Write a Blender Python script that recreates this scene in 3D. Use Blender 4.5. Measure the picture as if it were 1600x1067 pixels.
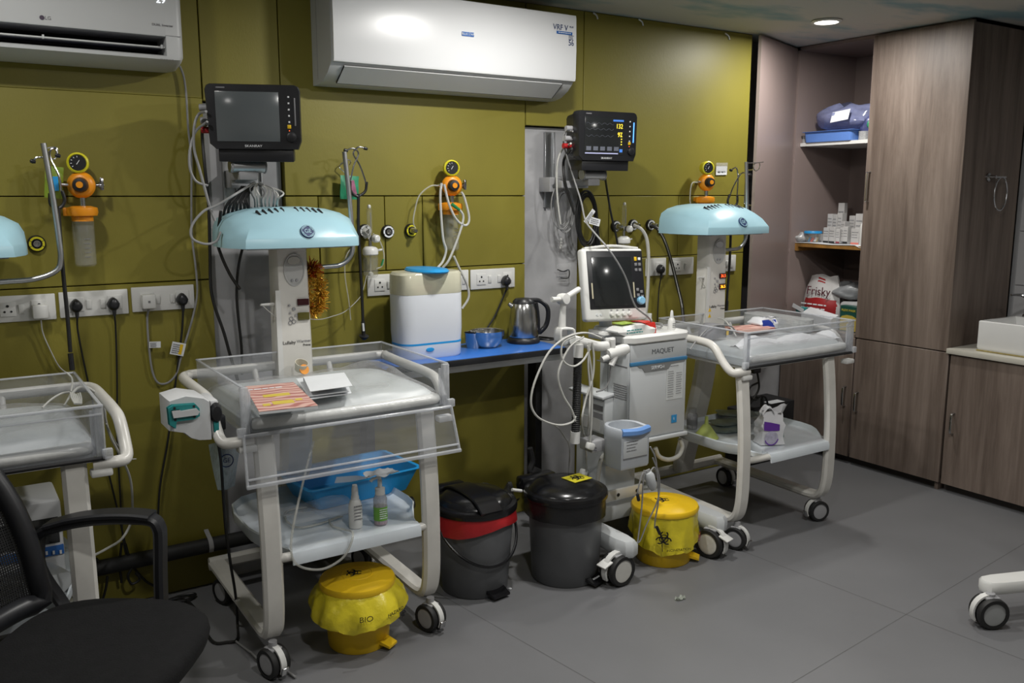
import bpy, bmesh, math, random
from mathutils import Vector, Matrix, Euler
random.seed(7)
for o in list(bpy.data.objects): bpy.data.objects.remove(o)
SC = bpy.context.scene
COL = SC.collection
V = Vector
# ---------------------------------------------------------------- camera
F, CX, CY, HOR, EYE, DIST = 1380.0, 800.0, 533.5, 304.0, 1.6, 3.587
pitch = math.atan((CY - HOR) / F); yaw = math.atan(910 * math.cos(pitch) / F)
FW = V((math.sin(yaw) * math.cos(pitch), math.cos(yaw) * math.cos(pitch), -math.sin(pitch)))
RT = V((math.cos(yaw), -math.sin(yaw), 0)); UP = RT.cross(FW)
CAM = V((0, -DIST, EYE))
cam = bpy.data.cameras.new('camera'); co = bpy.data.objects.new('camera', cam); COL.objects.link(co)
cam.sensor_width = 36; cam.lens = F / 1600 * 36; cam.clip_start = .05
co.matrix_world = Matrix(((RT.x, UP.x, -FW.x, CAM.x), (RT.y, UP.y, -FW.y, CAM.y), (RT.z, UP.z, -FW.z, CAM.z), (0, 0, 0, 1)))
SC.camera = co
def P(px, py, x=None, y=None, z=None):
    """survey: the point of the room seen at photo pixel (px, py) on the plane x=, y= or z="""
    d = FW * F + RT * (px - CX) - UP * (py - CY)
    if x is not None: t = (x - CAM.x) / d.x
    elif y is not None: t = (y - CAM.y) / d.y
    else: t = (z - CAM.z) / d.z
    return CAM + d * t
# ---------------------------------------------------------------- light
CEIL = 2.484
w = bpy.data.worlds.new('world'); SC.world = w; w.use_nodes = True
w.node_tree.nodes['Background'].inputs[0].default_value = (.5, .5, .5, 1); w.node_tree.nodes['Background'].inputs[1].default_value = .05
SC.view_settings.view_transform = 'Standard'; SC.view_settings.look = 'None'
SC.view_settings.gamma = 1; SC.view_settings.use_curve_mapping = False
SC.view_settings.exposure = 0.0
LIGHTS = [(3.95, -.484, 17), (2.0, -.95, 22), (.1, -.95, 9.5), (2.5, -2.1, 21), (1.0, -2.6, 16), (3.4, -3.0, 6), (-.9, -2.4, 3)]
SC.cycles.max_bounces = 8; SC.cycles.transparent_max_bounces = 24; SC.cycles.diffuse_bounces = 4
SC.cycles.caustics_reflective = False; SC.cycles.caustics_refractive = False
SC.cycles.use_denoising = True
for i, (lx, ly, lw) in enumerate(LIGHTS):
    L = bpy.data.lights.new('downlight_lamp', 'AREA'); L.shape = 'DISK'; L.size = .11; L.energy = lw; L.color = (1, .98, .94); L.spread = math.radians(180)
    lo = bpy.data.objects.new('downlight_lamp', L); COL.objects.link(lo); lo.location = (lx, ly, CEIL - .022)
# ---------------------------------------------------------------- materials
MATS = {}
def mat(name, col=(.5, .5, .5), rough=.5, metal=0, noise=0, nscale=8, spec=.5, bump=0, bscale=60, stretch=(1, 1, 1), emit=0, coat=0, alpha=1, trans=0, sss=0):
    if name in MATS: return MATS[name]
    m = bpy.data.materials.new(name); m.use_nodes = True; nt = m.node_tree; b = nt.nodes['Principled BSDF']
    c = (*col, 1)
    b.inputs['Base Color'].default_value = c; b.inputs['Roughness'].default_value = rough; b.inputs['Metallic'].default_value = metal
    b.inputs['Specular IOR Level'].default_value = spec; b.inputs['Coat Weight'].default_value = coat
    b.inputs['Alpha'].default_value = alpha; b.inputs['Transmission Weight'].default_value = trans
    if emit: b.inputs['Emission Color'].default_value = c; b.inputs['Emission Strength'].default_value = emit
    if noise or bump:
        tc = nt.nodes.new('ShaderNodeTexCoord'); mp = nt.nodes.new('ShaderNodeMapping'); mp.inputs['Scale'].default_value = stretch
        nt.links.new(tc.outputs['Object'], mp.inputs['Vector'])
    if noise:
        n = nt.nodes.new('ShaderNodeTexNoise'); n.inputs['Scale'].default_value = nscale; n.inputs['Detail'].default_value = 6
        r = nt.nodes.new('ShaderNodeValToRGB'); r.color_ramp.elements[0].position = .3; r.color_ramp.elements[1].position = .7
        r.color_ramp.elements[0].color = (*[max(0, k * (1 - noise)) for k in col], 1); r.color_ramp.elements[1].color = (*[min(1, k * (1 + noise)) for k in col], 1)
        nt.links.new(mp.outputs[0], n.inputs['Vector']); nt.links.new(n.outputs['Fac'], r.inputs[0]); nt.links.new(r.outputs[0], b.inputs['Base Color'])
    if bump:
        n = nt.nodes.new('ShaderNodeTexNoise'); n.inputs['Scale'].default_value = bscale; n.inputs['Detail'].default_value = 4
        bp = nt.nodes.new('ShaderNodeBump'); bp.inputs['Strength'].default_value = bump; bp.inputs['Distance'].default_value = .01
        nt.links.new(mp.outputs[0], n.inputs['Vector']); nt.links.new(n.outputs['Fac'], bp.inputs['Height']); nt.links.new(bp.outputs[0], b.inputs['Normal'])
    MATS[name] = m; return m
def clear(name, tint=(.93, .94, .95), haze=.08, hcol=(.8, .82, .85), rough=.04, gloss=1.0, var=.5):
    """thin clear plastic: sees through, reflects at grazing angles, slightly milky"""
    if name in MATS: return MATS[name]
    m = bpy.data.materials.new(name); m.use_nodes = True; nt = m.node_tree; nt.nodes.remove(nt.nodes['Principled BSDF'])
    out = nt.nodes['Material Output']
    t = nt.nodes.new('ShaderNodeBsdfTransparent'); t.inputs[0].default_value = (*tint, 1)
    d = nt.nodes.new('ShaderNodeBsdfDiffuse'); d.inputs[0].default_value = (*hcol, 1)
    n = nt.nodes.new('ShaderNodeTexNoise'); n.inputs['Scale'].default_value = 7; n.inputs['Detail'].default_value = 5
    mr = nt.nodes.new('ShaderNodeMapRange'); mr.inputs['To Min'].default_value = haze * (1 - var); mr.inputs['To Max'].default_value = haze * (1 + var)
    nt.links.new(n.outputs['Fac'], mr.inputs['Value'])
    m1 = nt.nodes.new('ShaderNodeMixShader'); nt.links.new(mr.outputs[0], m1.inputs[0]); nt.links.new(t.outputs[0], m1.inputs[1]); nt.links.new(d.outputs[0], m1.inputs[2])
    g = nt.nodes.new('ShaderNodeBsdfGlossy'); g.inputs['Roughness'].default_value = rough
    fr = nt.nodes.new('ShaderNodeLayerWeight'); fr.inputs[0].default_value = .5
    pw_ = nt.nodes.new('ShaderNodeMath'); pw_.operation = 'POWER'; pw_.inputs[1].default_value = 5; nt.links.new(fr.outputs['Facing'], pw_.inputs[0])
    mu = nt.nodes.new('ShaderNodeMath'); mu.operation = 'MULTIPLY_ADD'; mu.inputs[1].default_value = .6 * gloss; mu.inputs[2].default_value = .035 * gloss; nt.links.new(pw_.outputs[0], mu.inputs[0])
    m2 = nt.nodes.new('ShaderNodeMixShader'); nt.links.new(mu.outputs[0], m2.inputs[0]); nt.links.new(m1.outputs[0], m2.inputs[1]); nt.links.new(g.outputs[0], m2.inputs[2])
    nt.links.new(m2.outputs[0], out.inputs[0]); MATS[name] = m; return m
def wood(name, c1, c2, rough=.45, axis='z'):
    m = bpy.data.materials.new(name); m.use_nodes = True; nt = m.node_tree; b = nt.nodes['Principled BSDF']
    tc = nt.nodes.new('ShaderNodeTexCoord'); mp = nt.nodes.new('ShaderNodeMapping'); mp.inputs['Scale'].default_value = (5, 5, .4) if axis == 'z' else (5, .4, 5)
    n = nt.nodes.new('ShaderNodeTexNoise'); n.inputs['Scale'].default_value = 1.6; n.inputs['Detail'].default_value = 9; n.inputs['Roughness'].default_value = .68; n.inputs['Distortion'].default_value = .35
    r = nt.nodes.new('ShaderNodeValToRGB'); e = r.color_ramp.elements; e[0].position = .34; e[0].color = (*c1, 1); e[1].position = .66; e[1].color = (*c2, 1)
    mp2 = nt.nodes.new('ShaderNodeMapping'); mp2.inputs['Scale'].default_value = (120, 120, 3) if axis == 'z' else (120, 3, 120)
    n2 = nt.nodes.new('ShaderNodeTexNoise'); n2.inputs['Scale'].default_value = 1; n2.inputs['Detail'].default_value = 3
    mx = nt.nodes.new('ShaderNodeMixRGB'); mx.blend_type = 'MULTIPLY'; mx.inputs[0].default_value = .3
    nt.links.new(tc.outputs['Object'], mp.inputs[0]); nt.links.new(mp.outputs[0], n.inputs['Vector']); nt.links.new(n.outputs['Fac'], r.inputs[0])
    nt.links.new(tc.outputs['Object'], mp2.inputs[0]); nt.links.new(mp2.outputs[0], n2.inputs['Vector'])
    nt.links.new(r.outputs[0], mx.inputs[1]); nt.links.new(n2.outputs['Fac'], mx.inputs[2]); nt.links.new(mx.outputs[0], b.inputs['Base Color'])
    b.inputs['Roughness'].default_value = rough; b.inputs['Specular IOR Level'].default_value = .35
    MATS[name] = m; return m
olive = mat('olive_board', (.215, .187, .028), .45, noise=.10, nscale=2.2, bump=.04, bscale=160, spec=.4, stretch=(1, 1, .5))
dark_gap = mat('dark_gap', (.012, .011, .01), .8)
stone = mat('grey_stone', (.36, .36, .37), .42, noise=.22, nscale=4.5, spec=.4)
vinyl = mat('grey_vinyl', (.155, .156, .162), .42, noise=.10, nscale=1.4, spec=.4, bump=.02, bscale=300)
cream = mat('cream_paint', (.55, .53, .48), .6, noise=.04, nscale=3)
tilem = mat('grey_tile', (.42, .42, .43), .25)
white = mat('white_plastic', (.68, .68, .66), .35, noise=.03, nscale=10)
white2 = mat('warm_white_enamel', (.64, .625, .585), .32, noise=.05, nscale=14)
acwhite = mat('ac_white', (.74, .75, .76), .28, noise=.01, nscale=4)
acgrey = mat('ac_grey', (.56, .57, .57), .4, noise=.02, nscale=4)
black = mat('black_plastic', (.014, .0145, .017), .38, noise=.15, nscale=12)
matblack = mat('matt_black', (.01, .01, .011), .7, noise=.2, nscale=30)
rubber = mat('black_rubber', (.014, .014, .014), .6, noise=.15, nscale=30)
screen = mat('dark_screen', (.018, .02, .021), .12, noise=.05, nscale=4, spec=.7)
screen_reflection = mat('reflection_grey_screen', (.10, .112, .118), .14, noise=.05, nscale=2, spec=.8)  # blank screen: grey of the reflected ceiling is put into the base colour
steel = mat('steel', (.55, .55, .55), .22, 1, noise=.05, nscale=20)
chrome = mat('chrome', (.5, .5, .52), .16, 1, noise=.03, nscale=20)
alu = mat('aluminium', (.5, .51, .52), .38, 1, noise=.06, nscale=20)
greymetal = mat('grey_painted_metal', (.33, .33, .34), .45, noise=.06, nscale=10)
orange = mat('orange_plastic', (.80, .29, .012), .35, noise=.06, nscale=15)
yellow = mat('yellow_plastic', (.78, .5, .012), .38, noise=.06, nscale=9)
yellow_ring = mat('lemon_plastic', (.66, .6, .02), .4, noise=.05, nscale=15)
yellowbag = mat('yellow_bag', (.72, .6, .03), .3, noise=.12, nscale=8, bump=.25, bscale=35)
hoodblue = mat('pale_blue_plastic', (.37, .60, .69), .32, noise=.03, nscale=8)
blue = mat('sky_blue_plastic', (.02, .30, .66), .35, noise=.08, nscale=8)
traywhite = mat('tray_white', (.64, .69, .73), .2, noise=.05, nscale=10, coat=.3)
cablewhite = mat('cable_white', (.5, .5, .47), .5, noise=.06, nscale=30)
cablegrey = mat('cable_grey', (.26, .26, .26), .5, noise=.08, nscale=30)
cableblack = mat('cable_black', (.012, .012, .012), .45, noise=.1, nscale=30)
paper = mat('paper', (.72, .74, .76), .7, noise=.03, nscale=15)
inkblack = mat('ink', (.01, .01, .012), .6, noise=.05, nscale=30)
inkgrey = mat('grey_ink', (.2, .2, .21), .6, noise=.05, nscale=30)
navy = mat('navy_ink', (.01, .03, .12), .5, noise=.05, nscale=30)
blueink = mat('blue_ink', (.02, .12, .40), .5, noise=.05, nscale=30)
teal = mat('teal_plastic', (.02, .24, .24), .4, noise=.08, nscale=12)
green = mat('green_packet', (.03, .26, .13), .35, noise=.3, nscale=25)
red = mat('red_bag', (.42, .016, .02), .4, noise=.12, nscale=12, bump=.15, bscale=30)
bingrey = mat('dark_grey_plastic', (.11, .114, .12), .42, noise=.07, nscale=10)
binblack = mat('black_lid_plastic', (.008, .008, .009), .22, noise=.1, nscale=10)
blackbag = mat('black_bag', (.014, .014, .015), .32, noise=.15, nscale=10, bump=.35, bscale=30)
acrylic = clear('clear_acrylic', (.935, .94, .95), .085, (.8, .82, .85), .06)
acrylic_edge = clear('acrylic_edge', (.9, .91, .93), .38, (.85, .87, .9), .1)
film = clear('plastic_film', (.97, .97, .97), .16, (.75, .75, .75), .38, .9)
jarclear = clear('clear_jar', (.955, .955, .94), .09, (.75, .75, .7), .08, .7)
tubeclear = clear('clear_tube', (.9, .9, .88), .35, (.75, .75, .7), .1)
woodm = wood('grey_brown_laminate', (.112, .082, .066), (.275, .218, .183))
taupe = mat('taupe_laminate', (.27, .21, .195), .4, noise=.05, nscale=3, stretch=(1, 1, .3))
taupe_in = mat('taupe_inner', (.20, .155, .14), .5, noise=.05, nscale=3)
def glow(name, col, e): return mat(name, col, .5, emit=e)
# ---------------------------------------------------------------- mesh helpers
def frame(axis):
    a = V(axis).normalized(); h = V((0, 0, 1)) if abs(a.z) < .9 else V((1, 0, 0))
    u = h.cross(a).normalized(); return u, a.cross(u), a
def spline(pts, n=6):
    pts = [V(p) for p in pts]
    if len(pts) < 3 or n < 2: return pts
    out = []; q = [pts[0] * 2 - pts[1]] + pts + [pts[-1] * 2 - pts[-2]]
    for i in range(1, len(q) - 2):
        a, b, c, d = q[i - 1:i + 3]
        for k in range(n):
            t = k / n
            out.append(.5 * (2 * b + (c - a) * t + (2 * a - 5 * b + 4 * c - d) * t * t + (3 * b - a - 3 * c + d) * t ** 3))
    out.append(pts[-1]); return out
class MB:
    def __init__(s): s.b = bmesh.new()
    def poly(s, vs, faces):
        q = [s.b.verts.new(v) for v in vs]
        for f in faces:
            try: s.b.faces.new([q[i] for i in f])
            except ValueError: pass
        return s
    def box(s, c, size, rot=None, bev=0, seg=2):
        t = bmesh.new(); bmesh.ops.create_cube(t, size=1)
        bmesh.ops.scale(t, vec=V(size), verts=t.verts)
        if bev: bmesh.ops.bevel(t, geom=t.edges[:], offset=bev, segments=seg, affect='EDGES', profile=.5)
        M = Matrix.Translation(V(c)) @ (rot.to_4x4() if rot is not None else Matrix())
        t.transform(M); s.merge(t); return s
    def span(s, a, b, bev=0, seg=2):
        a, b = V(a), V(b); return s.box((a + b) / 2, [abs(k) for k in (b - a)], None, bev, seg)
    def merge(s, t):
        t.verts.index_update(); q = [s.b.verts.new(v.co) for v in t.verts]
        for f in t.faces: s.b.faces.new([q[v.index] for v in f.verts])
        t.free()
    def rings(s, rs, cap=True, closed=True):
        q = [[s.b.verts.new(v) for v in r] for r in rs]; n = len(q[0])
        for i in range(len(q) - 1):
            for j in range(n if closed else n - 1):
                k = (j + 1) % n
                try: s.b.faces.new((q[i][j], q[i][k], q[i + 1][k], q[i + 1][j]))
                except ValueError: pass
        if cap and closed:
            for r in (list(reversed(q[0])), q[-1]):
                try: s.b.faces.new(r)
                except ValueError: pass
        return s
    def tube(s, pts, r, seg=8, n=6, cap=True, flat=None):
        pts = spline(pts, n) if n > 1 else [V(p) for p in pts]
        rr = r if isinstance(r, (list, tuple)) else None
        u = None; rs = []
        for i, p in enumerate(pts):
            t = (pts[min(i + 1, len(pts) - 1)] - pts[max(i - 1, 0)])
            if t.length < 1e-9: t = V((0, 0, 1))
            t.normalize()
            if u is None: u, _, _ = frame(t)
            u = (u - t * u.dot(t)); u = u.normalized() if u.length > 1e-6 else frame(t)[0]
            w_ = t.cross(u)
            rad = r if rr is None else rr[0] + (rr[1] - rr[0]) * i / (len(pts) - 1)
            rs.append([p + (u * math.cos(2 * math.pi * k / seg) + w_ * math.sin(2 * math.pi * k / seg)) * rad for k in range(seg)])
        return s.rings(rs, cap)
    def cyl(s, p0, p1, r, r2=None, seg=16):
        return s.tube([p0, p1], [r, r if r2 is None else r2], seg, 1)
    def lathe(s, prof, c=(0, 0, 0), axis=(0, 0, 1), seg=24, cap=True, sx=1, sy=1):
        u, w_, a = frame(axis); c = V(c)
        return s.rings([[c + (u * math.cos(2 * math.pi * k / seg) * sx + w_ * math.sin(2 * math.pi * k / seg) * sy) * max(r, 1e-5) + a * h for k in range(seg)] for r, h in prof], cap)
    def prism(s, poly, a, b, ax):
        """poly of 2-D points, extruded from a to b along axis ax (0,1,2)"""
        def v(p, t):
            q = list(p); q.insert(ax, t); return q
        return s.rings([[v(p, a) for p in poly], [v(p, b) for p in poly]])
    def bar(s, pts, wv, wd, th, n=6):
        """flat bar swept along pts; wv = fixed width direction"""
        pts = spline(pts, n) if n > 1 else [V(p) for p in pts]; wv = V(wv).normalized(); rs = []
        for i, p in enumerate(pts):
            t = (pts[min(i + 1, len(pts) - 1)] - pts[max(i - 1, 0)]).normalized(); nn = t.cross(wv).normalized()
            e = min(wd, th) * .3; r = []
            for sx, sy in ((1, 1), (-1, 1), (-1, -1), (1, -1)):
                a = (wd / 2 - e) * sx, th / 2 * sy; b_ = wd / 2 * sx, (th / 2 - e) * sy
                for q in ((b_, a) if sx * sy > 0 else (a, b_)): r.append(p + wv * q[0] + nn * q[1])
            rs.append(r)
        return s.rings(rs)
    def grid(s, fn, nu, nv, th=0):
        q = [[s.b.verts.new(fn(i / nu, j / nv)) for j in range(nv + 1)] for i in range(nu + 1)]
        for i in range(nu):
            for j in range(nv): s.b.faces.new((q[i][j], q[i + 1][j], q[i + 1][j + 1], q[i][j + 1]))
        if th:
            q2 = [[s.b.verts.new(v.co - V((0, 0, th))) for v in r] for r in q]
            for i in range(nu):
                for j in range(nv): s.b.faces.new((q2[i][j + 1], q2[i + 1][j + 1], q2[i + 1][j], q2[i][j]))
            for i in range(nu):
                for j in (0, nv): s.b.faces.new((q[i][j], q2[i][j], q2[i + 1][j], q[i + 1][j]))
            for j in range(nv):
                for i in (0, nu): s.b.faces.new((q[i][j], q2[i][j], q2[i][j + 1], q[i][j + 1]))
        return s
    def jitter(s, a, seed=1):
        r = random.Random(seed)
        for v in s.b.verts: v.co += V((r.uniform(-a, a), r.uniform(-a, a), r.uniform(-a, a)))
        return s
    def xf(s, M): s.b.transform(M); return s
    def mesh(s, name, smooth=True):
        bmesh.ops.remove_doubles(s.b, verts=s.b.verts, dist=1e-6); bmesh.ops.recalc_face_normals(s.b, faces=s.b.faces)
        me = bpy.data.meshes.new(name); s.b.to_mesh(me); s.b.free()
        if smooth:
            me.polygons.foreach_set('use_smooth', [True] * len(me.polygons)); me.set_sharp_from_angle(angle=math.radians(38))
        return me
ORG = {}
def thing(name, loc, label, cat, group=None):
    o = bpy.data.objects.new(name, None); COL.objects.link(o); o.location = loc; o.empty_display_size = .05
    o['label'] = label; o['category'] = cat
    if group: o['group'] = group
    ORG[o.name] = V(loc); return o
def part(name, mb, m, parent, label=None, local=False, smooth=True, kind=None):
    """world-space mesh hung under its thing (local=True: already in the thing's own space)"""
    if not local: mb.xf(Matrix.Translation(-ORG[parent.name]))
    me = mb.mesh(name, smooth); me.materials.append(m)
    o = bpy.data.objects.new(name, me); COL.objects.link(o); o.parent = parent; ORG[o.name] = ORG[parent.name]
    if label: o['label'] = label
    if kind: o['kind'] = kind
    return o
def single(name, mb, m, label, cat, group=None, smooth=True, kind=None):
    vs = [v.co for v in mb.b.verts]; lo = V([min(v[i] for v in vs) for i in range(3)]); hi = V([max(v[i] for v in vs) for i in range(3)])
    c = V(((lo.x + hi.x) / 2, (lo.y + hi.y) / 2, lo.z)); mb.xf(Matrix.Translation(-c))
    me = mb.mesh(name, smooth); me.materials.append(m); o = bpy.data.objects.new(name, me); COL.objects.link(o); o.location = c; ORG[o.name] = c
    if label: o['label'] = label
    if cat: o['category'] = cat
    if group: o['group'] = group
    if kind: o['kind'] = kind
    return o
def struct(name, mb, m, parent=None, smooth=False):
    o = part(name, mb, m, parent, smooth=smooth) if parent else single(name, mb, m, None, None, smooth=smooth)
    if not parent: o['kind'] = 'structure'
    return o
def text(s, size, org, u, v, m, parent, name='lettering', align='CENTER', sx=1, depth=.0006):
    cu = bpy.data.curves.new('t', 'FONT'); cu.body = s; cu.size = size; cu.align_x = align; cu.align_y = 'CENTER'; cu.extrude = depth
    o = bpy.data.objects.new('t', cu); COL.objects.link(o)
    dg = bpy.context.evaluated_depsgraph_get(); me = bpy.data.meshes.new_from_object(o.evaluated_get(dg))
    bpy.data.objects.remove(o); bpy.data.curves.remove(cu)
    u = V(u).normalized(); v = V(v).normalized(); n = u.cross(v)
    M = Matrix(((u.x * sx, v.x, n.x, 0), (u.y * sx, v.y, n.y, 0), (u.z * sx, v.z, n.z, 0), (0, 0, 0, 1)))
    me.transform(Matrix.Translation(V(org) - ORG[parent.name]) @ M); me.name = name; me.materials.clear(); me.materials.append(m)
    q = bpy.data.objects.new(name, me); COL.objects.link(q); q.parent = parent; ORG[q.name] = ORG[parent.name]; return q
X, Y, Z = V((1, 0, 0)), V((0, 1, 0)), V((0, 0, 1))
def arc_strip(mb, c, u, v, r0, r1, a0, a1, n=14, th=.0008):
    w_ = V(u).cross(V(v)); rs = []
    for k in range(n + 1):
        a = a0 + (a1 - a0) * k / n; d = V(u) * math.cos(a) + V(v) * math.sin(a)
        rs.append([V(c) + d * r0, V(c) + d * r1, V(c) + d * r1 + w_ * th, V(c) + d * r0 + w_ * th])
    mb.rings(rs)
def biohazard(c, u, v, r, parent, m=None):
    mb = MB(); c = V(c); u = V(u).normalized(); v = V(v).normalized()
    for k in range(3):
        a = math.pi / 2 + k * 2 * math.pi / 3; d = u * math.cos(a) + v * math.sin(a)
        arc_strip(mb, c + d * r * .55, u, v, r * .34, r * .5, a + .55, a + 2 * math.pi - .55)
    arc_strip(mb, c, u, v, r * .46, r * .58, 0, 2 * math.pi, 24)
    return part('biohazard_mark', mb, m or inkblack, parent, smooth=False)
def quad_plate(mb, c, u, v, wd, ht, th=.001):
    c = V(c); u = V(u).normalized() * wd / 2; v = V(v).normalized() * ht / 2; n = u.cross(v).normalized() * th
    r = [c - u - v, c + u - v, c + u + v, c - u + v]
    return mb.rings([r, [p + n for p in r]])
def scribble(parent, c, u, v, wd, rows, gap, m, seed=0, h=.25, name='print'):
    """rows of tiny broken dashes standing for print too small to read"""
    r = random.Random(seed); mb = MB(); u = V(u).normalized(); v = V(v).normalized()
    for k in range(rows):
        x = -wd / 2
        while x < wd / 2 * r.uniform(.6, 1):
            l = r.uniform(.08, .22) * wd; l = min(l, wd / 2 - x)
            quad_plate(mb, V(c) + u * (x + l / 2) - v * gap * (k - (rows - 1) / 2), u, v, l, gap * h * 1.6, .0005); x += l + wd * .035
    return part(name, mb, m, parent, smooth=False)
# ---------------------------------------------------------------- the room
def W(px, py, y=0): return P(px, py, y=y)
XC = 4.5            # cabinet front
struct('floor', MB().span((-2.0, -5.2, -.1), (5.3, .4, 0)), vinyl)
fl = bpy.data.objects['floor']
seam = mat('floor_seam', (.09, .09, .09), .6, noise=.1, nscale=40)
for a, b in (((1.55, -.3), (2.05, -4.0)), ((2.95, -.9), (3.2, -4.0)), ((.2, -2.05), (4.3, -1.6))):
    m_ = MB(); d = (V((*b, 0)) - V((*a, 0))); n = V((-d.y, d.x, 0)).normalized() * .0015
    m_.poly([V((*a, .0004)) - n, V((*a, .0004)) + n, V((*b, .0004)) + n, V((*b, .0004)) - n], [(0, 3, 2, 1)]); part('floor_seam', m_, seam, fl, smooth=False)
# ceiling with a painted sky
ceil = struct('ceiling', MB().span((-2.0, -5.2, CEIL), (5.3, .4, CEIL + .1)), mat('ceiling_paint', (.5, .49, .46), .7))
cm = ceil.data.materials[0]; nt = cm.node_tree; b_ = nt.nodes['Principled BSDF']
tc = nt.nodes.new('ShaderNodeTexCoord'); mp = nt.nodes.new('ShaderNodeMapping'); mp.inputs['Scale'].default_value = (1, 2.2, 1); mp.inputs['Location'].default_value = (.35, .1, 0)
n1 = nt.nodes.new('ShaderNodeTexNoise'); n1.inputs['Scale'].default_value = 1.7; n1.inputs['Detail'].default_value = 5
r1 = nt.nodes.new('ShaderNodeValToRGB'); r1.color_ramp.elements[0].position = .50; r1.color_ramp.elements[0].color = (.5, .49, .46, 1); r1.color_ramp.elements[1].position = .64; r1.color_ramp.elements[1].color = (.22, .34, .38, 1)
nt.links.new(tc.outputs['Object'], mp.inputs[0]); nt.links.new(mp.outputs[0], n1.inputs['Vector']); nt.links.new(n1.outputs['Fac'], r1.inputs[0]); nt.links.new(r1.outputs[0], b_.inputs['Base Color'])
mural = MB(); cc = P(1190, -26, z=CEIL)
mural.lathe([(.20, -.0008), (.20, 0)], cc, seg=20, sy=.9); part('painted_patch', mural, mat('orange_ceiling_paint', (.45, .11, .02), .7, noise=.3, nscale=6), ceil, 'orange painted patch of the ceiling mural')
# back wall: olive boards on a dark backing, grey stone columns between them
wb = struct('wall_back', MB().span((-2.0, .06, 0), (3.94, .16, CEIL)), dark_gap)
G = .002
def board(x0, x1, z0, z1, gt=G, gb=G): part('wall_panel', MB().span((x0 + G, 0, z0 + gb), (x1 - G, .062, z1 - gt), min(.002, gt), 1), olive, wb)
c1a, c1b, c2a, c2b, we = .913, 1.222, 2.41, 2.754, 3.94
zt, zm = 1.594, 1.268
z1t, z2t = 1.955, 1.925
board(-1.99, c1a, zt, 1.965, .0004); board(-1.99, c1a, 1.965, CEIL, .002, .0004); board(c1a, c1b, z1t, CEIL); board(c1b, c2a, zt, CEIL); board(c2a, c2b, z2t, CEIL); board(c2b, we, zt, CEIL)
xs = [-1.99, -.55, c1a]
for a, b in zip(xs, xs[1:]): board(a, b, zm, zt)
xs = [c1b, W(499, 365).x, W(602, 365).x, W(661, 365).x, c2a]
for a, b in zip(xs, xs[1:]): board(a, b, zm, zt)
xs = [c2b, W(951, 350).x, W(1060, 350).x, we]
for a, b in zip(xs, xs[1:]): board(a, b, zm, zt)
board(-1.99, c1a, 0, zm); board(c1b, c2a, 0, zm); board(c2b, we, 0, zm)
part('column_face', MB().span((c1a + .004, .03, 0), (c1b - .004, .061, z1t - .004)), stone, wb)
part('column_face', MB().span((c2a + .004, .03, 0), (c2b - .004, .061, z2t - .004)), stone, wb)
struct('wall_return', MB().span((we, .17, 0), (5.3, .3, CEIL)), stone)
struct('wall_left', MB().span((-2.1, -5.2, 0), (-2.0, .2, CEIL)), cream)
struct('wall_front', MB().span((-2.1, -5.3, 0), (5.4, -5.2, CEIL)), cream)
wr = struct('wall_right', MB().span((5.09, -5.2, 0), (5.3, .3, CEIL)), tilem)
for i in range(3):
    for k in range(5):
        a = -.98 - .6 * i; part('wall_tile', MB().span((5.065, a - .597, .8 + .3 * k + .0015), (5.092, a, .8 + .3 * (k + 1) - .0015), .001, 1), tilem, wr)
# hardware channels on the columns
def channel(x, z0, z1, wd, y=.03, d=.018):
    m_ = MB()
    for s in (-1, 1): m_.span((x + s * wd / 2 - .004, y - d, z0), (x + s * wd / 2 + .004, y, z1), .001, 1)
    m_.span((x - wd / 2, y - .006, z0), (x + wd / 2, y, z1)); return m_
# ---------------------------------------------------------------- ceiling light
for i, (lx, ly, lw) in enumerate(LIGHTS):
    lab = ['round recessed downlight glowing in the ceiling before the open cabinet', 'round recessed downlight above the front of the middle warmer', 'round recessed downlight above the left warmer', 'round recessed downlight over the open floor before the ventilator', 'round recessed downlight over the floor right of the office chair', 'round recessed downlight over the trolley leg at the right', 'round recessed downlight over the left end of the room'][i]
    t = thing('ceiling_downlight', (lx, ly, CEIL), lab, 'light')
    m_ = MB(); m_.lathe([(.058, 0), (.075, -.002), (.078, -.006), (.072, -.012), (.06, -.012), (.058, -.006), (.058, 0)], (lx, ly, CEIL), cap=False); part('trim_ring', m_, white, t)
    part('diffuser', MB().lathe([(.058, -.004), (.05, -.008), (0, -.009)], (lx, ly, CEIL)), glow('lamp_diffuser', (1, .97, .9), 9), t)
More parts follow.
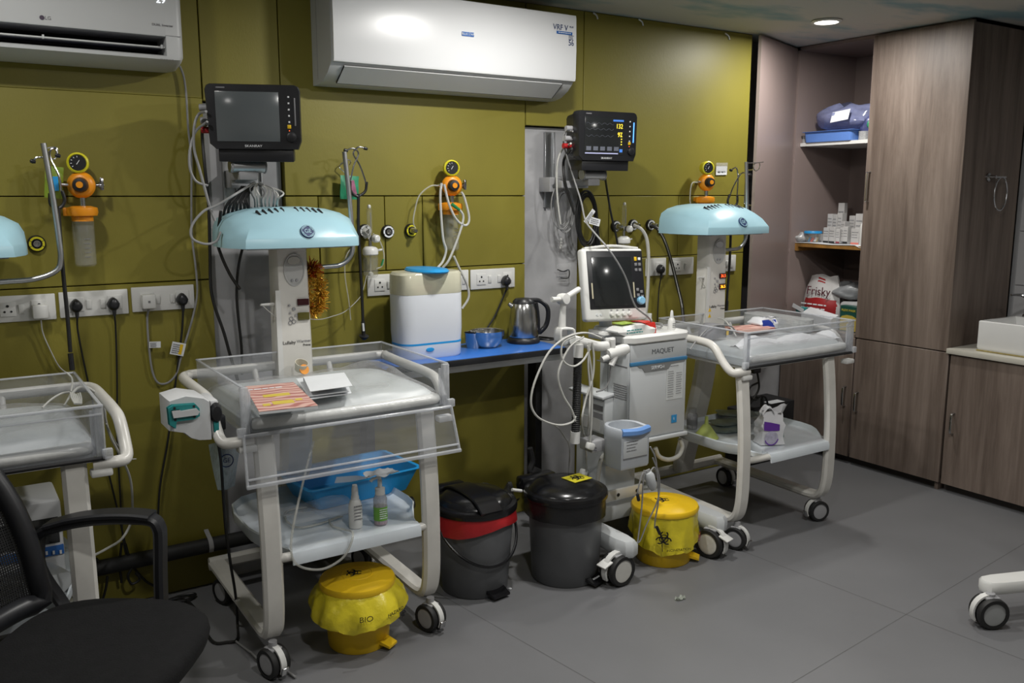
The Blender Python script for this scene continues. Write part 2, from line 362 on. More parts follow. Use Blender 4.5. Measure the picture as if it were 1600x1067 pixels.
# ---------------------------------------------------------------- air conditioners
def ac_right():
    x0, x1, yf = 1.36, 2.54, -.222
    t = thing('air_conditioner', (x0, 0, 2.04), 'glossy white split air conditioner with a small blue badge, above the sterilizer', 'air conditioner', 'split air conditioners on the olive wall')
    prof = [(0, 2.04), (0, 2.405), (-.03, 2.42), (-.15, 2.42), (-.195, 2.405), (-.205, 2.39), (-.205, 2.118), (-.19, 2.100), (-.16, 2.075), (-.11, 2.05), (-.06, 2.04)]
    part('casing', MB().prism(prof, x0, x1, 0), acgrey, t)
    fp = [(-.206, 2.395), (-.212, 2.402), (-.219, 2.402), (yf, 2.39), (yf - .003, 2.25), (yf, 2.124), (-.218, 2.114), (-.206, 2.112)]
    part('front_panel', MB().prism(fp, x0 + .004, x1 - .002, 0), acwhite, t)
    a, b_ = V((0, -.196, 2.104)), V((0, -.112, 2.048)); d = (b_ - a); n = V((0, -d.z, d.y)).normalized() * -1
    if n.z > 0: n = -n
    m_ = MB(); xa, xb = x0 + .055, x1 - .06
    q = [a + n * .002, b_ + n * .002, b_ + n * .006, a + n * .006]
    m_.rings([[V((x, p.y, p.z)) for p in q] for x in (xa, xb)]); part('air_flap', m_, acgrey, t)
    m_ = MB(); q = [b_ + n * .001, b_ + d * .05 + n * .001, b_ + d * .05 + n * .0035, b_ + n * .0035]; m_.rings([[V((x, p.y, p.z)) for p in q] for x in (xa, xb)]); part('flap_slot', m_, dark_gap, t)
    for x in (xa, xb):
        m_ = MB(); q = [a + n * .001, b_ + n * .001, b_ + n * .0065, a + n * .0065]; m_.rings([[V((x + e, p.y, p.z)) for p in q] for e in (-.0015, .0015)]); part('flap_end_gap', m_, dark_gap, t)
    part('side_seam', MB().span((x0 - .001, -.06, 2.06), (x0 + .002, -.057, 2.40)), greymetal, t)
    yy = yf - .0038
    c = P(731, 53.5, y=yy); part('badge', quad_plate(MB(), c, X, Z, .058, .017, .002), blueink, t); text('BLUE STAR', .0125, c + V((0, -.0025, 0)), X, Z, paper, t)
    c = P(876, 43, y=yy); text('VRF V', .034, c, X, Z, navy, t, sx=.95); text('PLUS', .010, P(893, 42.5, y=yy), X, Z, navy, t)
    c = P(882, 51.5, y=yy); part('blue_strip', quad_plate(MB(), c, X, Z, .088, .012, .001), blueink, t); scribble(t, c + V((0, -.0015, 0)), X, Z, .07, 1, .008, paper, 3)
    c = P(892.5, 59, y=yy); scribble(t, c, X, Z, .028, 4, .0055, navy, 5); text('56', .036, P(892.5, 67.5, y=yy), X, Z, navy, t, sx=.85)
ac_right()
def ac_left():
    x0, x1 = -.28, .808
    t = thing('air_conditioner', (x0, 0, 2.05), 'grey-white split air conditioner with an open dark air outlet, upper left corner', 'air conditioner', 'split air conditioners on the olive wall')
    top = [(0, 2.14), (0, 2.37), (-.04, 2.385), (-.15, 2.385), (-.19, 2.365), (-.2, 2.33), (-.2, 2.155), (-.198, 2.150), (-.05, 2.150)]
    low = [(0, 2.05), (0, 2.16), (-.03, 2.16), (-.05, 2.105), (-.18, 2.088), (-.198, 2.083), (-.195, 2.072), (-.16, 2.058), (-.08, 2.045)]
    full = [(0, 2.05), (0, 2.37), (-.04, 2.385), (-.15, 2.385), (-.19, 2.365), (-.2, 2.33), (-.2, 2.155), (-.198, 2.083), (-.195, 2.072), (-.16, 2.058), (-.08, 2.045)]
    part('front_panel', MB().prism(top, x0, x1 - .06, 0), acgrey, t)
    part('lower_casing', MB().prism(low, x0, x1 - .06, 0), acgrey, t)
    m_ = MB(); rs = []
    for k in range(7):
        a = k / 6 * math.pi / 2; s_ = 1 - .12 * (1 - math.cos(a)); x = x1 - .06 + .03 + .03 * math.sin(a) if k else x1 - .06
        rs.append([V((x, p[0] * s_, 2.21 + (p[1] - 2.21) * (1 - .10 * (1 - math.cos(a))))) for p in full])
    part('end_cap', m_.rings(rs), acgrey, t)
    part('outlet_recess', MB().span((x0, -.055, 2.10), (x1 - .061, -.04, 2.155)), matblack, t)
    part('louver', MB().span((x0, -.185, 2.112), (x1 - .062, -.165, 2.1165)), acgrey, t)
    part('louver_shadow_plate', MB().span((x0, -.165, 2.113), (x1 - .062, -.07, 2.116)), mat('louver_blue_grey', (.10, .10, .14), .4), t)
    for px in (68, 252): part('louver_pivot', MB().span((P(px, 70, y=-.18).x - .003, -.19, 2.11), (P(px, 70, y=-.18).x + .003, -.17, 2.122)), acgrey, t)
    yy = -.2008
    part('panel_seam', MB().span((x1 - .061, -.2006, 2.152), (x1 - .01, -.19, 2.1535)), inkgrey, t)
    m_ = MB(); m_.lathe([(.0075, 0), (.0075, .0008)], P(65.5, 27.5, y=yy), (0, -1, 0), 16); part('round_emblem', m_, mat('plum_ink', (.05, .03, .06), .5, noise=.1), t)
    text('LG', .016, P(75, 28.5, y=yy), X, Z, inkgrey, t); text('DUAL Inverter', .0115, P(254, 39.5, y=yy), X, Z, inkgrey, t)
    scribble(t, P(262, 93, y=-.2), X, Z, .05, 1, .005, inkgrey, 2)
    text('29', .033, P(251, 0, y=yy), X, Z, glow('digit_white', (.9, .95, 1), 1.3), t, 'led_digits')
ac_left()
# ---------------------------------------------------------------- tubes and cords
def cable(name, pts, r, m, label, cat='cable', group=None, n=6, seg=7): return single(name, MB().tube(pts, r, seg, n), m, label, cat, group)
def PW(*q, y=-.02): return [P(p[0], p[1], y=(p[2] if len(p) > 2 else y)) for p in q]
# ---------------------------------------------------------------- sockets
def socket_plate(px0, px1, pyc, label, modules, wd=None):
    """modules: list of 's' socket / 'w' switch with fractional x"""
    a, b = W(px0, pyc), W(px1, pyc); z = a.z if wd is None else wd
    c = (a + b) / 2
    t = thing('wall_socket', (c.x, 0, c.z), label, 'socket', 'white switched sockets on the olive wall'); hw = (b.x - a.x) / 2; hh = .047
    part('plate', MB().box((c.x, -.004, c.z), (hw * 2, .010, hh * 2), None, .003), white, t)
    for k, fx in modules:
        x = a.x + (b.x - a.x) * fx
        if k == 's':
            part('outlet', MB().box((x, -.0105, c.z), (.05, .005, .052), None, .0015), white, t)
            m_ = MB()
            for dx, dz, r in ((0, .011, .0048), (-.0105, -.009, .0038), (.0105, -.009, .0038)): m_.lathe([(r, 0), (r, .0016)], (x + dx, -.0125, c.z + dz), (0, -1, 0), 10)
            part('pin_hole', m_, inkblack, t)
        elif k == 'w':
            part('switch', MB().box((x, -.0115, c.z - .002), (.018, .008, .034), Euler((.12, 0, 0)).to_matrix(), .002), white, t)
        elif k == 'b': part('blank_module', MB().box((x, -.0105, c.z), (.024, .004, .05), None, .001), white, t)
    return t, c
def plug(px, py, label, cord, m=None, cm=None, r=.0035, flat=False):
    m = m or black; c = W(px, py, -.013)
    t = thing('power_plug', (c.x, c.y, c.z), label, 'plug')
    mb = MB(); rs = []
    for y_, s in ((0, .85), (-.008, 1), (-.022, 1), (-.034, .82), (-.04, .45)):
        ring = []
        for k in range(16):
            q = 2 * math.pi * k / 16; ca, sa = math.cos(q), math.sin(q); wx = .022 * (1 - .35 * max(0, sa)); ring.append(c + V((wx * s * ca, y_, .025 * s * sa)))
        rs.append(ring)
    part('plug_body', mb.rings(rs), m, t)
    part('strain_relief', MB().tube([c + V((0, -.022, -.015)), c + V((0, -.024, -.045))], [.009, .0055], 8, 1), m, t)
    part('cord', MB().tube([c + V((0, -.024, -.035))] + [V(p) for p in cord], r, 7), cm or cableblack, t)
    return t
socket_plate(-8, 87, 481, 'white socket plate at the left edge with a grey adaptor plugged in', [('s', .2), ('w', .42), ('s', .72)])
socket_plate(92, 200, 473.5, 'white socket plate holding two black plugs, left of the plate with the white charger', [('s', .24), ('w', .42), ('w', .62), ('s', .80)])
socket_plate(205, 303, 465.5, 'white socket plate with a white charger beside a black plug', [('s', .24), ('w', .4), ('w', .64), ('s', .8)])
socket_plate(573, 612, 445, 'small white socket plate with empty three-pin outlet beside the sterilizer', [('s', .48), ('w', .85)])
socket_plate(690, 731, 438, 'white socket plate mostly hidden behind the sterilizer', [('w', .8)])
socket_plate(734, 803, 435, 'white socket plate with one black plug above the kettle', [('s', .23), ('w', .42), ('w', .63), ('s', .82)])
socket_plate(1008, 1039, 417, 'white socket plate with a black plug beside the ventilator screen', [('s', .65)])
socket_plate(1045, 1082, 415.5, 'white socket plate partly behind the right warmer post', [('s', .3), ('w', .65)])
socket_plate(1112, 1148, 411.5, 'white socket plate right of the right warmer post', [('b', .4), ('w', .6), ('b', .8)])
# plugs
plug(118, 477, 'black three-pin plug behind the hanging stethoscope tube', PW((122, 520), (136, 590), (150, 650), (165, 720), (182, 790), (196, 850), (208, 885, -.05)))
plug(176, 474, 'black three-pin plug at the right of the left double socket', PW((181, 520), (183, 600), (183, 680), (187, 760), (192, 840), (200, 880, -.05)))
plug(283, 467, 'black three-pin plug right of the white charger', PW((284, 520), (274, 600), (262, 690), (250, 760), (246, 830), (243, 890, -.05)), r=.0042)
plug(788, 438, 'black three-pin plug above the kettle with a dark cord', PW((788, 460), (774, 492), (760, 515, -.05), (752, 528, -.08)), r=.0045)
plug(1029, 420, 'black three-pin plug beside the ventilator screen', PW((1030, 450), (1028, 480), (1026, 530), (1024, 560)))
# adaptors
c = W(62, 485, -.012); t = thing('power_adaptor', c, 'grey-white adaptor plugged in at the left edge with a thin white lead', 'adaptor')
part('adaptor_body', MB().box(c + V((0, -.018, -.002)), (.052, .036, .05), None, .006), white, t)
part('lead', MB().tube([c + V((0, -.02, -.02))] + PW((67, 520), (80, 550), (92, 572), (104, 582), (115, 583)), .0025, 6), cablewhite, t)
c = W(230, 470, -.012); t = thing('phone_charger', c, 'white square charger in the socket with a grey looping cord', 'charger')
part('charger_body', MB().box(c + V((0, -.02, 0)), (.05, .04, .055), None, .007), white, t)
part('indicator', MB().box(c + V((0, -.0405, 0)), (.008, .002, .008)), inkgrey, t)
part('cord', MB().tube([c + V((0, -.02, -.028))] + PW((230, 500), (233, 545), (238, 580), (247, 598), (262, 598), (275, 585), (281, 565), (288, 540), (300, 500), (308, 460), (306, 420), (300, 370), (299, 320), (299, 250), (294, 200), (291, 150), (287, 120), (281, 103)), .0042, 7), cablegrey, t)
def tag_label(px, py, wd, ht, rot, seed, label, yel=False):
    c = W(px, py, -.03); t = thing('cord_label', c, label, 'label'); u = V((math.cos(rot), 0, math.sin(rot))); v = V((-math.sin(rot), 0, math.cos(rot)))
    part('paper_tag', quad_plate(MB(), c, u, v, wd, ht, .0012), paper, t)
    if yel: part('yellow_panel', quad_plate(MB(), c + V((0, -.0016, 0)) + u * wd * .2, u, v, wd * .22, ht * .8), yellow, t)
    scribble(t, c + V((0, -.003, 0)) - u * wd * .15, u, v, wd * .55, 5, ht * .16, inkgrey, seed); return t
tag_label(242, 538.5, .042, .024, -.06, 1, 'small white barcode tag on the grey cord below the charger')
tag_label(278, 545, .052, .05, -.28, 2, 'white and yellow printed tag on the black cord below the sockets', True)
# ---------------------------------------------------------------- gas outlets
def gas_outlet(px, py, ring, label, r=.030, probe=False, dark=True):
    c = W(px, py); t = thing('gas_outlet', c, label, 'outlet', 'round gas outlets on the wall')
    part('ring', MB().lathe([(0, 0), (r, 0), (r, .010), (r * .85, .016), (r * .5, .016), (r * .42, .010), (0, .010)], c, (0, -1, 0), 24), black, t)
    m_ = MB()
    for k in range(2): arc_strip(m_, c + V((0, -.0162, 0)), X, Z, r * .6, r * .84, .5 + k * math.pi, math.pi - .5 + k * math.pi, 10)
    m2 = MB()
    for k in range(2): arc_strip(m2, c + V((0, -.0162, 0)), X, Z, r * .6, r * .84, -.4 + k * math.pi, .4 + k * math.pi, 8)
    part('ring_print', m_, ring, t, smooth=False); part('ring_print', m2, ring, t, smooth=False)
    part('valve_core', MB().lathe([(0, .008), (r * .4, .008), (r * .4, .02), (r * .25, .02), (r * .2, .012), (0, .012)], c, (0, -1, 0), 14), steel if not probe else greymetal, t)
    if probe: part('probe', MB().lathe([(0, .01), (.013, .012), (.013, .03), (.010, .035), (.010, .055), (.006, .06), (0, .06)], c, (0, -1, 0), 14), steel, t)
    return c
gas_outlet(57, 380.5, yellow_ring, 'yellow-ringed gas outlet behind the left drip pole', .03)
gas_outlet(605, 362, paper, 'black and white ringed empty gas outlet left of the yellow-ringed one')
gas_outlet(641, 360, yellow_ring, 'gas outlet with a steel probe above the sterilizer', probe=True)
gas_outlet(569, 361, paper, 'gas outlet behind the flowmeter beside the stethoscope tube')
gas_outlet(961, 353.5, paper, 'gas outlet at the left of the flowmeter above the ventilator', probe=True)
gas_outlet(988, 351.5, paper, 'gas outlet with a white hose above the ventilator', probe=True)
gas_outlet(1015, 351.5, paper, 'gas outlet with a black hose right of the white hose', probe=True)
gas_outlet(1037, 350, paper, 'gas outlet half hidden behind the right warmer hood')
# ---------------------------------------------------------------- suction regulators
def regulator(px, py, label, knob_dx=0, tube=None, fit=1):
    """px,py = centre of the orange body"""
    c = W(px, py, -.075); t = thing('suction_regulator', c, label, 'regulator', 'orange suction regulators on the wall')
    nx = V((-.25, -1, 0)).normalized()
    part('wall_stem', MB().cyl(c, c + V((0, .075, 0)), .012), steel, t)
    part('body', MB().lathe([(0, -.028), (.030, -.026), (.044, -.016), (.047, 0), (.046, .008), (.038, .02), (.03, .024), (0, .024)], c, nx, 28), orange, t)
    part('knob', MB().lathe([(.027, .02), (.026, .034), (.022, .05), (.012, .052), (0, .052)], c, nx, 20), black, t)
    part('knob_cap', MB().lathe([(.0125, .05), (.011, .056), (0, .056)], c, nx, 14), orange, t)
    g = c + V((-.004, 0, .077))
    part('gauge_neck', MB().cyl(c + V((0, 0, .04)), g, .008), steel, t)
    gb = part('gauge', MB().lathe([(0, -.022), (.033, -.02), (.036, 0), (.036, .018), (.030, .022), (.028, .018), (0, .018)], g, nx, 28), yellow_ring, t)
    part('gauge_face', MB().lathe([(.0275, .0185), (.0275, .0195), (0, .0195)], g, nx, 24), black, gb)
    u, v, a = frame(nx); m_ = MB()
    for k in range(9):
        an = -.6 + k * .55; d = V((math.cos(an), 0, math.sin(an))); m_.box(g + nx * .0205 + d * .021, (.002, .001, .005), Euler((0, -an + math.pi / 2, 0)).to_matrix())
    part('gauge_ticks', m_, paper, gb)
    part('needle', MB().box(g + nx * .0205 + V((.003, 0, .004)), (.002, .001, .024), Euler((0, .6, 0)).to_matrix()), paper, gb)
    part('side_port', MB().tube([c + V((-.04, 0, 0)), c + V((-.068, 0, .002))], [.006, .007], 10, 1), steel, t)
    if fit:
        part('side_tap', MB().lathe([(.006, .03), (.006, .055), (.012, .056), (.012, .064), (.005, .066), (.005, .074), (0, .074)], c, (1, 0, 0), 12), chrome, t)
        part('tap_lever', MB().box(c + V((.067, 0, .004)), (.012, .012, .045), None, .003), chrome, t)
    part('stem', MB().cyl(c + V((0, 0, -.045)), c + V((0, 0, -.075)), .010), steel, t)
    lz = c.z - .092; lc = V((c.x - .004, c.y + .005, lz))
    lid = part('jar_lid', MB().lathe([(0, .018), (.03, .018), (.052, .012), (.054, -.004), (.05, -.016), (.036, -.018), (.036, -.036), (0, -.036)], lc, Z, 28), orange, t)
    part('lid_tab', MB().box(lc + V((-.052, 0, -.002)), (.02, .014, .03), None, .004), orange, lid)
    part('jar', MB().lathe([(.035, -.018), (.037, -.05), (.036, -.19), (.03, -.197), (0, -.197), (0, -.194), (.028, -.193), (.034, -.188), (.034, -.05)], lc, Z, 24, cap=False), jarclear, t)
    scribble(t, lc + V((.006, -.0375, -.13)), X, Z, .022, 5, .016, inkgrey, int(px), .12)
    part('wall_hook', MB().box(lc + V((0, .035, 0)), (.03, .07, .02)), orange, t)
    if tube: part('suction_tube', MB().tube([c + V((-.066, 0, 0))] + tube, .0035, 7), tubeclear, t)
    return c
regulator(127, 289, 'orange suction regulator with yellow gauge and clear jar, left of the sockets')
regulator(706, 290, 'orange suction regulator with clear jar and looping tubes, above the sterilizer',
          tube=PW((672, 291, -.07), (655, 306, -.06), (648, 330, -.05), (646, 348, -.045), (652, 363, -.04)))
regulator(1104, 285, 'orange suction regulator above the right warmer hood', tube=PW((1081, 287, -.08), (1078, 310, -.08), (1080, 322, -.08)), fit=0)
for i, (pts, lab) in enumerate(((((690, 286), (688, 310), (692, 370), (697, 390), (692, 408), (684, 418, -.15)), 'left pale rubber tube falling from the regulator to the sterilizer'),
        (((694, 288), (702, 320), (714, 344), (728, 352), (733, 340), (726, 310), (721, 300)), 'looped pale rubber tube hung over the middle regulator'),
        (((717, 326), (724, 340), (716, 370), (702, 405), (692, 418, -.12)), 'right pale rubber tube falling behind the sterilizer lid'),
        (((709, 400), (718, 420), (730, 445), (732, 465), (722, 482)), 'pale rubber tube hanging beside the sterilizer'))):
    cable('rubber_tube', [P(p[0], p[1], y=(p[2] if len(p) > 2 else -.135)) for p in pts], .0055, cablewhite, lab, 'tube')
single('tube_connector', MB().tube(PW((706, 319), (718, 328), y=-.14), [.008, .006], 10, 1), mat('green_plastic', (.02, .22, .07), .4, noise=.05), 'green connector on the tubing of the middle regulator', 'connector')
# ---------------------------------------------------------------- flowmeters with humidifier bottles
def flowmeter(px, py, label, tz0, tz1, bz, bottle=True):
    c = W(px, py, -.06); t = thing('oxygen_flowmeter', c, label, 'flowmeter')
    part('valve_block', MB().cyl(c + V((0, .06, 0)), c + V((0, -.012, 0)), .013), steel, t)
    part('adjust_knob', MB().lathe([(.016, 0), (.018, .006), (.016, .022), (.011, .026), (0, .026)], c + V((.014, -.012, -.002)), (.35, -1, 0), 14), white, t)
    zt_ = W(px, tz0, -.06).z
    part('flow_tube', MB().lathe([(.012, .01), (.012, zt_ - c.z - .012), (.008, zt_ - c.z - .01), (.008, zt_ - c.z), (0, zt_ - c.z)], c, Z, 14), jarclear, t)
    part('tube_cap', MB().lathe([(.007, 0), (.008, .008), (.005, .014), (0, .014)], V((c.x, c.y, zt_ - .008)), Z, 12), white, t)
    part('flow_scale', MB().box((c.x, c.y - .0125, (zt_ + c.z) / 2), (.003, .001, (zt_ - c.z) * .6)), inkgrey, t)
    zl = W(px, tz1, -.06).z
    part('neck', MB().cyl((c.x, c.y, c.z - .01), (c.x, c.y, zl), .008), steel, t)
    part('bottle_cap', MB().lathe([(0, .02), (.018, .02), (.03, .012), (.034, .004), (.034, -.014), (.03, -.018), (0, -.018)], (c.x, c.y, zl), Z, 22), white, t)
    part('outlet_nozzle', MB().tube([(c.x + .03, c.y, zl), (c.x + .055, c.y, zl + .004)], [.006, .004], 8, 1), white, t)
    if bottle:
        zb = W(px, bz, -.06).z
        part('bottle', MB().lathe([(.031, zl - .016), (.033, zl - .03), (.032, zb + .01), (.026, zb), (0, zb), (0, zb + .003), (.03, zb + .012), (.031, zl - .03)], (c.x, c.y, 0), Z, 22, cap=False), jarclear, t)
        part('dip_tube', MB().cyl((c.x, c.y, zl), (c.x, c.y, zb + .012), .003), tubeclear, t); part('diffuser', MB().lathe([(0, .02), (.011, .012), (.011, 0), (0, 0)], (c.x, c.y, zb + .006), Z, 12), white, t)
    return t, c
t, c = flowmeter(578, 372, 'flowmeter with clear humidifier bottle left of the sterilizer', 322, 392, 433)
part('green_ended_tube', MB().tube(PW((583, 365), (594, 378), (600, 398), (597, 415), (588, 420), y=-.08), .003, 6), tubeclear, t)
part('green_tip', MB().tube(PW((599, 405), (596, 415), y=-.08), .0042, 6, 1), mat('green_plastic', (.02, .22, .07)), t)
for k in range(6): part('coiled_line', MB().tube(PW((571 + k, 352 + k), (566 + k, 362), (570 + k, 372 - k), (576, 368 + k), (580, 360), (575, 352), (570 + k, 354), y=-.085 - .003 * k), .0016, 5), cablewhite, t)
part('thin_lead', MB().tube(PW((573, 430), (568, 450), (562, 465), (540, 486), (520, 494), (500, 499), (478, 498), y=-.08), .0018, 5), cablewhite, t)
part('hanging_line', MB().tube(PW((556, 380), (541, 400), (539, 430), (545, 470), (548, 500), y=-.03), .0025, 6), tubeclear, t)
flowmeter(975, 357, 'flowmeter with white capped humidifier behind the ventilator screen', 318, 375, 400)
cable('gas_hose', PW((990, 352, -.06), (1002, 358, -.09), (1010, 372, -.1), (1013, 395, -.11), (1013, 425, -.12), (1011, 470, -.14), (1005, 520, -.16)), .009, cablewhite, 'thick white gas hose curving down behind the ventilator screen', 'hose')
cable('gas_hose', PW((1017, 352, -.06), (1028, 358, -.09), (1038, 375, -.11), (1048, 405, -.13), (1058, 445, -.15), (1066, 480, -.2), (1070, 540, -.3)), .009, cableblack, 'black gas hose curving down in front of the right sockets', 'hose')
part('hose_stripe', MB().tube([p + V((-.006, -.0075, 0)) for p in PW((1028, 358, -.09), (1038, 375, -.11), (1048, 405, -.13), (1058, 445, -.15), (1066, 480, -.2))], .0018, 5), cablewhite, bpy.data.objects['gas_hose.001'])
# ---------------------------------------------------------------- stethoscopes
def stetho(label, ear, yoke, tube, bell, y=-.05, extra=None):
    c = P(*ear[0], y=y); t = thing('stethoscope', c, label, 'stethoscope')
    Q = lambda q, yy=y: [P(p[0], p[1], y=(p[2] if len(p) > 2 else yy)) for p in q]
    part('metal_binaural', MB().tube(Q(ear), .0035, 8), chrome, t); part('metal_binaural', MB().tube(Q(yoke[0]), .0035, 8), chrome, t)
    for a in (ear[0], yoke[0][0]): part('ear_tip', MB().lathe([(0, -.009), (.006, -.007), (.0075, 0), (.005, .009), (0, .01)], P(a[0], a[1], y=y), (1, 0, -.3), 12), black, t)
    part('rubber_fork', MB().tube(Q(yoke[1]), .006, 8), cableblack, t)
    part('rubber_tube', MB().tube(Q(tube), .0068, 8), cableblack, t)
    if bell: part('tube_end', MB().tube(Q(bell), .009, 8, 1), black, t)
    for q, r in (extra or []): part('wire_hook', MB().tube(Q(q), r, 6), steel, t)
    return t
stetho('black stethoscope hung on the left drip pole, long tube to the left cot', [(51, 252), (58, 246), (72, 248), (78, 262), (79, 285), (78, 305)],
       [[(90, 243), (86, 232), (78, 236), (80, 250), (92, 275), (96, 300)], [(78, 302), (79, 318), (88, 325), (97, 322), (101, 312), (97, 298)]],
       [(91, 325), (94, 370), (99, 430), (105, 490), (110, 550)], [(110, 552), (113, 578)], -.2, [(((66, 233), (86, 230), (90, 238), (86, 248), (78, 246), (76, 236)), .0022)])
t = stetho('black stethoscope hung on the pole between the middle warmer and the sterilizer', [(540, 235), (552, 232), (560, 240), (553, 258), (548, 280), (546, 290)],
       [[(571, 232), (560, 230), (552, 240), (562, 258), (570, 280), (572, 290)], [(547, 283), (548, 298), (556, 306), (563, 305), (571, 298), (573, 284)]],
       [(560, 303), (560, 350), (562, 400), (565, 450), (567, 500), (568, 524)], [(567, 502), (568, 520)], -.14)
part('chest_piece', MB().lathe([(0, 0), (.008, .002), (.020, .014), (.021, .02), (0, .022)], P(568, 531, y=-.14), (0, -.3, 1), 18), black, t)
part('white_id_band', MB().tube(PW((567, 505), (568, 517), y=-.148), .005, 8, 1), paper, t)
t = stetho('stethoscope behind the right warmer hood, hung on its pole', [(1172, 273), (1160, 270), (1152, 280), (1144, 296), (1140, 308)],
       [[(1142, 266), (1150, 262), (1153, 275), (1152, 300), (1151, 312)], [(1140, 304), (1137, 315), (1141, 322), (1148, 322), (1152, 316), (1152, 305)]],
       [(1144, 322), (1142, 360), (1140, 410), (1137, 450), (1135, 478)], [(1136, 470), (1135, 486)], -.2)
# packets on the wall
def packet(c, wd, ht, m, label, rot=0):
    t = thing('hanging_packet', c, label, 'packet'); mb = MB()
    def fn(u, v): return c + V(((u - .5) * wd + math.sin(rot) * (v - .5) * ht, -.008 - .008 * math.sin(math.pi * u) * math.sin(math.pi * v) + .002 * math.sin(9 * u + 7 * v), (v - .5) * ht - rot * (u - .5) * wd))
    mb.grid(fn, 8, 8); part('foil_front', mb, m, t); return t
t = packet(W(545, 293, -.03), .082, .098, green, 'green foil packet with a pink print hung on the wall behind the drip pole', .05)
part('pink_print', quad_plate(MB(), W(552, 293, -.05), V((1, 0, .2)), V((-.2, 0, 1)), .02, .06), mat('pink_print', (.35, .12, .2), .5, noise=.3, nscale=40), t)
part('hook', MB().tube(PW((541, 277), (537, 268), (530, 260), (541, 250), (548, 252), (546, 258), y=-.02), .002, 6), steel, t)
t = packet(W(84, 285, -.05), .058, .11, mat('lime_packet', (.24, .34, .03), .35, noise=.3, nscale=20), 'lime green packet with a blue panel behind the left stethoscope', .1)
part('blue_panel', quad_plate(MB(), W(84, 287, -.072), X, Z, .03, .05), blue, t)
# bed sign
c = W(1127, 266.5, -.004); t = thing('bed_sign', c, 'small white paper sign taped to the wall above the right hood', 'sign')
u = V((1, 0, .03)); part('sheet', quad_plate(MB(), c, u, Z, .085, .048, .002), paper, t); part('clear_sleeve', quad_plate(MB(), c + V((0, -.003, .018)), u, Z, .09, .05, .001), film, t); text('BED NO 5', .0135, c + V((0, -.0028, -.008)), u, Z, inkblack, t)
# peeled paint at the ceiling line
for i, (px, py) in enumerate(((932, 26), (1003, 36), (1138, 58))):
    part('paint_flake', MB().tube(PW((px - 5, py - 6), (px, py - 2), (px + 2, py + 4), y=-.004), .004, 5), paper, wb)
# conduit along the foot of the wall
t = thing('floor_conduit', (0, -.04, .1), 'black conduit pipe running along the foot of the olive wall', 'pipe'); za = P(200, 878, y=-.05).z
part('pipe', MB().cyl((-1.9, -.05, za), (1.75, -.05, za), .03), rubber, t)
for px in (328,): x_ = P(px, 858, y=-.05).x; part('saddle_clip', MB().bar([(x_, -.002, za + .05), (x_, -.03, za + .04), (x_, -.07, za + .026), (x_, -.082, za), (x_, -.072, za - .022)], X, .018, .004, 4), greymetal, t)
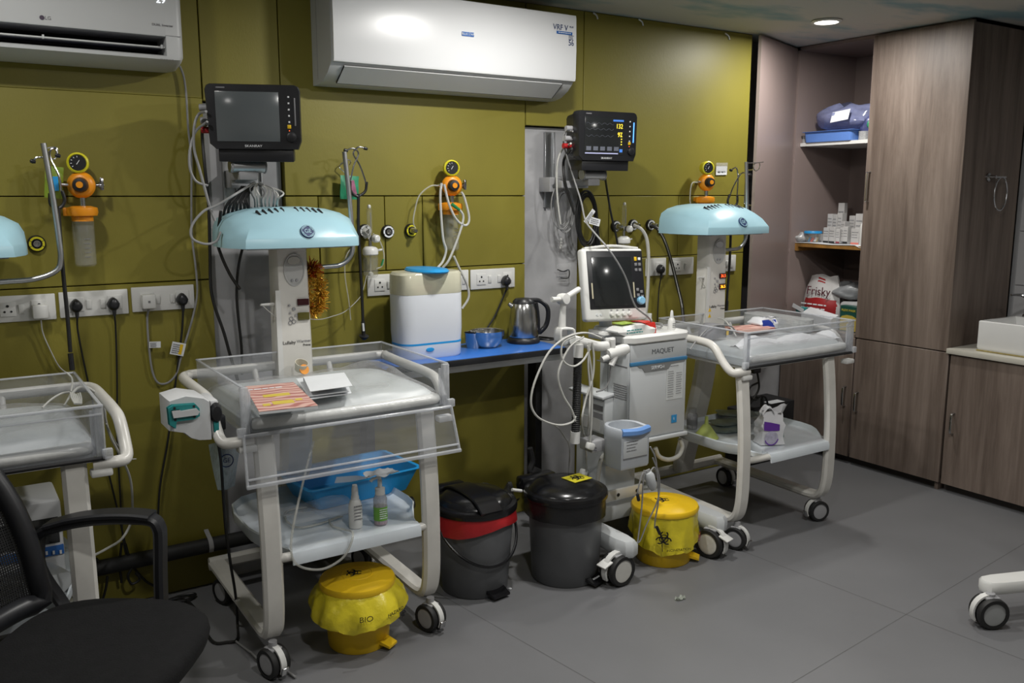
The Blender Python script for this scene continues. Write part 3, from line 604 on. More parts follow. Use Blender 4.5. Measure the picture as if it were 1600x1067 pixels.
# ---------------------------------------------------------------- patient monitors on wall arms
def monitor(c, yaw_, tilt, wd, ht, label, lit):
    t = thing('patient_monitor', c, label, 'monitor', 'patient monitors on wall arms')
    t.rotation_euler = (0, 0, yaw_)
    R = Euler((tilt, 0, 0)).to_matrix().to_4x4()
    def pt(name, mb, m, parent=t, **k): mb.xf(R); return part(name, mb, m, parent, local=True, **k)
    hw, hh = wd / 2, ht / 2
    def plate(x0, x1, z0, z1, y0, y1, bev=.002): return MB().span((x0, y0, z0), (x1, y1, z1), bev)
    # bezel: octagonal front with cut lower corners
    o = [(-hw + .018, hh), (hw - .018, hh), (hw - .006, hh - .006), (hw, hh - .02), (hw, -hh + .03), (hw - .012, -hh), (-hw + .03, -hh), (-hw + .008, -hh + .02), (-hw, hh - .02), (-hw + .006, hh - .006)]
    pt('bezel', MB().rings([[V((x * .985, -.02, z * .985)) for x, z in o], [V((x, -.012, z)) for x, z in o], [V((x, .03, z)) for x, z in o], [V((x * .96, .045, z * .96)) for x, z in o]]), black)
    pt('rear_housing', MB().rings([[V((x * .95, .04, z * .93)) for x, z in o], [V((x * .86, .12, z * .85)) for x, z in o], [V((x * .7, .15, z * .7)) for x, z in o]]), black)
    pt('lower_housing', plate(-hw + .035, hw - .03, -hh - .045, -hh + .004, -.005, .11, .004), black)
    sx0, sx1, sz0, sz1 = -hw + .035, hw - .075, -hh + .028, hh - .026
    pt('screen', plate(sx0, sx1, sz0, sz1, -.0225, -.018, .001), screen if lit else screen_reflection)
    pt('knob', MB().lathe([(0, -.004), (.018, -.004), (.017, .012), (.012, .014), (0, .014)], (hw - .034, -.02, -hh + .045), (0, -1, 0), 20), black)
    pt('light_bar', plate(hw - .022, hw - .017, -hh + .085, hh - .045, -.022, -.018, .001), glow('bar_blue', (.1, .35, 1), 1.6) if lit else inkgrey)
    pt('alarm_key', plate(hw - .048, hw - .035, -hh + .075, -hh + .088, -.0225, -.018, .001), yellow)
    for k in range(5):
        z = hh - .042 - k * .022
        pt('key_symbol', plate(hw - .044, hw - .038, z - .003, z + .003, -.0215, -.019, .0005), paper)
    pt('status_led', plate(hw - .043, hw - .040, -hh + .066, -hh + .069, -.0225, -.019, .0005), glow('led_red', (1, .12, .02), 2))
    def tx(s, size, x, z, m, al='CENTER', sx=1):
        q = text(s, size, V(c), X, Z, m, t, sx=sx, align=al); q.data.transform(R @ Matrix.Translation(V((x, -.0232, z)))); return q
    tx('SKANRAY', .012, -.005, -hh + .012, paper, sx=1.15)
    pt('print', MB().box((-hw + .055, -.0205, hh - .013), (.03, .001, .004)), inkgrey)
    if lit:
        ye = glow('digit_yellow', (.95, .7, .05), 1.0); bl = glow('screen_blue', (.05, .16, .5), .8); gr = glow('screen_grey_line', (.12, .13, .16), .12)
        tx('132', .030, sx1 - .027, sz1 - .040, ye, sx=.85); tx('97', .030, sx1 - .023, sz1 - .078, ye, sx=.85)
        pt('screen_header', plate(sx1 - .062, sx1 - .004, sz1 - .018, sz1 - .010, -.0232, -.022, 0), bl)
        for k in range(5): pt('screen_cell', plate(sx0 + .01 + k * .038, sx0 + .036 + k * .038, sz0 + .018, sz0 + .036, -.0229, -.022, 0), gr)
        pt('screen_footer', plate(sx0 + .004, sx1 - .03, sz0 + .003, sz0 + .008, -.0232, -.022, 0), glow('footer_lilac', (.32, .33, .5), .7))
        pt('touch_key', plate(sx1 - .022, sx1 - .006, sz0 + .012, sz0 + .026, -.0232, -.022, 0), bl)
        for k, zz in enumerate((.03, .055, .085)):
            pt('trace_line', MB().tube([V((sx0 + .008 + i * .0062, -.0228, sz1 - zz + .004 * math.sin(i * 1.3 + k))) for i in range(25)], .0005, 4, 1), gr)
        for k in range(4): pt('side_digit', plate(sx1 - .016, sx1 - .010, sz0 + .045 + k * .012, sz0 + .050 + k * .012, -.0232, -.022, 0), ye)
    # side connectors
    for k, zz in enumerate((hh * .28, -hh * .12, -hh * .42)):
        pt('side_connector', MB().cyl((-hw - .028, .04 + .01 * k, zz), (-hw + .012, .04 + .01 * k, zz), .012, .012, 12), greymetal if k < 2 else red)
    return t
c1 = P(397, 183, y=-.32); monitor(c1, math.radians(-22), math.radians(4), .33, .228, 'black patient monitor with a dark grey blank screen, above the middle warmer', False)
c2 = P(946, 213, y=-.32); monitor(c2, math.radians(-5), math.radians(2), .325, .222, 'black patient monitor showing yellow numbers 132 and 97, above the ventilator', True)
def wall_arm(c, xw, zt_, zb, label, slots):
    t = thing('wall_bracket', (xw, .03, zb), label, 'bracket', 'wall arms carrying the monitors')
    for x, w_ in slots: part('wall_rail', channel(x, zb - .12, zt_, w_), alu, t)
    zc = zb + .02
    part('mount_block', MB().box((xw, -.02, zc - .03), (.085, .09, .07), None, .004), greymetal, t)
    part('horizontal_arm', MB().box(((xw + c.x) / 2, -.13, zc - .03), (abs(c.x - xw) + .07, .05, .035), None, .005), greymetal, t)
    part('pivot', MB().cyl((c.x - .075, -.24, zc + .015), (c.x + .055, -.24, zc + .015), .024), alu, t)
    for s in (-1, 1): part('pivot_ring', MB().lathe([(.024, 0), (.027, .002), (.027, .005), (.024, .007)], (c.x - .01 + s * .062, -.24, zc + .015), (1, 0, 0), 16), greymetal, t)
    part('tilt_plate', MB().box((c.x - .01, -.22, zc + .046), (.15, .10, .012), None, .003), alu, t)
    part('forearm', MB().box((c.x - .01, -.19, zc - .02), (.07, .13, .032), None, .005), greymetal, t)
    for s in (-1, 1): part('bolt', MB().lathe([(.008, 0), (.008, .006), (0, .006)], (xw + s * .022, -.065, zc - .035), (0, -1, 0), 10), alu, t)
    return t
wall_arm(c1, 1.03, 1.90, P(396, 275, y=-.2).z, 'grey swivel arm and wall rails carrying the blank monitor', [(W(362, 290).x, .05), (W(402, 290).x, .05)])
wall_arm(c2, W(858, 290).x, 1.90, P(930, 285, y=-.2).z, 'grey swivel arm on a wall rail carrying the monitor with numbers', [(W(862, 250).x, .05)])
# cables of the blank monitor
def CB(pts, r, m, lab, y=-.1, n=6, group=None): return cable('monitor_cable', [P(p[0], p[1], y=(p[2] if len(p) > 2 else y)) for p in pts], r, m, lab, 'cable', group, n)
CB([(322, 174, -.3), (311, 178), (304, 195), (303, 230), (312, 265), (327, 320), (336, 345)], .0052, cablegrey, 'grey lead plugged into the upper side socket of the blank monitor', -.24)
CB([(324, 190, -.3), (306, 205), (297, 232), (296, 258), (301, 275), (309, 285), (325, 290)], .0045, cablegrey, 'grey lead curling left from the lower side socket of the blank monitor', -.24)
CB([(324, 193, -.3), (316, 205), (320, 260), (326, 320), (328, 390), (331, 460), (350, 520), (360, 556), (372, 596)], .0062, cableblack, 'black lead dropping from the blank monitor down the grey column', -.12)
CB([(398, 285, -.18), (370, 302), (340, 320), (318, 330), (300, 352), (300, 372), (320, 381), (338, 377), (345, 362)], .0045, cablegrey, 'long grey lead swooping left from the bracket around the hood', -.3)
CB([(345, 330, -.25), (340, 375), (346, 400), (360, 430), (375, 452)], .006, cableblack, 'short black lead with a free end beside the warmer post', -.2)
CB([(382, 375, -.1), (372, 420), (370, 470), (377, 540), (378, 585)], .0055, cableblack, 'black lead hanging straight down the grey column behind the warmer', -.03)
rr = random.Random(4)
for i in range(7):
    a = 375 + i * 4
    CB([(378 + i * 3, 292, -.16), (366 + i * 3, 305 + i), (352 + i * 6, 325), (348 + i * 7, 348, -.1)], .0052, cableblack if i % 2 else matblack, 'one of the black leads bunched under the bracket of the blank monitor', -.2, group='bunched black leads')
for i in range(9):
    q = rr.uniform(-3, 3)
    CB([(400 + i * .8, 287, -.2), (392 + i * 6 + q, 298 + rr.uniform(-4, 4)), (396 + i * 5 - q, 312), (398 + i * 4.5, 330, -.13)], .0032, cablewhite if i % 3 else cablegrey, 'one of the thin pale sensor leads spilling over the hood of the middle warmer', -.22 - .012 * i, group='pale sensor leads')
CB([(405, 284), (418, 292), (428, 297), (432, 295)], .003, cablegrey, 'short grey sensor lead sticking out right under the blank monitor', -.24)
# cables of the lit monitor
CB([(895, 205, -.3), (884, 206), (880, 220), (886, 245), (897, 280), (908, 315, -.3), (915, 345, -.45), (930, 365, -.58), (950, 388, -.68), (968, 415, -.70), (980, 440, -.70), (987, 465, -.70), (994, 480, -.70), (1003, 488, -.69), (1015, 498, -.66), (1022, 512, -.66)], .004, cablegrey, 'long grey lead from the lit monitor down across the ventilator screen', -.22)
CB([(892, 224, -.3), (878, 235), (871, 255), (870, 290), (872, 320), (876, 350)], .0045, cablewhite, 'pale lead falling left of the lit monitor', -.15)
CB([(893, 232, -.28), (881, 250), (882, 280), (890, 310), (898, 335)], .0065, cableblack, 'black lead falling behind the lit monitor', -.17)
CB([(945, 274, -.25), (949, 300), (955, 335), (962, 365), (966, 388)], .0055, cableblack, 'black lead dropping from the lit monitor past the flowmeter', -.12)
for i in range(8):
    a = rr.uniform(-4, 4); pts = []
    for k in range(13):
        an = 2 * math.pi * k / 12 + .3; pts.append((880 + a + (10 + i * .8) * math.cos(an), 326 + a + (27 + i * 1.2) * math.sin(an)))
    CB(pts, .0026, cablegrey, 'one of the coiled grey sensor leads hung beside the lit monitor bracket', -.04 - .007 * i, 3, group='coiled grey leads')
for i in range(5):
    a = rr.uniform(-3, 3); pts = []
    for k in range(15):
        an = 2 * math.pi * k / 12 - 1.2; pts.append((917 + a + (12 + i) * math.cos(an), 342 + a + (36 + 2 * i) * math.sin(an)))
    pts += [(925 + i * 3, 380), (932 + i * 3, 390)]
    CB(pts, .0052, cableblack, 'one of the coiled black leads under the lit monitor', -.06 - .013 * i, 3, group='coiled black leads')
def lead_tag(px, py, wd, ht, rot, label):
    c = P(px, py, y=-.25); t = thing('lead_tag', c, label, 'label'); u = V((math.cos(rot), -.1, math.sin(rot))); v = V((-math.sin(rot), 0, math.cos(rot)))
    part('paper_tag', quad_plate(MB(), c, u, v, wd, ht, .0012), paper, t); scribble(t, c + V((0, -.003, 0)), u, v, wd * .8, 3, ht * .25, inkgrey, 9)
lead_tag(921, 338, .075, .022, .9, 'white folded tag on the coiled black leads, left of the other tag'); lead_tag(929, 346, .06, .034, -.25, 'white printed tag hanging on the coiled black leads')
# small clear bag hanging on the right column
t = thing('hanging_pouch', W(880, 425, .02), 'small clear pouch with a white clip hung on the grey column', 'pouch')
part('pouch', MB().grid(lambda u, v: W(880, 427, .02) + V(((u - .5) * .09, -.006 - .008 * math.sin(math.pi * u) * math.sin(math.pi * v), (v - .5) * .10)), 6, 6), film, t)
part('clip', MB().tube(PW((876, 370), (877, 380), (875, 389), y=.0), .006, 8), white, t); scribble(t, W(880, 428, 0), X, Z, .05, 3, .012, inkgrey, 6)
part('pouch_tube', MB().tube(PW((871, 421), (880, 424), (889, 422), (888, 434), (876, 434), y=.0), .0028, 5), cableblack, t)
# ---------------------------------------------------------------- casters
def caster(parent, pos, r, ang, hub, top, local=True, brake=True, low=True):
    """twin-disc caster; pos = contact point, ang = rolling direction"""
    R = Matrix.Translation(V(pos)) @ Matrix.Rotation(ang, 4, 'Z')
    def pt(name, mb, m, par): return part(name, mb.xf(R), m, par, local=local)
    root = pt('caster', MB().cyl((0, 0, r * 1.5), (0, 0, top), r * .28).box((.0, 0, r * 1.92), (r * .9, r * .8, r * .16), None, r * .04), greymetal, parent)
    for s in (-1, 1):
        y = s * r * .42
        pt('tyre', MB().lathe([(r * .72, -r * .22), (r * .94, -r * .22), (r, -r * .12), (r, r * .12), (r * .94, r * .22), (r * .72, r * .22)], (0, y, r), (0, 1, 0), 28, cap=False), rubber, root)
        pt('hub_cap', MB().lathe([(0, -r * .18), (r * .74, -r * .16), (r * .74, r * .16), (r * .6, r * .2 * s if s > 0 else r * .16), (r * .3, r * .16), (0, r * .19 if s > 0 else r * .16)], (0, y, r), (0, 1, 0), 24), hub, root)
    m_ = MB(); n = 10; rs = []
    for k in range(n + 1):
        a = -.5 + k / n * (math.pi * .72); c = V((-math.cos(a) * r * 1.04, 0, r + math.sin(a) * r * 1.04)); d = V((-math.cos(a), 0, math.sin(a)))
        rs.append([c + V((0, -r * .2, 0)), c + V((0, r * .2, 0)), c + d * r * .12 + V((0, r * .2, 0)), c + d * r * .12 + V((0, -r * .2, 0))])
    pt('fork_cover', m_.rings(rs), white, root)
    if brake and low: pt('brake_pedal', MB().box((-r * 1.2, 0, r * .72), (r * .16, r * .5, r * .55), Euler((0, -.3, 0)).to_matrix(), r * .05), steel, root)
    elif brake: pt('brake_pedal', MB().box((-r * 1.05, 0, r * 1.55), (r * .75, r * .8, r * .12), Euler((0, -.35, 0)).to_matrix(), r * .05), white, root)
    return root
# ---------------------------------------------------------------- infant warmers
def hood_ring(z, fy, fh, sy, sh, ry, rh):
    return [V(p) for p in ((-fh * .5, fy - .008, z), (0, fy - .012, z), (fh * .5, fy - .008, z), (fh, fy + .012, z), ((fh + sh) * .5 + .012, (fy + sy) * .5 + .012, z), (sh, sy, z), (sh, (sy + ry) / 2, z), (rh, ry, z), (0, ry + .01, z), (-rh, ry, z), (-sh, (sy + ry) / 2, z), (-sh, sy, z), (-(fh + sh) * .5 - .012, (fy + sy) * .5 + .012, z), (-fh, fy + .012, z))]
OW = V((1.14, -.84, 0))
POLE = [P(470, 421, y=-.22), P(505, 417, y=-.22), P(531, 414, y=-.22), P(545, 404, y=-.22), P(551, 388, y=-.22), P(550, 362, y=-.22), P(546, 310, y=-.22), P(538, 237, y=-.22)]
def warmer(cx, yf, label, dropped, lit, legs=(-.29, .29), cast=((-.29, 0), (.28, 0), (-.27, .64), (.30, .64)), angs=(.9, .5, 1.2, 1.0), short_side=0, hook=False, lw=.238, pshift=0, pole=0):
    t = thing('infant_warmer', (cx, yf, 0), label, 'warmer', 'infant warmers along the olive wall')
    def pt(name, mb, m, par=None, **k): return part(name, mb, m, par or t, local=True, **k)
    # legs: flat bar running down, round the bend and back along the floor
    for s, lx in zip((-1, 1), legs):
        pts = [(lx, .03, .838), (lx, .012, .7), (lx, -.005, .5), (lx, -.008, .3), (lx, .0, .2), (lx, .022, .148), (lx, .07, .128), (lx, .2, .128), (lx, .45, .132), (lx, .72, .136)]
        pt('leg', MB().bar(pts, X, .068, .034, 5), white2)
    pt('rear_crossbar', MB().bar([(legs[0] - .03, .725, .136), (legs[1] + .03, .725, .136)], Z, .05, .035, 1), white2)
    for (x, y), a in zip(cast, angs): caster(t, (x, y, 0), .052, a, greymetal, .125)
    # post
    lower = [(pshift, .70, .14), (pshift, .675, .25), (pshift * .95, .62, .45), (pshift * .7, .585, .65), (pshift * .1, .585, .86)]
    pt('lower_post', MB().bar(lower, X, .125, .07, 6), white2)
    pt('post', MB().rings([[V((sx * w_, y + dy, z)) for sx, y in ((-1, .56), (-.86, .545), (.86, .545), (1, .56), (1, .625), (-1, .625))] for z, w_, dy in ((.80, .072, 0), (1.05, .069, .0), (1.25, .066, .003), (1.43, .064, .006))]), white2)
    pt('side_strip', MB().span((-.0715, .55, .86), (-.052, .5445, 1.24)), white, t)
    e = [(.042 * math.cos(k * math.pi / 12), .064 * math.sin(k * math.pi / 12)) for k in range(24)]
    ov = pt('oval_recess', MB().rings([[V((.006 + x * f, .5485 - d, 1.315 + z * f)) for x, z in e] for f, d in ((1, 0), (.98, .004), (.9, .004), (.86, .001))]), mat('pale_grey_plastic', (.45, .45, .44), .4), t)
    pt('lamp_eye', MB().rings([[V((.006 + x * .6, .548 - d, 1.35 + z * .25)) for x, z in e] for d in (0, .0035)]), steel, ov)
    for s in (-1, 1): pt('sensor_port', MB().lathe([(0, 0), (.0065, 0), (.005, .004), (0, .004)], (.006 + s * .009, .5475, 1.275), (0, -1, 0), 12), greymetal, ov)
    yl = .5425
    def win(x, z, w_, h, m, nm='display'): return pt(nm, MB().box((x, yl, z), (w_, .006, h), None, .0015), m)
    win(.035, 1.19, .046, .026, mat('dark_red_window', (.05, .012, .015), .15)); win(.035, 1.135, .046, .03, mat('olive_window', (.10, .09, .02), .2) if not lit else mat('dark_red_window', (.05, .012, .015), .15))
    if lit:
        for z, m in ((1.19, glow('digit_red', (1, .10, .02), 2.2)), (1.135, glow('digit_orange', (1, .42, .02), 2.2))):
            text('36.5', .022, V((cx, yf, 0)) + V((.035, yl - .0036, z)), X, Z, m, t, 'led_digits', sx=.95)
    for x, z, r in ((-.002, 1.165, .007), (-.02, 1.18, .0045), (-.018, 1.15, .0045), (.005, 1.14, .005)): pt('button', MB().lathe([(r, 0), (r, .003), (0, .0035)], (x, .545, z), (0, -1, 0), 12), greymetal)
    m_ = MB()
    for x, z in ((-.014, 1.128), (-.004, 1.116), (-.018, 1.112)): arc_strip(m_, V((x, .5445, z)), X, Z, .006, .0085, 0, 2 * math.pi, 14)
    pt('symbol_print', m_, inkgrey, smooth=False)
    o = V((cx, yf, 0))
    text('Lullaby', .0185, o + V((-.026, .5445, 1.035)), X, Z, inkblack, t); text('Warmer', .0165, o + V((.033, .5445, 1.037)), X, Z, inkgrey, t); text('Prime', .013, o + V((.044, .5445, 1.021)), X, Z, inkblack, t)
    if lit:
        for z in (1.02, .99):
            pt('warning_sticker', MB().rings([[V((-.048 + a, .5448 - d, z + b_)) for a, b_ in ((-.011, -.009), (.011, -.009), (0, .011))] for d in (0, .001)]), yellow, smooth=False)
    pt('probe_plug', MB().tube([(-.07, .575, 1.185), (-.125, .56, 1.188)], [.007, .004], 8, 1), white)
    pt('probe_lead', MB().tube([(-.12, .56, 1.187), (-.10, .555, 1.165), (-.068, .56, 1.135)], .0016, 5), cablewhite)
    # hood
    H = [(1.408, .40, .215, .55, .262, .72, .25), (1.44, .40, .213, .55, .262, .72, .25), (1.446, .403, .209, .552, .261, .72, .25), (1.48, .425, .19, .555, .257, .72, .246), (1.508, .455, .165, .56, .243, .72, .235), (1.53, .485, .13, .565, .205, .715, .2), (1.546, .515, .09, .58, .15, .70, .15), (1.554, .55, .05, .60, .08, .68, .08)]
    hd = pt('hood', MB().rings([hood_ring(*h) for h in H]), hoodblue)
    pt('heater_grille', MB().span((-.2, .44, 1.402), (.2, .70, 1.41)), greymetal, hd)
    for k in range(10):
        x = -.135 + k * .023 + (.03 if k > 4 else 0); z = 1.543 - .6 * x * x; pt('vent_slot', MB().box((x, .507, z - .003), (.007, .034, .014), Euler((.5, 0, .2)).to_matrix()), inkblack, hd)
    # round emblem
    n = V((0, -1, .62)).normalized(); u, v, _ = X, n.cross(X), n; c = V((.012, .402, 1.465))
    em = pt('round_emblem', MB().lathe([(.027, -.006), (.027, .0035), (.026, .0045), (0, .0045)], c, n, 24), navy, hd)
    m_ = MB(); cc = c + n * .0052
    arc_strip(m_, cc, u, v, .0225, .0245, 0, 2 * math.pi, 24)
    for k in range(4):
        a = k * math.pi / 2 + .1; arc_strip(m_, cc, u, v, .0185, .0205, a, a + 1.0, 8)
    text('GE', .0235, V((cx, yf, 0)) + cc, u, v, hoodblue, hd, 'emblem_letters', sx=.9)
    pt('emblem_scroll', m_, hoodblue, hd, smooth=False)
    # drip pole
    pl = pt('drip_pole', MB().tube([p - OW + V((pole * min(1, i / 3), 0, 0)) for i, p in enumerate(POLE)], .0095, 10, 5), alu)
    if hook: pt('wire_hook', MB().tube([POLE[-1] - OW + V(p) for p in ((0, 0, -.006), (.06, 0, -.004), (.10, 0, -.004), (.10, 0, -.03), (.075, 0, -.045), (.055, 0, -.028), (.068, 0, -.006), (.13, 0, .002))], .0028, 6, 3), steel, pl)
    # tube frame round the bed
    q = [(-.34, .015, .822), (-.40, .01, .822), (-.432, .025, .826), (-.438, .07, .862), (-.436, .13, .922), (-.432, .2, .938), (-.43, .36, .94), (-.425, .54, .94), (-.40, .59, .94), (-.34, .605, .94), (0, .605, .94)]
    sh_ = [(.385, .07, .86), (.388, .12, .915), (.392, .2, .93), (.392, .45, .935), (.388, .56, .94), (.36, .6, .94)]
    ml = q if short_side != -1 else [(-a, b_, c_) for a, b_, c_ in sh_] + [q[-1]]
    mr = [(-a, b_, c_) for a, b_, c_ in reversed(q[:-1])] if short_side != 1 else list(reversed(sh_))
    pt('tube_frame', MB().tube(ml + mr, .0185, 10, 4), white2)
    for s in (-1, 1): pt('tube_end', MB().box((s * .36, .012, .797), (.06, .04, .022), None, .006), white)
    for s in (-1, 1): pt('bed_bracket', MB().cyl((s * .15, .6, .94), (s * .15, .56, .87), .011), white2)
    # bed
    pt('bed_base', MB().span((-.345, .02, .826), (.345, .55, .845), .004), white)
    pt('bed_floor', MB().span((-.372, .0, .846), (.372, .566, .853), .002), acrylic)
    tw = .005
    def wall(nm, a, b_):
        w_ = pt(nm, MB().span(a, b_, .001, 1), acrylic); return w_
    zb, zt2 = .848, 1.003
    wl = wall('rear_wall', (-.372, .562, zb), (.372, .567, zt2)); pt('rim', MB().span((-.374, .559, zt2 - .006), (.374, .569, zt2), .002), acrylic_edge, wl)
    for s in (-1, 1):
        wl = wall('side_wall', (s * .372, .004, zb), (s * .367, .562, zt2)); pt('rim', MB().span((s * .374, .0, zt2 - .006), (s * .365, .565, zt2), .002), acrylic_edge, wl)
        pt('corner_post', MB().span((s * .376, -.004, zb - .015), (s * .350, .016, zt2 - .004), .004), acrylic_edge, wl)
        pt('corner_post', MB().span((s * .350, .010, zb), (s * .340, .018, zt2 - .02), .003), acrylic_edge, wl)
        pt('latch', MB().box((s * .378, -.004, .855), (.03, .02, .03), None, .005), acrylic_edge, wl)
    if dropped:
        m_ = MB(); a, b_ = V((0, -.012, .842)), V((0, -.055, .690))
        d = V((0, -.004, .0012))
        m_.rings([[V((x * f, p.y + dd, p.z)) for x, p, dd, f in ((-.375, a, 0, 1), (-.375, b_, 0, 1.02), (.375, b_, 0, 1.02), (.375, a, 0, 1))], [V((x * f, p.y - .006, p.z)) for x, p, f in ((-.375, a, 1), (-.375, b_, 1.02), (.375, b_, 1.02), (.375, a, 1))]])
        fp = pt('front_panel', m_, acrylic)
        pt('hinge_rail', MB().cyl((-.374, -.012, .843), (.374, -.012, .843), .006), acrylic_edge, fp)
        pt('rim', MB().box((0, -.06, .690), (.775, .016, .012), None, .003), acrylic_edge, fp); pt('rim', MB().box((0, -.055, .712), (.76, .012, .006), None, .002), acrylic_edge, fp)
        for s in (-1, 1): pt('end_rim', MB().bar([(s * .375, -.014, .842), (s * .383, -.058, .690)], X, .008, .012, 1), acrylic_edge, fp)
    else:
        fp = wall('front_panel', (-.372, -.004, zb - .012), (.372, .001, zt2))
        pt('rim', MB().span((-.376, -.010, zt2 - .008), (.376, .006, zt2), .003), acrylic_edge, fp); pt('rim', MB().span((-.37, -.008, zt2 - .032), (.37, -.003, zt2 - .026), .001), acrylic_edge, fp)
        pt('hinge_rail', MB().cyl((-.37, -.004, zb - .006), (.37, -.004, zb - .006), .006), matblack, fp)
    # mattress with its clear cover
    pillow = lambda u: (1 - abs(2 * u - 1) ** 8) ** .5 if abs(2 * u - 1) < 1 else 0
    mx, my0, my1 = .352, .018, .55
    base_z, top_z = .854, .915
    def ms(u, v):
        h = pillow(u) * pillow(v); return V((-mx + 2 * mx * u, my0 + (my1 - my0) * v, base_z + (top_z - base_z) * (.35 + .65 * h) + .004 * math.sin(7 * u + 3 * v) * h))
    mt = pt('mattress', MB().grid(ms, 20, 16, .03), mat('mattress_vinyl', (.52, .56, .57), .35, noise=.05, nscale=5))
    rr2 = random.Random(int(cx * 100) + 5); ph = [rr2.uniform(0, 6) for _ in range(6)]
    def cov(u, v):
        p = ms(u, v); h = pillow(u) * pillow(v); p.z += .009 + .0035 * h * (math.sin(23 * u + 9 * v + ph[0]) + math.sin(17 * v - 11 * u + ph[1])) + (.03 * max(0, u - .72) * max(0, v - .3) * 6 if dropped else 0); return p
    pt('clear_cover', MB().grid(cov, 40, 30), film, mt)
    # front pad roll
    pt('pad_roll', MB().tube([(-.33, .028, .872), (-.30, .016, .872), (0, .012, .870), (.30, .016, .872), (.33, .04, .872)], .020, 10, 5), mat('pad_cover', (.62, .63, .62), .25, noise=.08, nscale=18, bump=.2, bscale=40), mt)
    # storage tray
    o2 = [(-.235, .0), (.235, .0), (.25, .05), (.272, .10), (.30, .15), (.312, .22), (.31, .40), (.29, .50), (.24, .56), (.15, .59), (-.15, .59), (-.24, .56), (-.29, .50), (-.31, .40), (-.312, .22), (-.30, .15), (-.272, .10), (-.25, .05)]
    def rg(f, z, dz=0): return [V((x * f, .29 + (y - .29) * f, z - (dz if y < .06 else 0))) for x, y in o2]
    pt('storage_tray', MB().rings([rg(.97, .40, 0), rg(1, .415, .008), rg(1, .448, .022), rg(.985, .452, .022), rg(.95, .43, .004), rg(.90, .424), rg(.4, .424), rg(.05, .424)]), traywhite)
    pt('tray_front_lip', MB().rings([[V((x, y, z)) for y, z in ((.03, .428), (.0, .43), (-.022, .425), (-.03, .41), (-.03, .385), (-.024, .385), (-.02, .405), (.0, .415), (.03, .415))] for x in (-lw, lw)]), traywhite)
    for s, lx in zip((-1, 1), legs): pt('tray_tube', MB().tube([(lx + s * .01, .0, .418), ((lx * .6 + s * lw * .4), -.008, .412), (s * (lw - .02), -.008, .41)], .0155, 10, 4), white2)
    return t
w1 = warmer(1.14, -.84, 'infant warmer with its clear front flap hanging down and a gold garland on it', True, False, short_side=1, legs=(-.302, .288), cast=((-.31, 0), (.285, 0), (-.29, .64), (.30, .64)), angs=(1.88, 1.88, 1.9, 1.9))
w2 = warmer(3.33, -.935, 'infant warmer with lit red and orange readings in front of the cabinet', False, True, short_side=1, legs=(-.365, .232), cast=((-.37, .01), (.235, .045), (-.33, .66), (.25, .66)), angs=(1.9, -.32, 1.9, 1.5), hook=True, lw=.205, pshift=-.05)
w0 = warmer(-.01, -.85, 'infant warmer cut off by the left edge of the picture behind the chair', False, False, pole=.085)
# ---------------------------------------------------------------- ventilator on its cart
vb0 = P(982, 600, y=-.70).x; vb1 = P(1071, 600, y=-.70).x; vyb = min(-.30, P(937, 560, x=vb0).y); vz0, vz1 = P(982, 692, y=-.70).z, P(982, 539, y=-.70).z
vcx = (vb0 + vb1) / 2
vt = thing('ventilator', (vcx, -.55, 0), 'white ventilator with tilted black screen on a wheeled cart, between the bins and right warmer', 'ventilator')
vmat = mat('ventilator_grey', (.52, .54, .55), .35, noise=.03, nscale=6)
part('body', MB().span((vb0, -.70, vz0), (vb1, vyb, vz1), .008), vmat, vt)
part('door_panel', MB().span((vb0 + .004, -.706, vz0 + .012), (vb1 - .004, -.698, vz1 - .095), .003), vmat, vt)
part('upper_panel', MB().span((vb0 + .004, -.706, vz1 - .082), (vb1 - .004, -.698, vz1 - .004), .003), vmat, vt)
part('bottom_plate', MB().span((vb0 - .01, -.715, vz0 - .012), (vb1 + .01, vyb, vz0 + .006), .004), vmat, vt)
yf = -.7065
part('blue_stripe', MB().span((vb0 + .003, yf - .003, vz1 - .096), (vb1 - .003, -.70, vz1 - .080), .001), mat('steel_blue', (.05, .19, .36), .4, noise=.04), vt)
zz = vz1 - .096; m_ = MB(); m_.rings([[V((vcx - .015 + x, y_, z)) for x, z in ((-.115, zz), (-.10, zz - .012), (-.085, zz - .014), (-.07, zz - .034), (.07, zz - .034), (.085, zz - .014), (.17, zz - .008), (.17, zz))] for y_ in (-.70, yf - .002)])
part('grey_name_plate', m_, mat('mid_grey_plastic', (.2, .205, .205), .4, noise=.03), vt)
text('MAQUET', .031, (vcx + .02, yf - .0005, vz1 - .043), X, Z, mat('letter_grey', (.13, .14, .15), .5), vt, sx=1.05); text('SERVO-i', .02, (vcx - .01, yf - .003, zz - .018), X, Z, paper, vt, sx=1.1)
pc = V((vb1 - .075, yf - .0005, (vz0 + vz1) / 2 + .03)); part('printed_card', quad_plate(MB(), pc, X, Z, .10, .165, .0012), mat('card_white', (.58, .6, .6), .5), vt)
scribble(vt, pc + V((-.025, -.002, -.01)), X, Z, .035, 12, .0105, inkgrey, 21, .14); scribble(vt, pc + V((.025, -.002, -.01)), X, Z, .035, 10, .0105, inkgrey, 22, .14); scribble(vt, pc + V((0, -.002, .072)), X, Z, .06, 1, .01, inkgrey, 23, .2)
part('blue_tag', quad_plate(MB(), P(1053, 654, y=yf - .001), X, Z, .032, .036, .0015), mat('tag_blue', (.03, .25, .52), .4, noise=.05), vt); text('i', .02, P(1053, 654, y=yf - .004), X, Z, paper, vt)
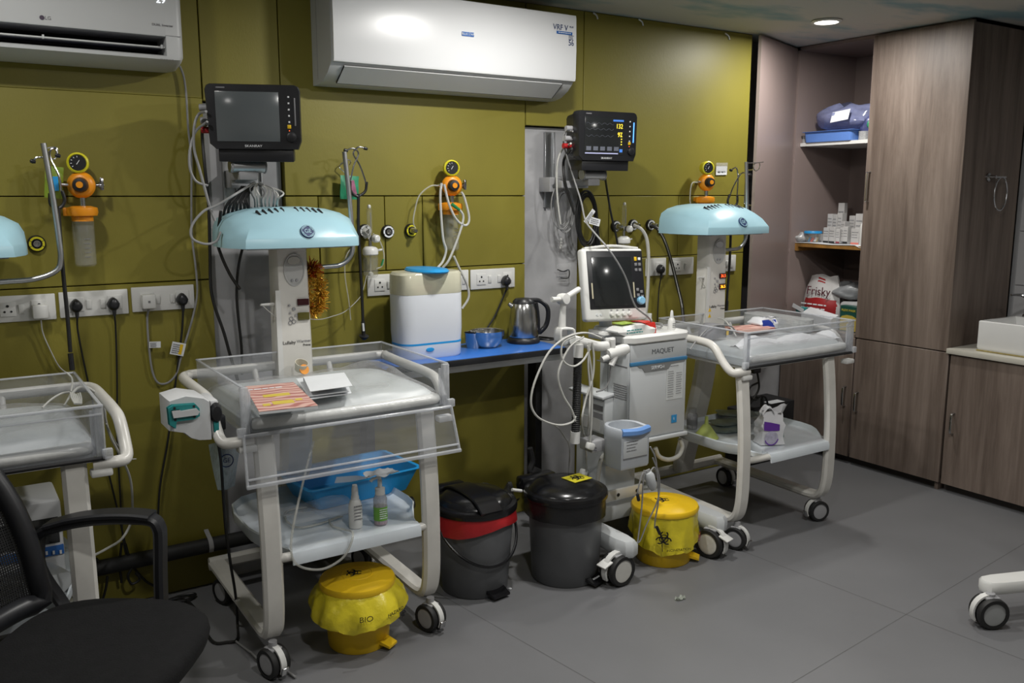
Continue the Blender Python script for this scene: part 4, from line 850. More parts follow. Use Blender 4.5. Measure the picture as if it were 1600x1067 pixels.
# top tray
tz = vz1
m_ = MB()
def tp(e, z): return [V(p + (z,)) for p in ((vb0 + .02, -.715 - e), (vb1 - .02, -.715 - e), (vb1 + .012 + e, -.69), (vb1 + .012 + e, vyb - .0), (vb0 - .02, vyb + .06), (vb0 - .025 - e, vyb + .02), (vb0 - .02 - e, -.69))]
part('top_tray', m_.rings([tp(-.01, tz - .002), tp(.002, tz + .006), tp(.004, tz + .028), tp(-.004, tz + .036), tp(-.02, tz + .038), tp(-.03, tz + .03)]), white, vt)
TOPZ = tz + .030
# left side details
for k in range(7): part('side_vent_slot', MB().span((vb0 - .0012, -.60 + .0, vz1 - .19 - k * .010), (vb0 + .001, -.69, vz1 - .186 - k * .010)), inkgrey, vt)
part('side_seam', MB().span((vb0 - .001, vyb + .02, vz1 - .105), (vb0 + .001, -.69, vz1 - .100)), inkgrey, vt); part('side_seam', MB().span((vb0 - .001, -.56, vz0 + .02), (vb0 + .001, -.557, vz1 - .02)), inkgrey, vt)
gm = part('gas_module', MB().span((vb0 - .05, -.60, vz0 + .02), (vb0 + .01, vyb + .06, vz0 + .19), .006), vmat, vt)
part('module_lid', MB().box((vb0 - .03, -.48, vz0 + .195), (.075, .25, .014), Euler((0, -.15, 0)).to_matrix(), .004), vmat, gm)
for k in range(2): part('module_label', MB().span((vb0 - .0515, -.59, vz0 + .125 - k * .035), (vb0 - .05, -.52, vz0 + .15 - k * .035)), inkgrey, gm)
part('module_window', MB().span((vb0 - .0512, -.57, vz0 + .03), (vb0 - .05, -.45, vz0 + .085)), mat('pale_grey_plastic', (.45, .45, .44)), gm)
# screen unit
def pose(c, yaw_, tilt): return Matrix.Translation(c) @ Matrix.Rotation(yaw_, 4, 'Z') @ Matrix.Rotation(tilt, 4, 'X') @ Matrix.Rotation(math.radians(1.2), 4, 'Y')
sc = P(961, 444, y=-.52); dS = (sc - CAM).dot(FW); wS = 111 / F * dS; hS = 110 / F * dS * 1.03
MS = pose(sc, math.radians(-8), math.radians(-12)); hw, hh = wS / 2, hS / 2
def sp(name, mb, m, par=vt, **k): return part(name, mb.xf(MS), m, par, **k)
su = sp('screen_unit', MB().span((-hw, -.0, -hh), (hw, .05, hh), .014, 3), white); sp('rear_shell', MB().span((-hw * .8, .04, -hh * .8), (hw * .8, .10, hh * .75), .02), white, su)
sp('top_handle', MB().bar([(-hw + .02, .02, hh), (0, .02, hh + .012), (hw - .02, .02, hh)], Y, .03, .012, 5), white, su)
sp('black_front', MB().span((-hw + .022, -.003, -hh + .052), (hw - .006, .005, hh - .012), .004), black, su); sp('display', MB().span((-hw + .045, -.0045, -hh + .065), (hw - .07, .0, hh - .04), .001), screen, su)
for sx_ in (-hw + .038, hw - .064): sp('edge_light', MB().span((sx_ - .003, -.005, -hh + .1), (sx_ + .003, 0, -hh + .17)), mat('ivory', (.5, .46, .33), .4, noise=.04), su)
sp('rotary_knob', MB().lathe([(0, .0), (.019, 0), (.018, .014), (.014, .018), (0, .018)], (hw - .033, -.003, -hh + .085), (0, -1, 0), 20), mat('pale_blue_knob', (.22, .47, .68), .4, noise=.05), su)
for k, (kx, kz, m_k) in enumerate(((-.045, .05, yellow), (-.025, .05, paper), (-.045, .075, inkgrey), (-.025, .075, inkgrey), (-.045, .1, inkgrey), (-.025, .1, inkgrey), (-.045, .19, inkgrey), (-.025, .2, inkgrey), (-.043, .215, inkgrey), (-.022, .222, inkgrey))):
    sp('key', MB().box((hw + kx, -.004, hh - kz), (.013, .004, .013 if k else .018), None, .001), m_k, su)
for k in range(4): sp('control_dial', MB().lathe([(0, 0), (.011, 0), (.010, .012), (.008, .014), (0, .014)], (-.03 + .031 * k, -.0, -hh + .028), (0, -1, 0), 16), white, su)
for k in range(2): sp('soft_key', MB().lathe([(0, 0), (.006, 0), (.005, .003), (0, .003)], (-hw + .055 + .02 * k, 0, -hh + .028), (0, -1, 0), 12), vmat, su)
for k in range(4): sp('mark', MB().box((-.03 + .031 * k, -.001, -hh + .046), (.009, .002, .004)), inkgrey, su)
part('screen_stem', MB().cyl((sc.x - .0, sc.y + .06, tz + .02), (sc.x, sc.y + .07, sc.z), .03), vmat, vt); part('screen_foot', MB().lathe([(0, .02), (.05, .018), (.06, 0), (0, 0)], (sc.x, sc.y + .06, tz + .03), Z, 20), vmat, vt)
# cart
part('cart_column', MB().span((vb0 + .0, -.55, .18), (vb0 + .19, -.32, vz0), .02), vmat, vt)
part('cart_column_cap', MB().span((vb0 - .02, -.60, .14), (vb0 + .24, -.30, .22), .02), vmat, vt)
FXL, FXR = 2.303, 2.83
def foot(x, s):
    o = [(-.040, -.62), (-.046, -.90), (-.033, -.955), (0, -.968), (.033, -.955), (.046, -.90), (.045, -.62), (.045, -.30), (-.040, -.30)]
    part('cart_foot', MB().rings([[V((x + a * .9, b_ * .995 - .0, .118)) for a, b_ in o], [V((x + a, b_, .128)) for a, b_ in o], [V((x + a, b_, .168 + .0)) for a, b_ in o], [V((x + a * .75, b_ + .012, .185)) for a, b_ in o]]), vmat, vt)
foot(FXL, -1); foot(FXR, 1)
part('cross_beam', MB().span((FXL, -.64, .14), (FXR, -.46, .215), .015), vmat, vt)
part('cart_rail', MB().span((FXL - .0, -.66, .245), (FXL + .32, -.645, .295), .004), white, vt)
for k in range(3): part('rail_hole', MB().lathe([(0, 0), (.008, 0), (.008, .002), (0, .002)], (FXL + .06 + k * .11, -.661, .27), (0, -1, 0), 12), inkblack, vt)
hubw = mat('hub_white', (.62, .61, .57), .4, noise=.05, nscale=20)
caster(vt, (2.26, -.915, 0), .066, .05, hubw, .13, False, True, False); caster(vt, (2.80, -.925, 0), .066, 1.81, hubw, .13, False, True, False); caster(vt, (FXL, -.34, 0), .066, 1.3, hubw, .13, False, False); caster(vt, (FXR, -.34, 0), .066, 1.6, hubw, .13, False, False)
# handle bar, water trap holder and joints at the left
Q = lambda *q, y=-.72: [P(p[0], p[1], y=(p[2] if len(p) > 2 else y)) for p in q]
part('handle_bar', MB().tube(Q((895, 531), (915, 536), (935, 541), (948, 540)), .021, 12), white, vt)
part('t_connector', MB().lathe([(0, -.06), (.022, -.058), (.026, -.02), (.026, .03), (.02, .05), (0, .05)], P(966, 549, y=-.74), (1, 0, .15), 16), white, vt)
part('y_port', MB().tube(Q((957, 530), (958, 545), (956, 560), y=-.74), .011, 10), white, vt)
part('y_port', MB().tube(Q((963, 553), (955, 571), y=-.75), .013, 10, 1), white, vt); part('y_port', MB().tube(Q((950, 558), (940, 562), y=-.75), .012, 10, 1), white, vt)
part('hook_plate', MB().box(P(953, 540, y=-.72), (.05, .02, .07), None, .006), white, vt)
# jointed support arm
J = Q((904, 452, -.6), (880, 467, -.66), (878, 490, -.66), (878, 512, -.66))
part('arm_link', MB().tube([J[0], J[1]], .0125, 10, 1), white, vt); part('arm_joint', MB().lathe([(0, -.022), (.022, -.02), (.024, 0), (.022, .02), (0, .022)], J[1], (.2, -1, .1), 16), white, vt)
part('arm_lever', MB().tube(Q((880, 467, -.66), (862, 468, -.67)), [.009, .011], 8, 1), white, vt); part('arm_link', MB().tube([J[1], J[3]], [.012, .017], 10, 1), white, vt)
part('arm_bracket', MB().bar(Q((872, 532), (872, 516), (876, 513), (890, 513), (893, 518), (893, 528), y=-.66), Y, .05, .010, 2), white, vt); part('arm_clamp', MB().box(P(884, 532, y=-.66), (.07, .06, .035), None, .008), vmat, vt)
# corrugated breathing hose
hp = spline(Q((903, 556), (902, 590), (901, 630), (899, 676), y=-.74), 30); m_ = MB(); rs = []
for i, p in enumerate(hp): r = .0155 + .0035 * (i % 2); rs.append([p + V((math.cos(k * math.pi / 7) * r, math.sin(k * math.pi / 7) * r, 0)) for k in range(14)])
part('breathing_hose', m_.rings(rs), rubber, vt, smooth=False)
for a, b_ in (((904, 538), (903, 558)), ((899, 674), (898, 692))): part('hose_cuff', MB().tube(Q(a, b_, y=-.74), .021, 12, 1), white, vt)
# loops of white tubing
for pts in (((940, 528), (915, 520), (885, 527), (858, 550), (838, 590), (830, 620), (832, 640), (845, 655), (872, 664), (893, 660), (900, 650)),
            ((912, 526), (892, 540), (878, 565), (872, 590), (880, 618), (893, 640), (899, 658)),
            ((898, 525), (880, 535), (877, 555), (884, 568), (898, 572), (912, 562), (922, 545)),
            ((925, 535), (928, 560), (926, 590), (915, 625), (909, 660), (914, 690, -.6), (917, 735, -.42)),
            ((921, 535), (919, 570), (922, 610), (920, 660), (916, 700, -.55), (916, 740, -.42)),
            ((918, 540), (924, 580), (925, 620), (924, 660), (922, 690))): part('sampling_line', MB().tube(Q(*pts, y=-.76), .0045, 6), cablewhite, vt)
part('grey_lead', MB().tube(Q((922, 520), (938, 524), (950, 540), (954, 560), (953, 590), (945, 607), (932, 612)), .0035, 6), cablegrey, vt)
part('grey_lead', MB().tube(Q((848, 657), (868, 665), (882, 682), (890, 700), (888, 740), y=-.6), .0032, 6), cablegrey, vt)
for (x_, y_, yy_) in ((922, 697, -.76), (912, 738, -.42)):
    pb = part('mains_plug', MB().box(P(x_, y_, y=yy_), (.035, .03, .03), Euler((0, .4, 0)).to_matrix(), .007), white, vt)
    for k in range(2): part('pin', MB().tube(Q((x_ + 3, y_ + 1 + k * 4), (x_ + 10, y_ + 3 + k * 4), y=yy_ - .005), .0028, 6, 1), chrome, pb)
part('drain_loop', MB().tube(Q((1024, 700), (1030, 713), (1045, 718), (1060, 712), (1066, 698), (1062, 686), y=-.68), .0105, 10), cablewhite, vt)
part('drain_loop', MB().tube(Q((950, 704), (940, 716), (935, 740), (933, 765), y=-.70), .009, 10), cablewhite, vt)
# humidifier clamped in front
hc = P(982, 696, y=-.80); hz0, hz1 = P(985, 733, y=-.87).z, P(985, 682, y=-.87).z
hx0, hx1 = P(971, 690, y=-.87).x, P(1014, 690, y=-.87).x; hm = (hx0 + hx1) / 2; hw_ = (hx1 - hx0) / 2
hl = mat('humidifier_grey', (.46, .49, .53), .4, noise=.03, nscale=8)
def do(f, z, dy=0): return [V((hm + a * f, -.79 + (b_ + .0) * f + dy, z)) for a, b_ in [(-hw_, -.08), (hw_, -.08), (hw_ + .006, -.03)] + [(math.cos(k * math.pi / 9) * (hw_ + .008), .0 + math.sin(k * math.pi / 9) * .075) for k in range(10)] + [(-hw_ - .006, -.03)]]
hu = part('humidifier', MB().rings([do(.95, hz0), do(1, hz0 + .01), do(1, hz1 - .02), do(1.03, hz1 - .01), do(1.04, hz1 + .025), do(.98, hz1 + .032), do(.80, hz1 + .03), do(.76, hz1 - .03), do(.74, hz1 - .04)]), hl, vt)
part('blue_lip', MB().bar([V((hm - hw_ * .95, -.868, hz1 + .02)), V((hm, -.884, hz1 + .018)), V((hm + hw_ * .95, -.868, hz1 + .02))], Z, .032, .026, 4), mat('cornflower_plastic', (.14, .29, .62), .4, noise=.03), hu)
part('control_plate', MB().span((hm - hw_ * .86, -.873, hz0 + .05), (hm + hw_ * .86, -.868, hz1 - .018), .001), vmat, hu); scribble(hu, V((hm - .02, -.8745, (hz0 + hz1) / 2 + .03)), X, Z, .06, 4, .013, inkgrey, 31, .15)
part('plate_seam', MB().span((hm - hw_ * .86, -.873, hz0 + .046), (hm + hw_ * .86, -.868, hz0 + .048)), inkgrey, hu)
part('clamp_bracket', MB().box((hm - hw_ - .03, -.72, hz1 - .055), (.08, .09, .05), None, .006), greymetal, hu)
part('water_chamber', MB().lathe([(0, 0), (.035, 0), (.042, .03)], (hm, -.79, hz1 - .038), Z, 20, cap=False), jarclear, hu)
for i, pts in enumerate((((1016, 698), (1024, 715), (1027, 740), (1029, 780), (1024, 810), (1023, 825)), ((1020, 715), (1030, 745), (1028, 780), (1010, 820), (1000, 845), (993, 848)), ((1015, 733), (1004, 740), (997, 765), (996, 778)), ((1016, 735), (1006, 745), (1003, 790), (998, 835), (996, 848)), ((1006, 735), (1014, 738), (1022, 730), (1027, 738)))):
    part('temperature_lead', MB().tube(Q(*pts, y=-.93), .0032, 6), cablegrey, hu)
part('probe_body', MB().lathe([(0, -.045), (.012, -.04), (.02, -.02), (.022, .03), (.015, .045), (0, .045)], P(1017, 752, y=-.93), (-.4, 0, 1), 14), vmat, hu)
for a, b_ in (((996, 772), (998, 782)), ((1026, 823), (1031, 834))): part('probe_tip', MB().tube(Q(a, b_, y=-.94), .007, 8, 1), black, hu)
part('probe_tail', MB().tube(Q((1031, 834), (1034, 845), (1035, 862), y=-.96), .0018, 5), inkblack, hu)
# ---- things on the tray of the ventilator
def bottle(nm, c, prof, m, label, cap=None, capm=None, group=None, seg=20):
    t = thing(nm, c, label, 'bottle', group); part('bottle_body', MB().lathe(prof, c, Z, seg), m, t)
    if cap: part('cap', MB().lathe(cap, c, Z, seg), capm or white, t)
    return t
c = V((P(1049, 515, y=-.62).x, -.62, TOPZ))
t = bottle('dropper_bottle', c, [(0, 0), (.017, .0), (.0175, .004), (.0175, .035), (.014, .05), (.008, .056), (0, .056)], white, 'white dropper bottle with a pointed cap on the ventilator top', [(.0085, .054), (.008, .068), (.0055, .086), (.003, .09), (0, .09)])
scribble(t, c + V((0, -.0178, .022)), X, Z, .02, 3, .008, inkgrey, 4)
c = V((P(1012, 500, y=-.50).x, -.50, TOPZ)); t = bottle('pill_bottle', c, [(0, 0), (.02, 0), (.021, .004), (.021, .035), (.017, .045), (0, .045)], white, 'small white screw-capped bottle behind the wipes on the ventilator top', [(.0185, .044), (.0185, .064), (0, .065)])
def soft_pack(nm, c, sx, sy, sz, rot, m, label, cat='packet', seed=1, wob=.006):
    t = thing(nm, c, label, cat); R = Matrix.Translation(c) @ Matrix.Rotation(rot, 4, 'Z'); r_ = random.Random(seed); ph = [r_.uniform(0, 6) for _ in range(4)]
    m_ = MB(); rs = []
    for i in range(11):
        u = i / 10 * 2 - 1; f = max(.12, (1 - abs(u) ** 6)) if abs(u) < 1 else .12
        rs.append([R @ V((u * sx / 2, cy * sy / 2 * (.85 + .15 * f) + wob * math.sin(5 * u + ph[k % 4]), max(0, sz / 2 + cz * sz / 2 * f * (1 + .1 * math.sin(6 * u + ph[(k + 1) % 4]))))) for k, (cy, cz) in enumerate(((-1, -.9), (0, -1), (1, -.9), (1.05, 0), (.85, .85), (.3, 1), (-.3, 1), (-.85, .85), (-1.05, 0)))])
    o = part('wrapper', m_.rings(rs), m, t); return t, R
c = V((P(986, 518, y=-.63).x, -.63, TOPZ)); t, R = soft_pack('wipes_pack', c, .235, .10, .05, .06, white, 'white, green and red pack of wet wipes lying on the ventilator top', seed=3)
def on(R, mb): return mb.xf(R)
redp = mat('print_red', (.6, .03, .02), .4, noise=.05); limep = mat('print_lime', (.33, .48, .05), .4, noise=.2, nscale=30)
part('red_end', MB().rings([[R @ V((x, y_ * .94, z)) for y_, z in ((-.0535, .004), (-.0545, .024), (-.046, .051), (.0, .0545), (.05, .051), (.056, .02))] for x in (.045, .075, .105)], cap=False, closed=False), redp, t)
part('green_print', MB().rings([[R @ V((x, y_, .0553)) for y_ in (-.03, .04)] for x in (-.085, -.03, .0)], cap=False, closed=False), limep, t); scribble(t, R @ V((-.03, -.0565, .025)), R.to_3x3() @ X, Z, .10, 2, .012, teal, 8)
t = thing('clear_packet', V((vb0, -.60, TOPZ)), 'flat clear packet beside the wipes on the ventilator top', 'packet')
pc = V((vb0 + .0, -.60, TOPZ + .004)); part('film_sheet', MB().grid(lambda u, v: pc + V(((u - .5) * .17 + .02 * v, (v - .5) * .09, .008 + .005 * math.sin(8 * u + 5 * v))), 12, 8), film, t); part('white_backing', MB().box(pc + V((0, 0, .003)), (.15, .05, .003), Euler((0, 0, -.1)).to_matrix()), white, t)
single('coiled_lead', MB().tube([V((vb1 - .075, -.58, TOPZ)) + V((.028 * math.cos(k * .8) , .022 * math.sin(k * .8), .006 + .0012 * k)) for k in range(20)], .0032, 6, 3), cablegrey, 'small coil of grey lead between the two bottles on the ventilator', 'cable')
# ---------------------------------------------------------------- wardrobe cabinet
CY0, CY1, CZS = .15, -.957, .767          # left end, right end, seam between upper and lower doors
CM = -.386                                # middle upright
t = cab = thing('tall_cabinet', (XC, -.4, 0), 'floor to ceiling grey-brown wood cabinet with one upper door standing open', 'cabinet')
XB = 5.06
part('side_panel', MB().span((XC + .004, CY1, .0), (XB, CY1 + .02, CEIL - .004)), woodm, t, 'dark wood side panel facing the washbasin')
part('side_panel', MB().span((XC + .004, CY0 - .02, 0), (XB, CY0, CEIL - .004)), taupe, t)
part('upright', MB().span((XC + .004, CM - .01, .08), (XB, CM + .01, CEIL - .02)), taupe_in, t)
part('back_panel', MB().span((XB - .012, CY1, .06), (XB, CY0, CEIL - .01)), taupe_in, t)
part('top_panel', MB().span((XC + .004, CY1, CEIL - .022), (XB, CY0, CEIL - .004)), taupe_in, t)
part('plinth', MB().span((XC + .045, CY1 + .001, .0), (XC + .06, CY0, .07)), mat('plinth_dark', (.045, .036, .032), .5, noise=.1), t)
part('bottom_board', MB().span((XC + .01, CY1, .06), (XB, CY0, .08)), taupe_in, t)
part('middle_board', MB().span((XC + .004, CM, CZS - .012), (XB - .012, CY0 - .02, CZS + .016)), woodm, t)
part('middle_board', MB().span((XC + .004, CY1, CZS - .012), (XB - .012, CM, CZS + .016)), taupe_in, t)
def pull(parent, x, y, z, h, face=-1, m=None):
    """bow handle; face is the x direction it stands out"""
    return part('handle', MB().bar([(x, y, z - h / 2), (x + face * .02, y, z - h / 2 + .004), (x + face * .028, y, z - h / 2 + .02), (x + face * .028, y, z + h / 2 - .02), (x + face * .02, y, z + h / 2 - .004), (x, y, z + h / 2)], Y, .012, .006, 3), m or steel, parent)
def cdoor(y0, y1, z0, z1, hy, hz, hh=.16):
    d = part('door', MB().span((XC - .012, y0 - .002, z0), (XC + .004, y1 + .002, z1), .002, 1), woodm, cab); pull(d, XC - .012, hy, hz, hh); return d
cdoor(CM, CY1 - .004, CZS + .004, CEIL - .012, CM - .03, P(1366, 292, x=XC - .02).z, .17)
cdoor(CM - .01, CY1 - .012, .045, CZS - .002, CM - .045, P(1338, 628, x=XC - .02).z, .12)
cdoor(CY0, CM - .002, .045, CZS - .002, CM + .04, P(1325, 620, x=XC - .02).z, .12)
# open door
hx, hy = XC, CY0 - .005; e = P(1182, 250, y=-.06); d_ = V((e.x - hx, -.06 - hy, 0)); n_ = V((-d_.y, d_.x, 0)).normalized()
if n_.y > 0: n_ = -n_
q = [V((hx, hy, 0)), V((hx, hy, 0)) + d_, V((hx, hy, 0)) + d_ - n_ * .018, V((hx, hy, 0)) - n_ * .018]
od = part('door', MB().rings([[p + V((0, 0, z)) for p in q] for z in (CZS + .004, CEIL - .012)]), taupe, cab, 'open door showing its plain pinkish inner face')
part('edge_band', MB().rings([[p + d_.normalized() * .0006 + V((0, 0, z)) for p in (q[1], q[1] - n_ * .018, q[1] - n_ * .018 + d_.normalized() * .001, q[1] + d_.normalized() * .001)] for z in (CZS + .004, CEIL - .012)]), mat('edge_band', (.36, .30, .28), .4, noise=.05), od)
hb = q[2] - d_.normalized() * .004; hz_ = P(1172, 293, y=-.06).z
part('handle', MB().tube([hb + V((0, 0, hz_ - .10)), hb - n_ * .04 + V((0, 0, hz_ - .095)), hb - n_ * .045 + V((0, 0, hz_ - .07)), hb - n_ * .045 + V((0, 0, hz_ + .07)), hb - n_ * .04 + V((0, 0, hz_ + .095)), hb + V((0, 0, hz_ + .10))], .005, 8, 4), chrome, od)
for z in (CZS + .15, 1.25, 1.8, CEIL - .2): part('hinge', MB().box(V((hx + .012, hy - .008, z)), (.02, .008, .03), None, .003), taupe, od)
# shelves
S1, S2 = P(1300, 221, x=XC + .05).z, P(1300, 382, x=XC + .05).z
part('shelf', MB().span((XC + .045, CM + .012, S1 - .02), (XB - .014, CY0 - .022, S1)), white, cab, 'white upper shelf')
part('shelf', MB().span((XC + .045, CM + .012, S2 - .024), (XB - .014, CY0 - .022, S2 - .002)), mat('ochre_wood', (.30, .15, .035), .45, noise=.35, nscale=5, stretch=(1, 3, 1)), cab, 'ochre wooden middle shelf')
part('shelf_liner', MB().grid(lambda u, v: V((XC + .042 + .5 * u, CY0 - .024 - (CY0 - CM - .04) * v, S2 + .002 + .002 * math.sin(9 * v) + (-.012 if u == 0 and v > .9 else 0))), 4, 16, .002), paper, cab)
part('shelf_batten', MB().span((XC + .045, CY0 - .045, S2 - .05), (XB - .014, CY0 - .022, S2 - .024)), mat('ochre_wood', (.3, .15, .035)), cab)
def sh(px, x): return P(px, 300, x=x).y
# upper shelf contents
def opentray(nm, c, sx, sy, sz, m, label, wall=.004, fl_=.88, cat='tray', rot=0):
    R = Matrix.Translation(c) @ Matrix.Rotation(rot, 4, 'Z')
    def r(fx, fy, z, n=4):
        out = []
        for cx_, cy_, a0 in ((1, 1, 0), (-1, 1, 1), (-1, -1, 2), (1, -1, 3)):
            for k in range(n + 1):
                a = (a0 + k / n) * math.pi / 2; rad = min(fx, fy) * .16; out.append(R @ V((cx_ * (fx - rad) + rad * math.cos(a), cy_ * (fy - rad) + rad * math.sin(a), z)))
        return out
    x, y = sx / 2, sy / 2
    return single(nm, MB().rings([r(x * fl_, y * fl_, 0), r(x, y, sz - .004), r(x + .012, y + .012, sz - .002), r(x + .012, y + .012, sz), r(x - wall, y - wall, sz), r(x * fl_ - wall, y * fl_ - wall, .004)]), m, label, cat)
ya, yb = sh(1262, XC + .1), sh(1337, XC + .1)
opentray('instrument_tray', V((XC + .16, (ya + yb) / 2, S1 + .001)), .26, abs(ya - yb), .062, mat('cornflower_tray', (.11, .23, .6), .4, noise=.08), 'blue plastic tray on the upper shelf of the open cabinet', fl_=.96)
def bag(nm, c, rx, ry, rz, m, label, seed=1, wob=.18, cat='bag', sub=16, squash=.0):
    r_ = random.Random(seed); ph = [r_.uniform(0, 6.3) for _ in range(8)]; m_ = MB(); rs = []
    for i in range(1, sub):
        th = math.pi * i / sub; ring = []
        for k in range(24):
            a = 2 * math.pi * k / 24; f = 1 + wob * (math.sin(3 * a + ph[0] + th * 2) * .4 + math.sin(5 * a + ph[1] - th * 3) * .3 + math.sin(4 * th + 2 * a + ph[2]) * .3)
            ring.append(V(c) + V((rx * math.sin(th) ** .8 * math.cos(a) * f, ry * math.sin(th) ** .8 * math.sin(a) * f, max(0, rz * (1 - math.cos(th)) * f if True else 0))))
        rs.append(ring)
    return single(nm, m_.rings(rs), m, label, cat)
cB = V((XC + .16, (ya + yb) / 2 - .03, S1 + .064))
bag('resuscitator_bag', cB, .11, .20, .075, clear('blue_film', (.72, .76, .9), .5, (.34, .37, .6), .1), 'bluish clear bag with a white label heaped over the blue tray', 3)
single('bag_label', quad_plate(MB(), P(1313, 181, x=XC + .035), V((.1, -1, .12)), V((.5, .15, 1)), .115, .07, .0015), paper, 'white printed label lying on the clear bag, upper shelf', 'label')
bag('plastic_bag', V((XC + .2, CM + .09, S1 + .002)), .12, .06, .075, mat('navy_bag', (.06, .07, .2), .35, noise=.3, nscale=9), 'dark blue bag at the right end of the upper shelf', 5)
bag('green_bag', V((XC + .09, CM + .035, S1 + .05)), .05, .03, .03, green, 'green bag peeping past the closed door on the upper shelf', 7)
def roll(nm, c, r, h, m, label, ax=(0, 0, 1)): return single(nm, MB().lathe([(r * .35, 0), (r, 0), (r, h), (r * .35, h), (r * .35, 0)], c, ax, 20, cap=False), m, label, 'roll')
roll('gauze_roll', V((XC + .085, sh(1256, XC + .085), S1 + .001)), .028, .045, clear('wrapped_gauze', (.8, .8, .8), .5, (.6, .6, .6), .1), 'clear wrapped gauze roll left of the blue tray, upper shelf')
roll('gauze_roll', V((XC + .1, sh(1345, XC + .1), S1 + .001)), .032, .05, clear('wrapped_gauze'), 'clear wrapped gauze roll right of the blue tray, upper shelf')
# medicine boxes on the middle shelf: px centre, px base, width px, height px, depth x, stripe
BX = [(1290, 371.5, 9, 16, .13, inkblack, 'white medicine box just right of the blue-lidded tub'), (1299.5, 371.5, 10, 16.5, .11, inkblack, 'white medicine box second right of the blue-lidded tub, black foot stripe'),
      (1307, 371, 8, 13, .12, mat('print_maroon', (.25, .02, .04), .5), 'low medicine box with a maroon corner in the front row'), (1315, 370.5, 5, 16, .14, inkgrey, 'narrow white medicine box in the middle of the front row'), (1320, 371, 7, 17, .13, inkblack, 'white medicine box left of the pink-edged boxes'),
      (1335.5, 371.5, 13, 14.5, .10, mat('print_salmon', (.7, .2, .16), .5), 'white box with salmon edges in the front row'), (1346, 371.5, 5, 22, .105, blueink, 'white box with a blue corner beside the white bottle'),
      (1296, 352, 8, 18, .24, inkgrey, 'plain white upright box at the left of the second tier'), (1304, 352, 7, 17, .23, inkblack, 'white box with dark foot stripe in the second tier'), (1311, 352, 8, 19, .24, mat('print_maroon'), 'upright box with a maroon band in the second tier'),
      (1317, 353, 7, 7, .19, inkblack, 'small square white box in the second tier'), (1331, 352, 10, 15, .28, inkgrey, 'grey-white box behind the pink-edged boxes'), (1342.5, 357, 14, 23, .17, inkblack, 'tall white box with black print lines beside the bottle'),
      (1313, 337, 9, 20, .40, inkgrey, 'tall pale box standing at the back left of the shelf'), (1333, 336, 13, 20, .40, mat('slate_print', (.1, .12, .14), .5), 'tall slate-printed box at the back of the shelf'), (1354, 335, 8, 18, .40, inkgrey, 'tall pale box at the back beside the closed door')]
bm_ = mat('box_card', (.50, .49, .48), .6, noise=.05, nscale=20)
for i, (px, pb, wpx, hpx, dx, sm, lab) in enumerate(BX):
    x_ = XC + dx; d = 62 if i < 7 else 52
    c = P(px, pb, x=x_); k = (c - CAM).dot(FW) / F; w_ = wpx * k * 1.15; h_ = hpx * k
    z0 = S2 + .004 if i < 7 or i > 12 else S2 + .004 + (.048 if i in (7, 8, 9, 11) else .0)
    if i == 10: z0 = S2 + .055
    h_ = max(.02, P(px, pb - hpx, x=x_).z - z0) if i < 14 else h_ + .03
    c = V((x_ + .02, c.y, z0)); R = Matrix.Translation(c) @ Matrix.Rotation(random.uniform(-.2, .2), 4, 'Z')
    t = thing('medicine_box', c, lab, 'box', 'medicine boxes on the middle shelf')
    part('carton', MB().span((-.018, -w_ / 2, 0), (.022, w_ / 2, h_), .0008, 1).xf(R), bm_, t)
    part('foot_stripe', MB().span((-.0188, -w_ / 2, 0 + .001), (-.0178, w_ / 2, h_ * .12)).xf(R), sm, t)
    scribble(t, R @ V((-.0184, 0, h_ * .6)), R.to_3x3() @ V((0, -1, 0)), Z, w_ * .8, 3, h_ * .16, inkgrey, i, .14)
# stand-off tier under the second row: an upturned carton so that the boxes rest on something
single('storage_carton', MB().span((XC + .205, CM + .06, S2 + .003), (XC + .36, sh(1290, XC + .25), S2 + .05), .002, 1), bm_, 'long flat pale carton lying behind the front row of medicine boxes', 'box')
t = bottle('medicine_bottle', V((XC + .1, sh(1354, XC + .1), S2 + .003)), [(0, 0), (.024, 0), (.025, .005), (.025, .105), (.018, .125), (.012, .13), (0, .13)], white, 'white plastic bottle next to the closed door, middle shelf', [(.0135, .128), (.0135, .155), (0, .156)])
c = V((XC + .115, sh(1274, XC + .115), S2 + .003)); t = thing('plastic_tub', c, 'clear tub with a bright blue lid full of ampoules, middle shelf', 'tub')
part('tub', MB().lathe([(.040, .003), (.048, .06), (.05, .06), (.042, 0), (0, 0)], c, Z, 24, cap=False), jarclear, t); part('lid', MB().lathe([(0, .07), (.052, .07), (.055, .066), (.055, .056), (.05, .056)], c, Z, 24, cap=False), blue, t)
for k in range(9): a = k * 2.4; part('ampoule', MB().cyl(c + V((.02 * math.cos(a), .024 * math.sin(a), .006)), c + V((.022 * math.cos(a + .6), .026 * math.sin(a + .6), .03)), .008), [redp, blue, yellow, paper][k % 4], t)
bag('cotton_bag', V((XC + .10, sh(1255, XC + .1), S2 + .003)), .05, .055, .028, clear('white_film', (.7, .7, .7), .55, (.65, .65, .65), .1), 'crumpled clear bag at the left end of the middle shelf', 9)
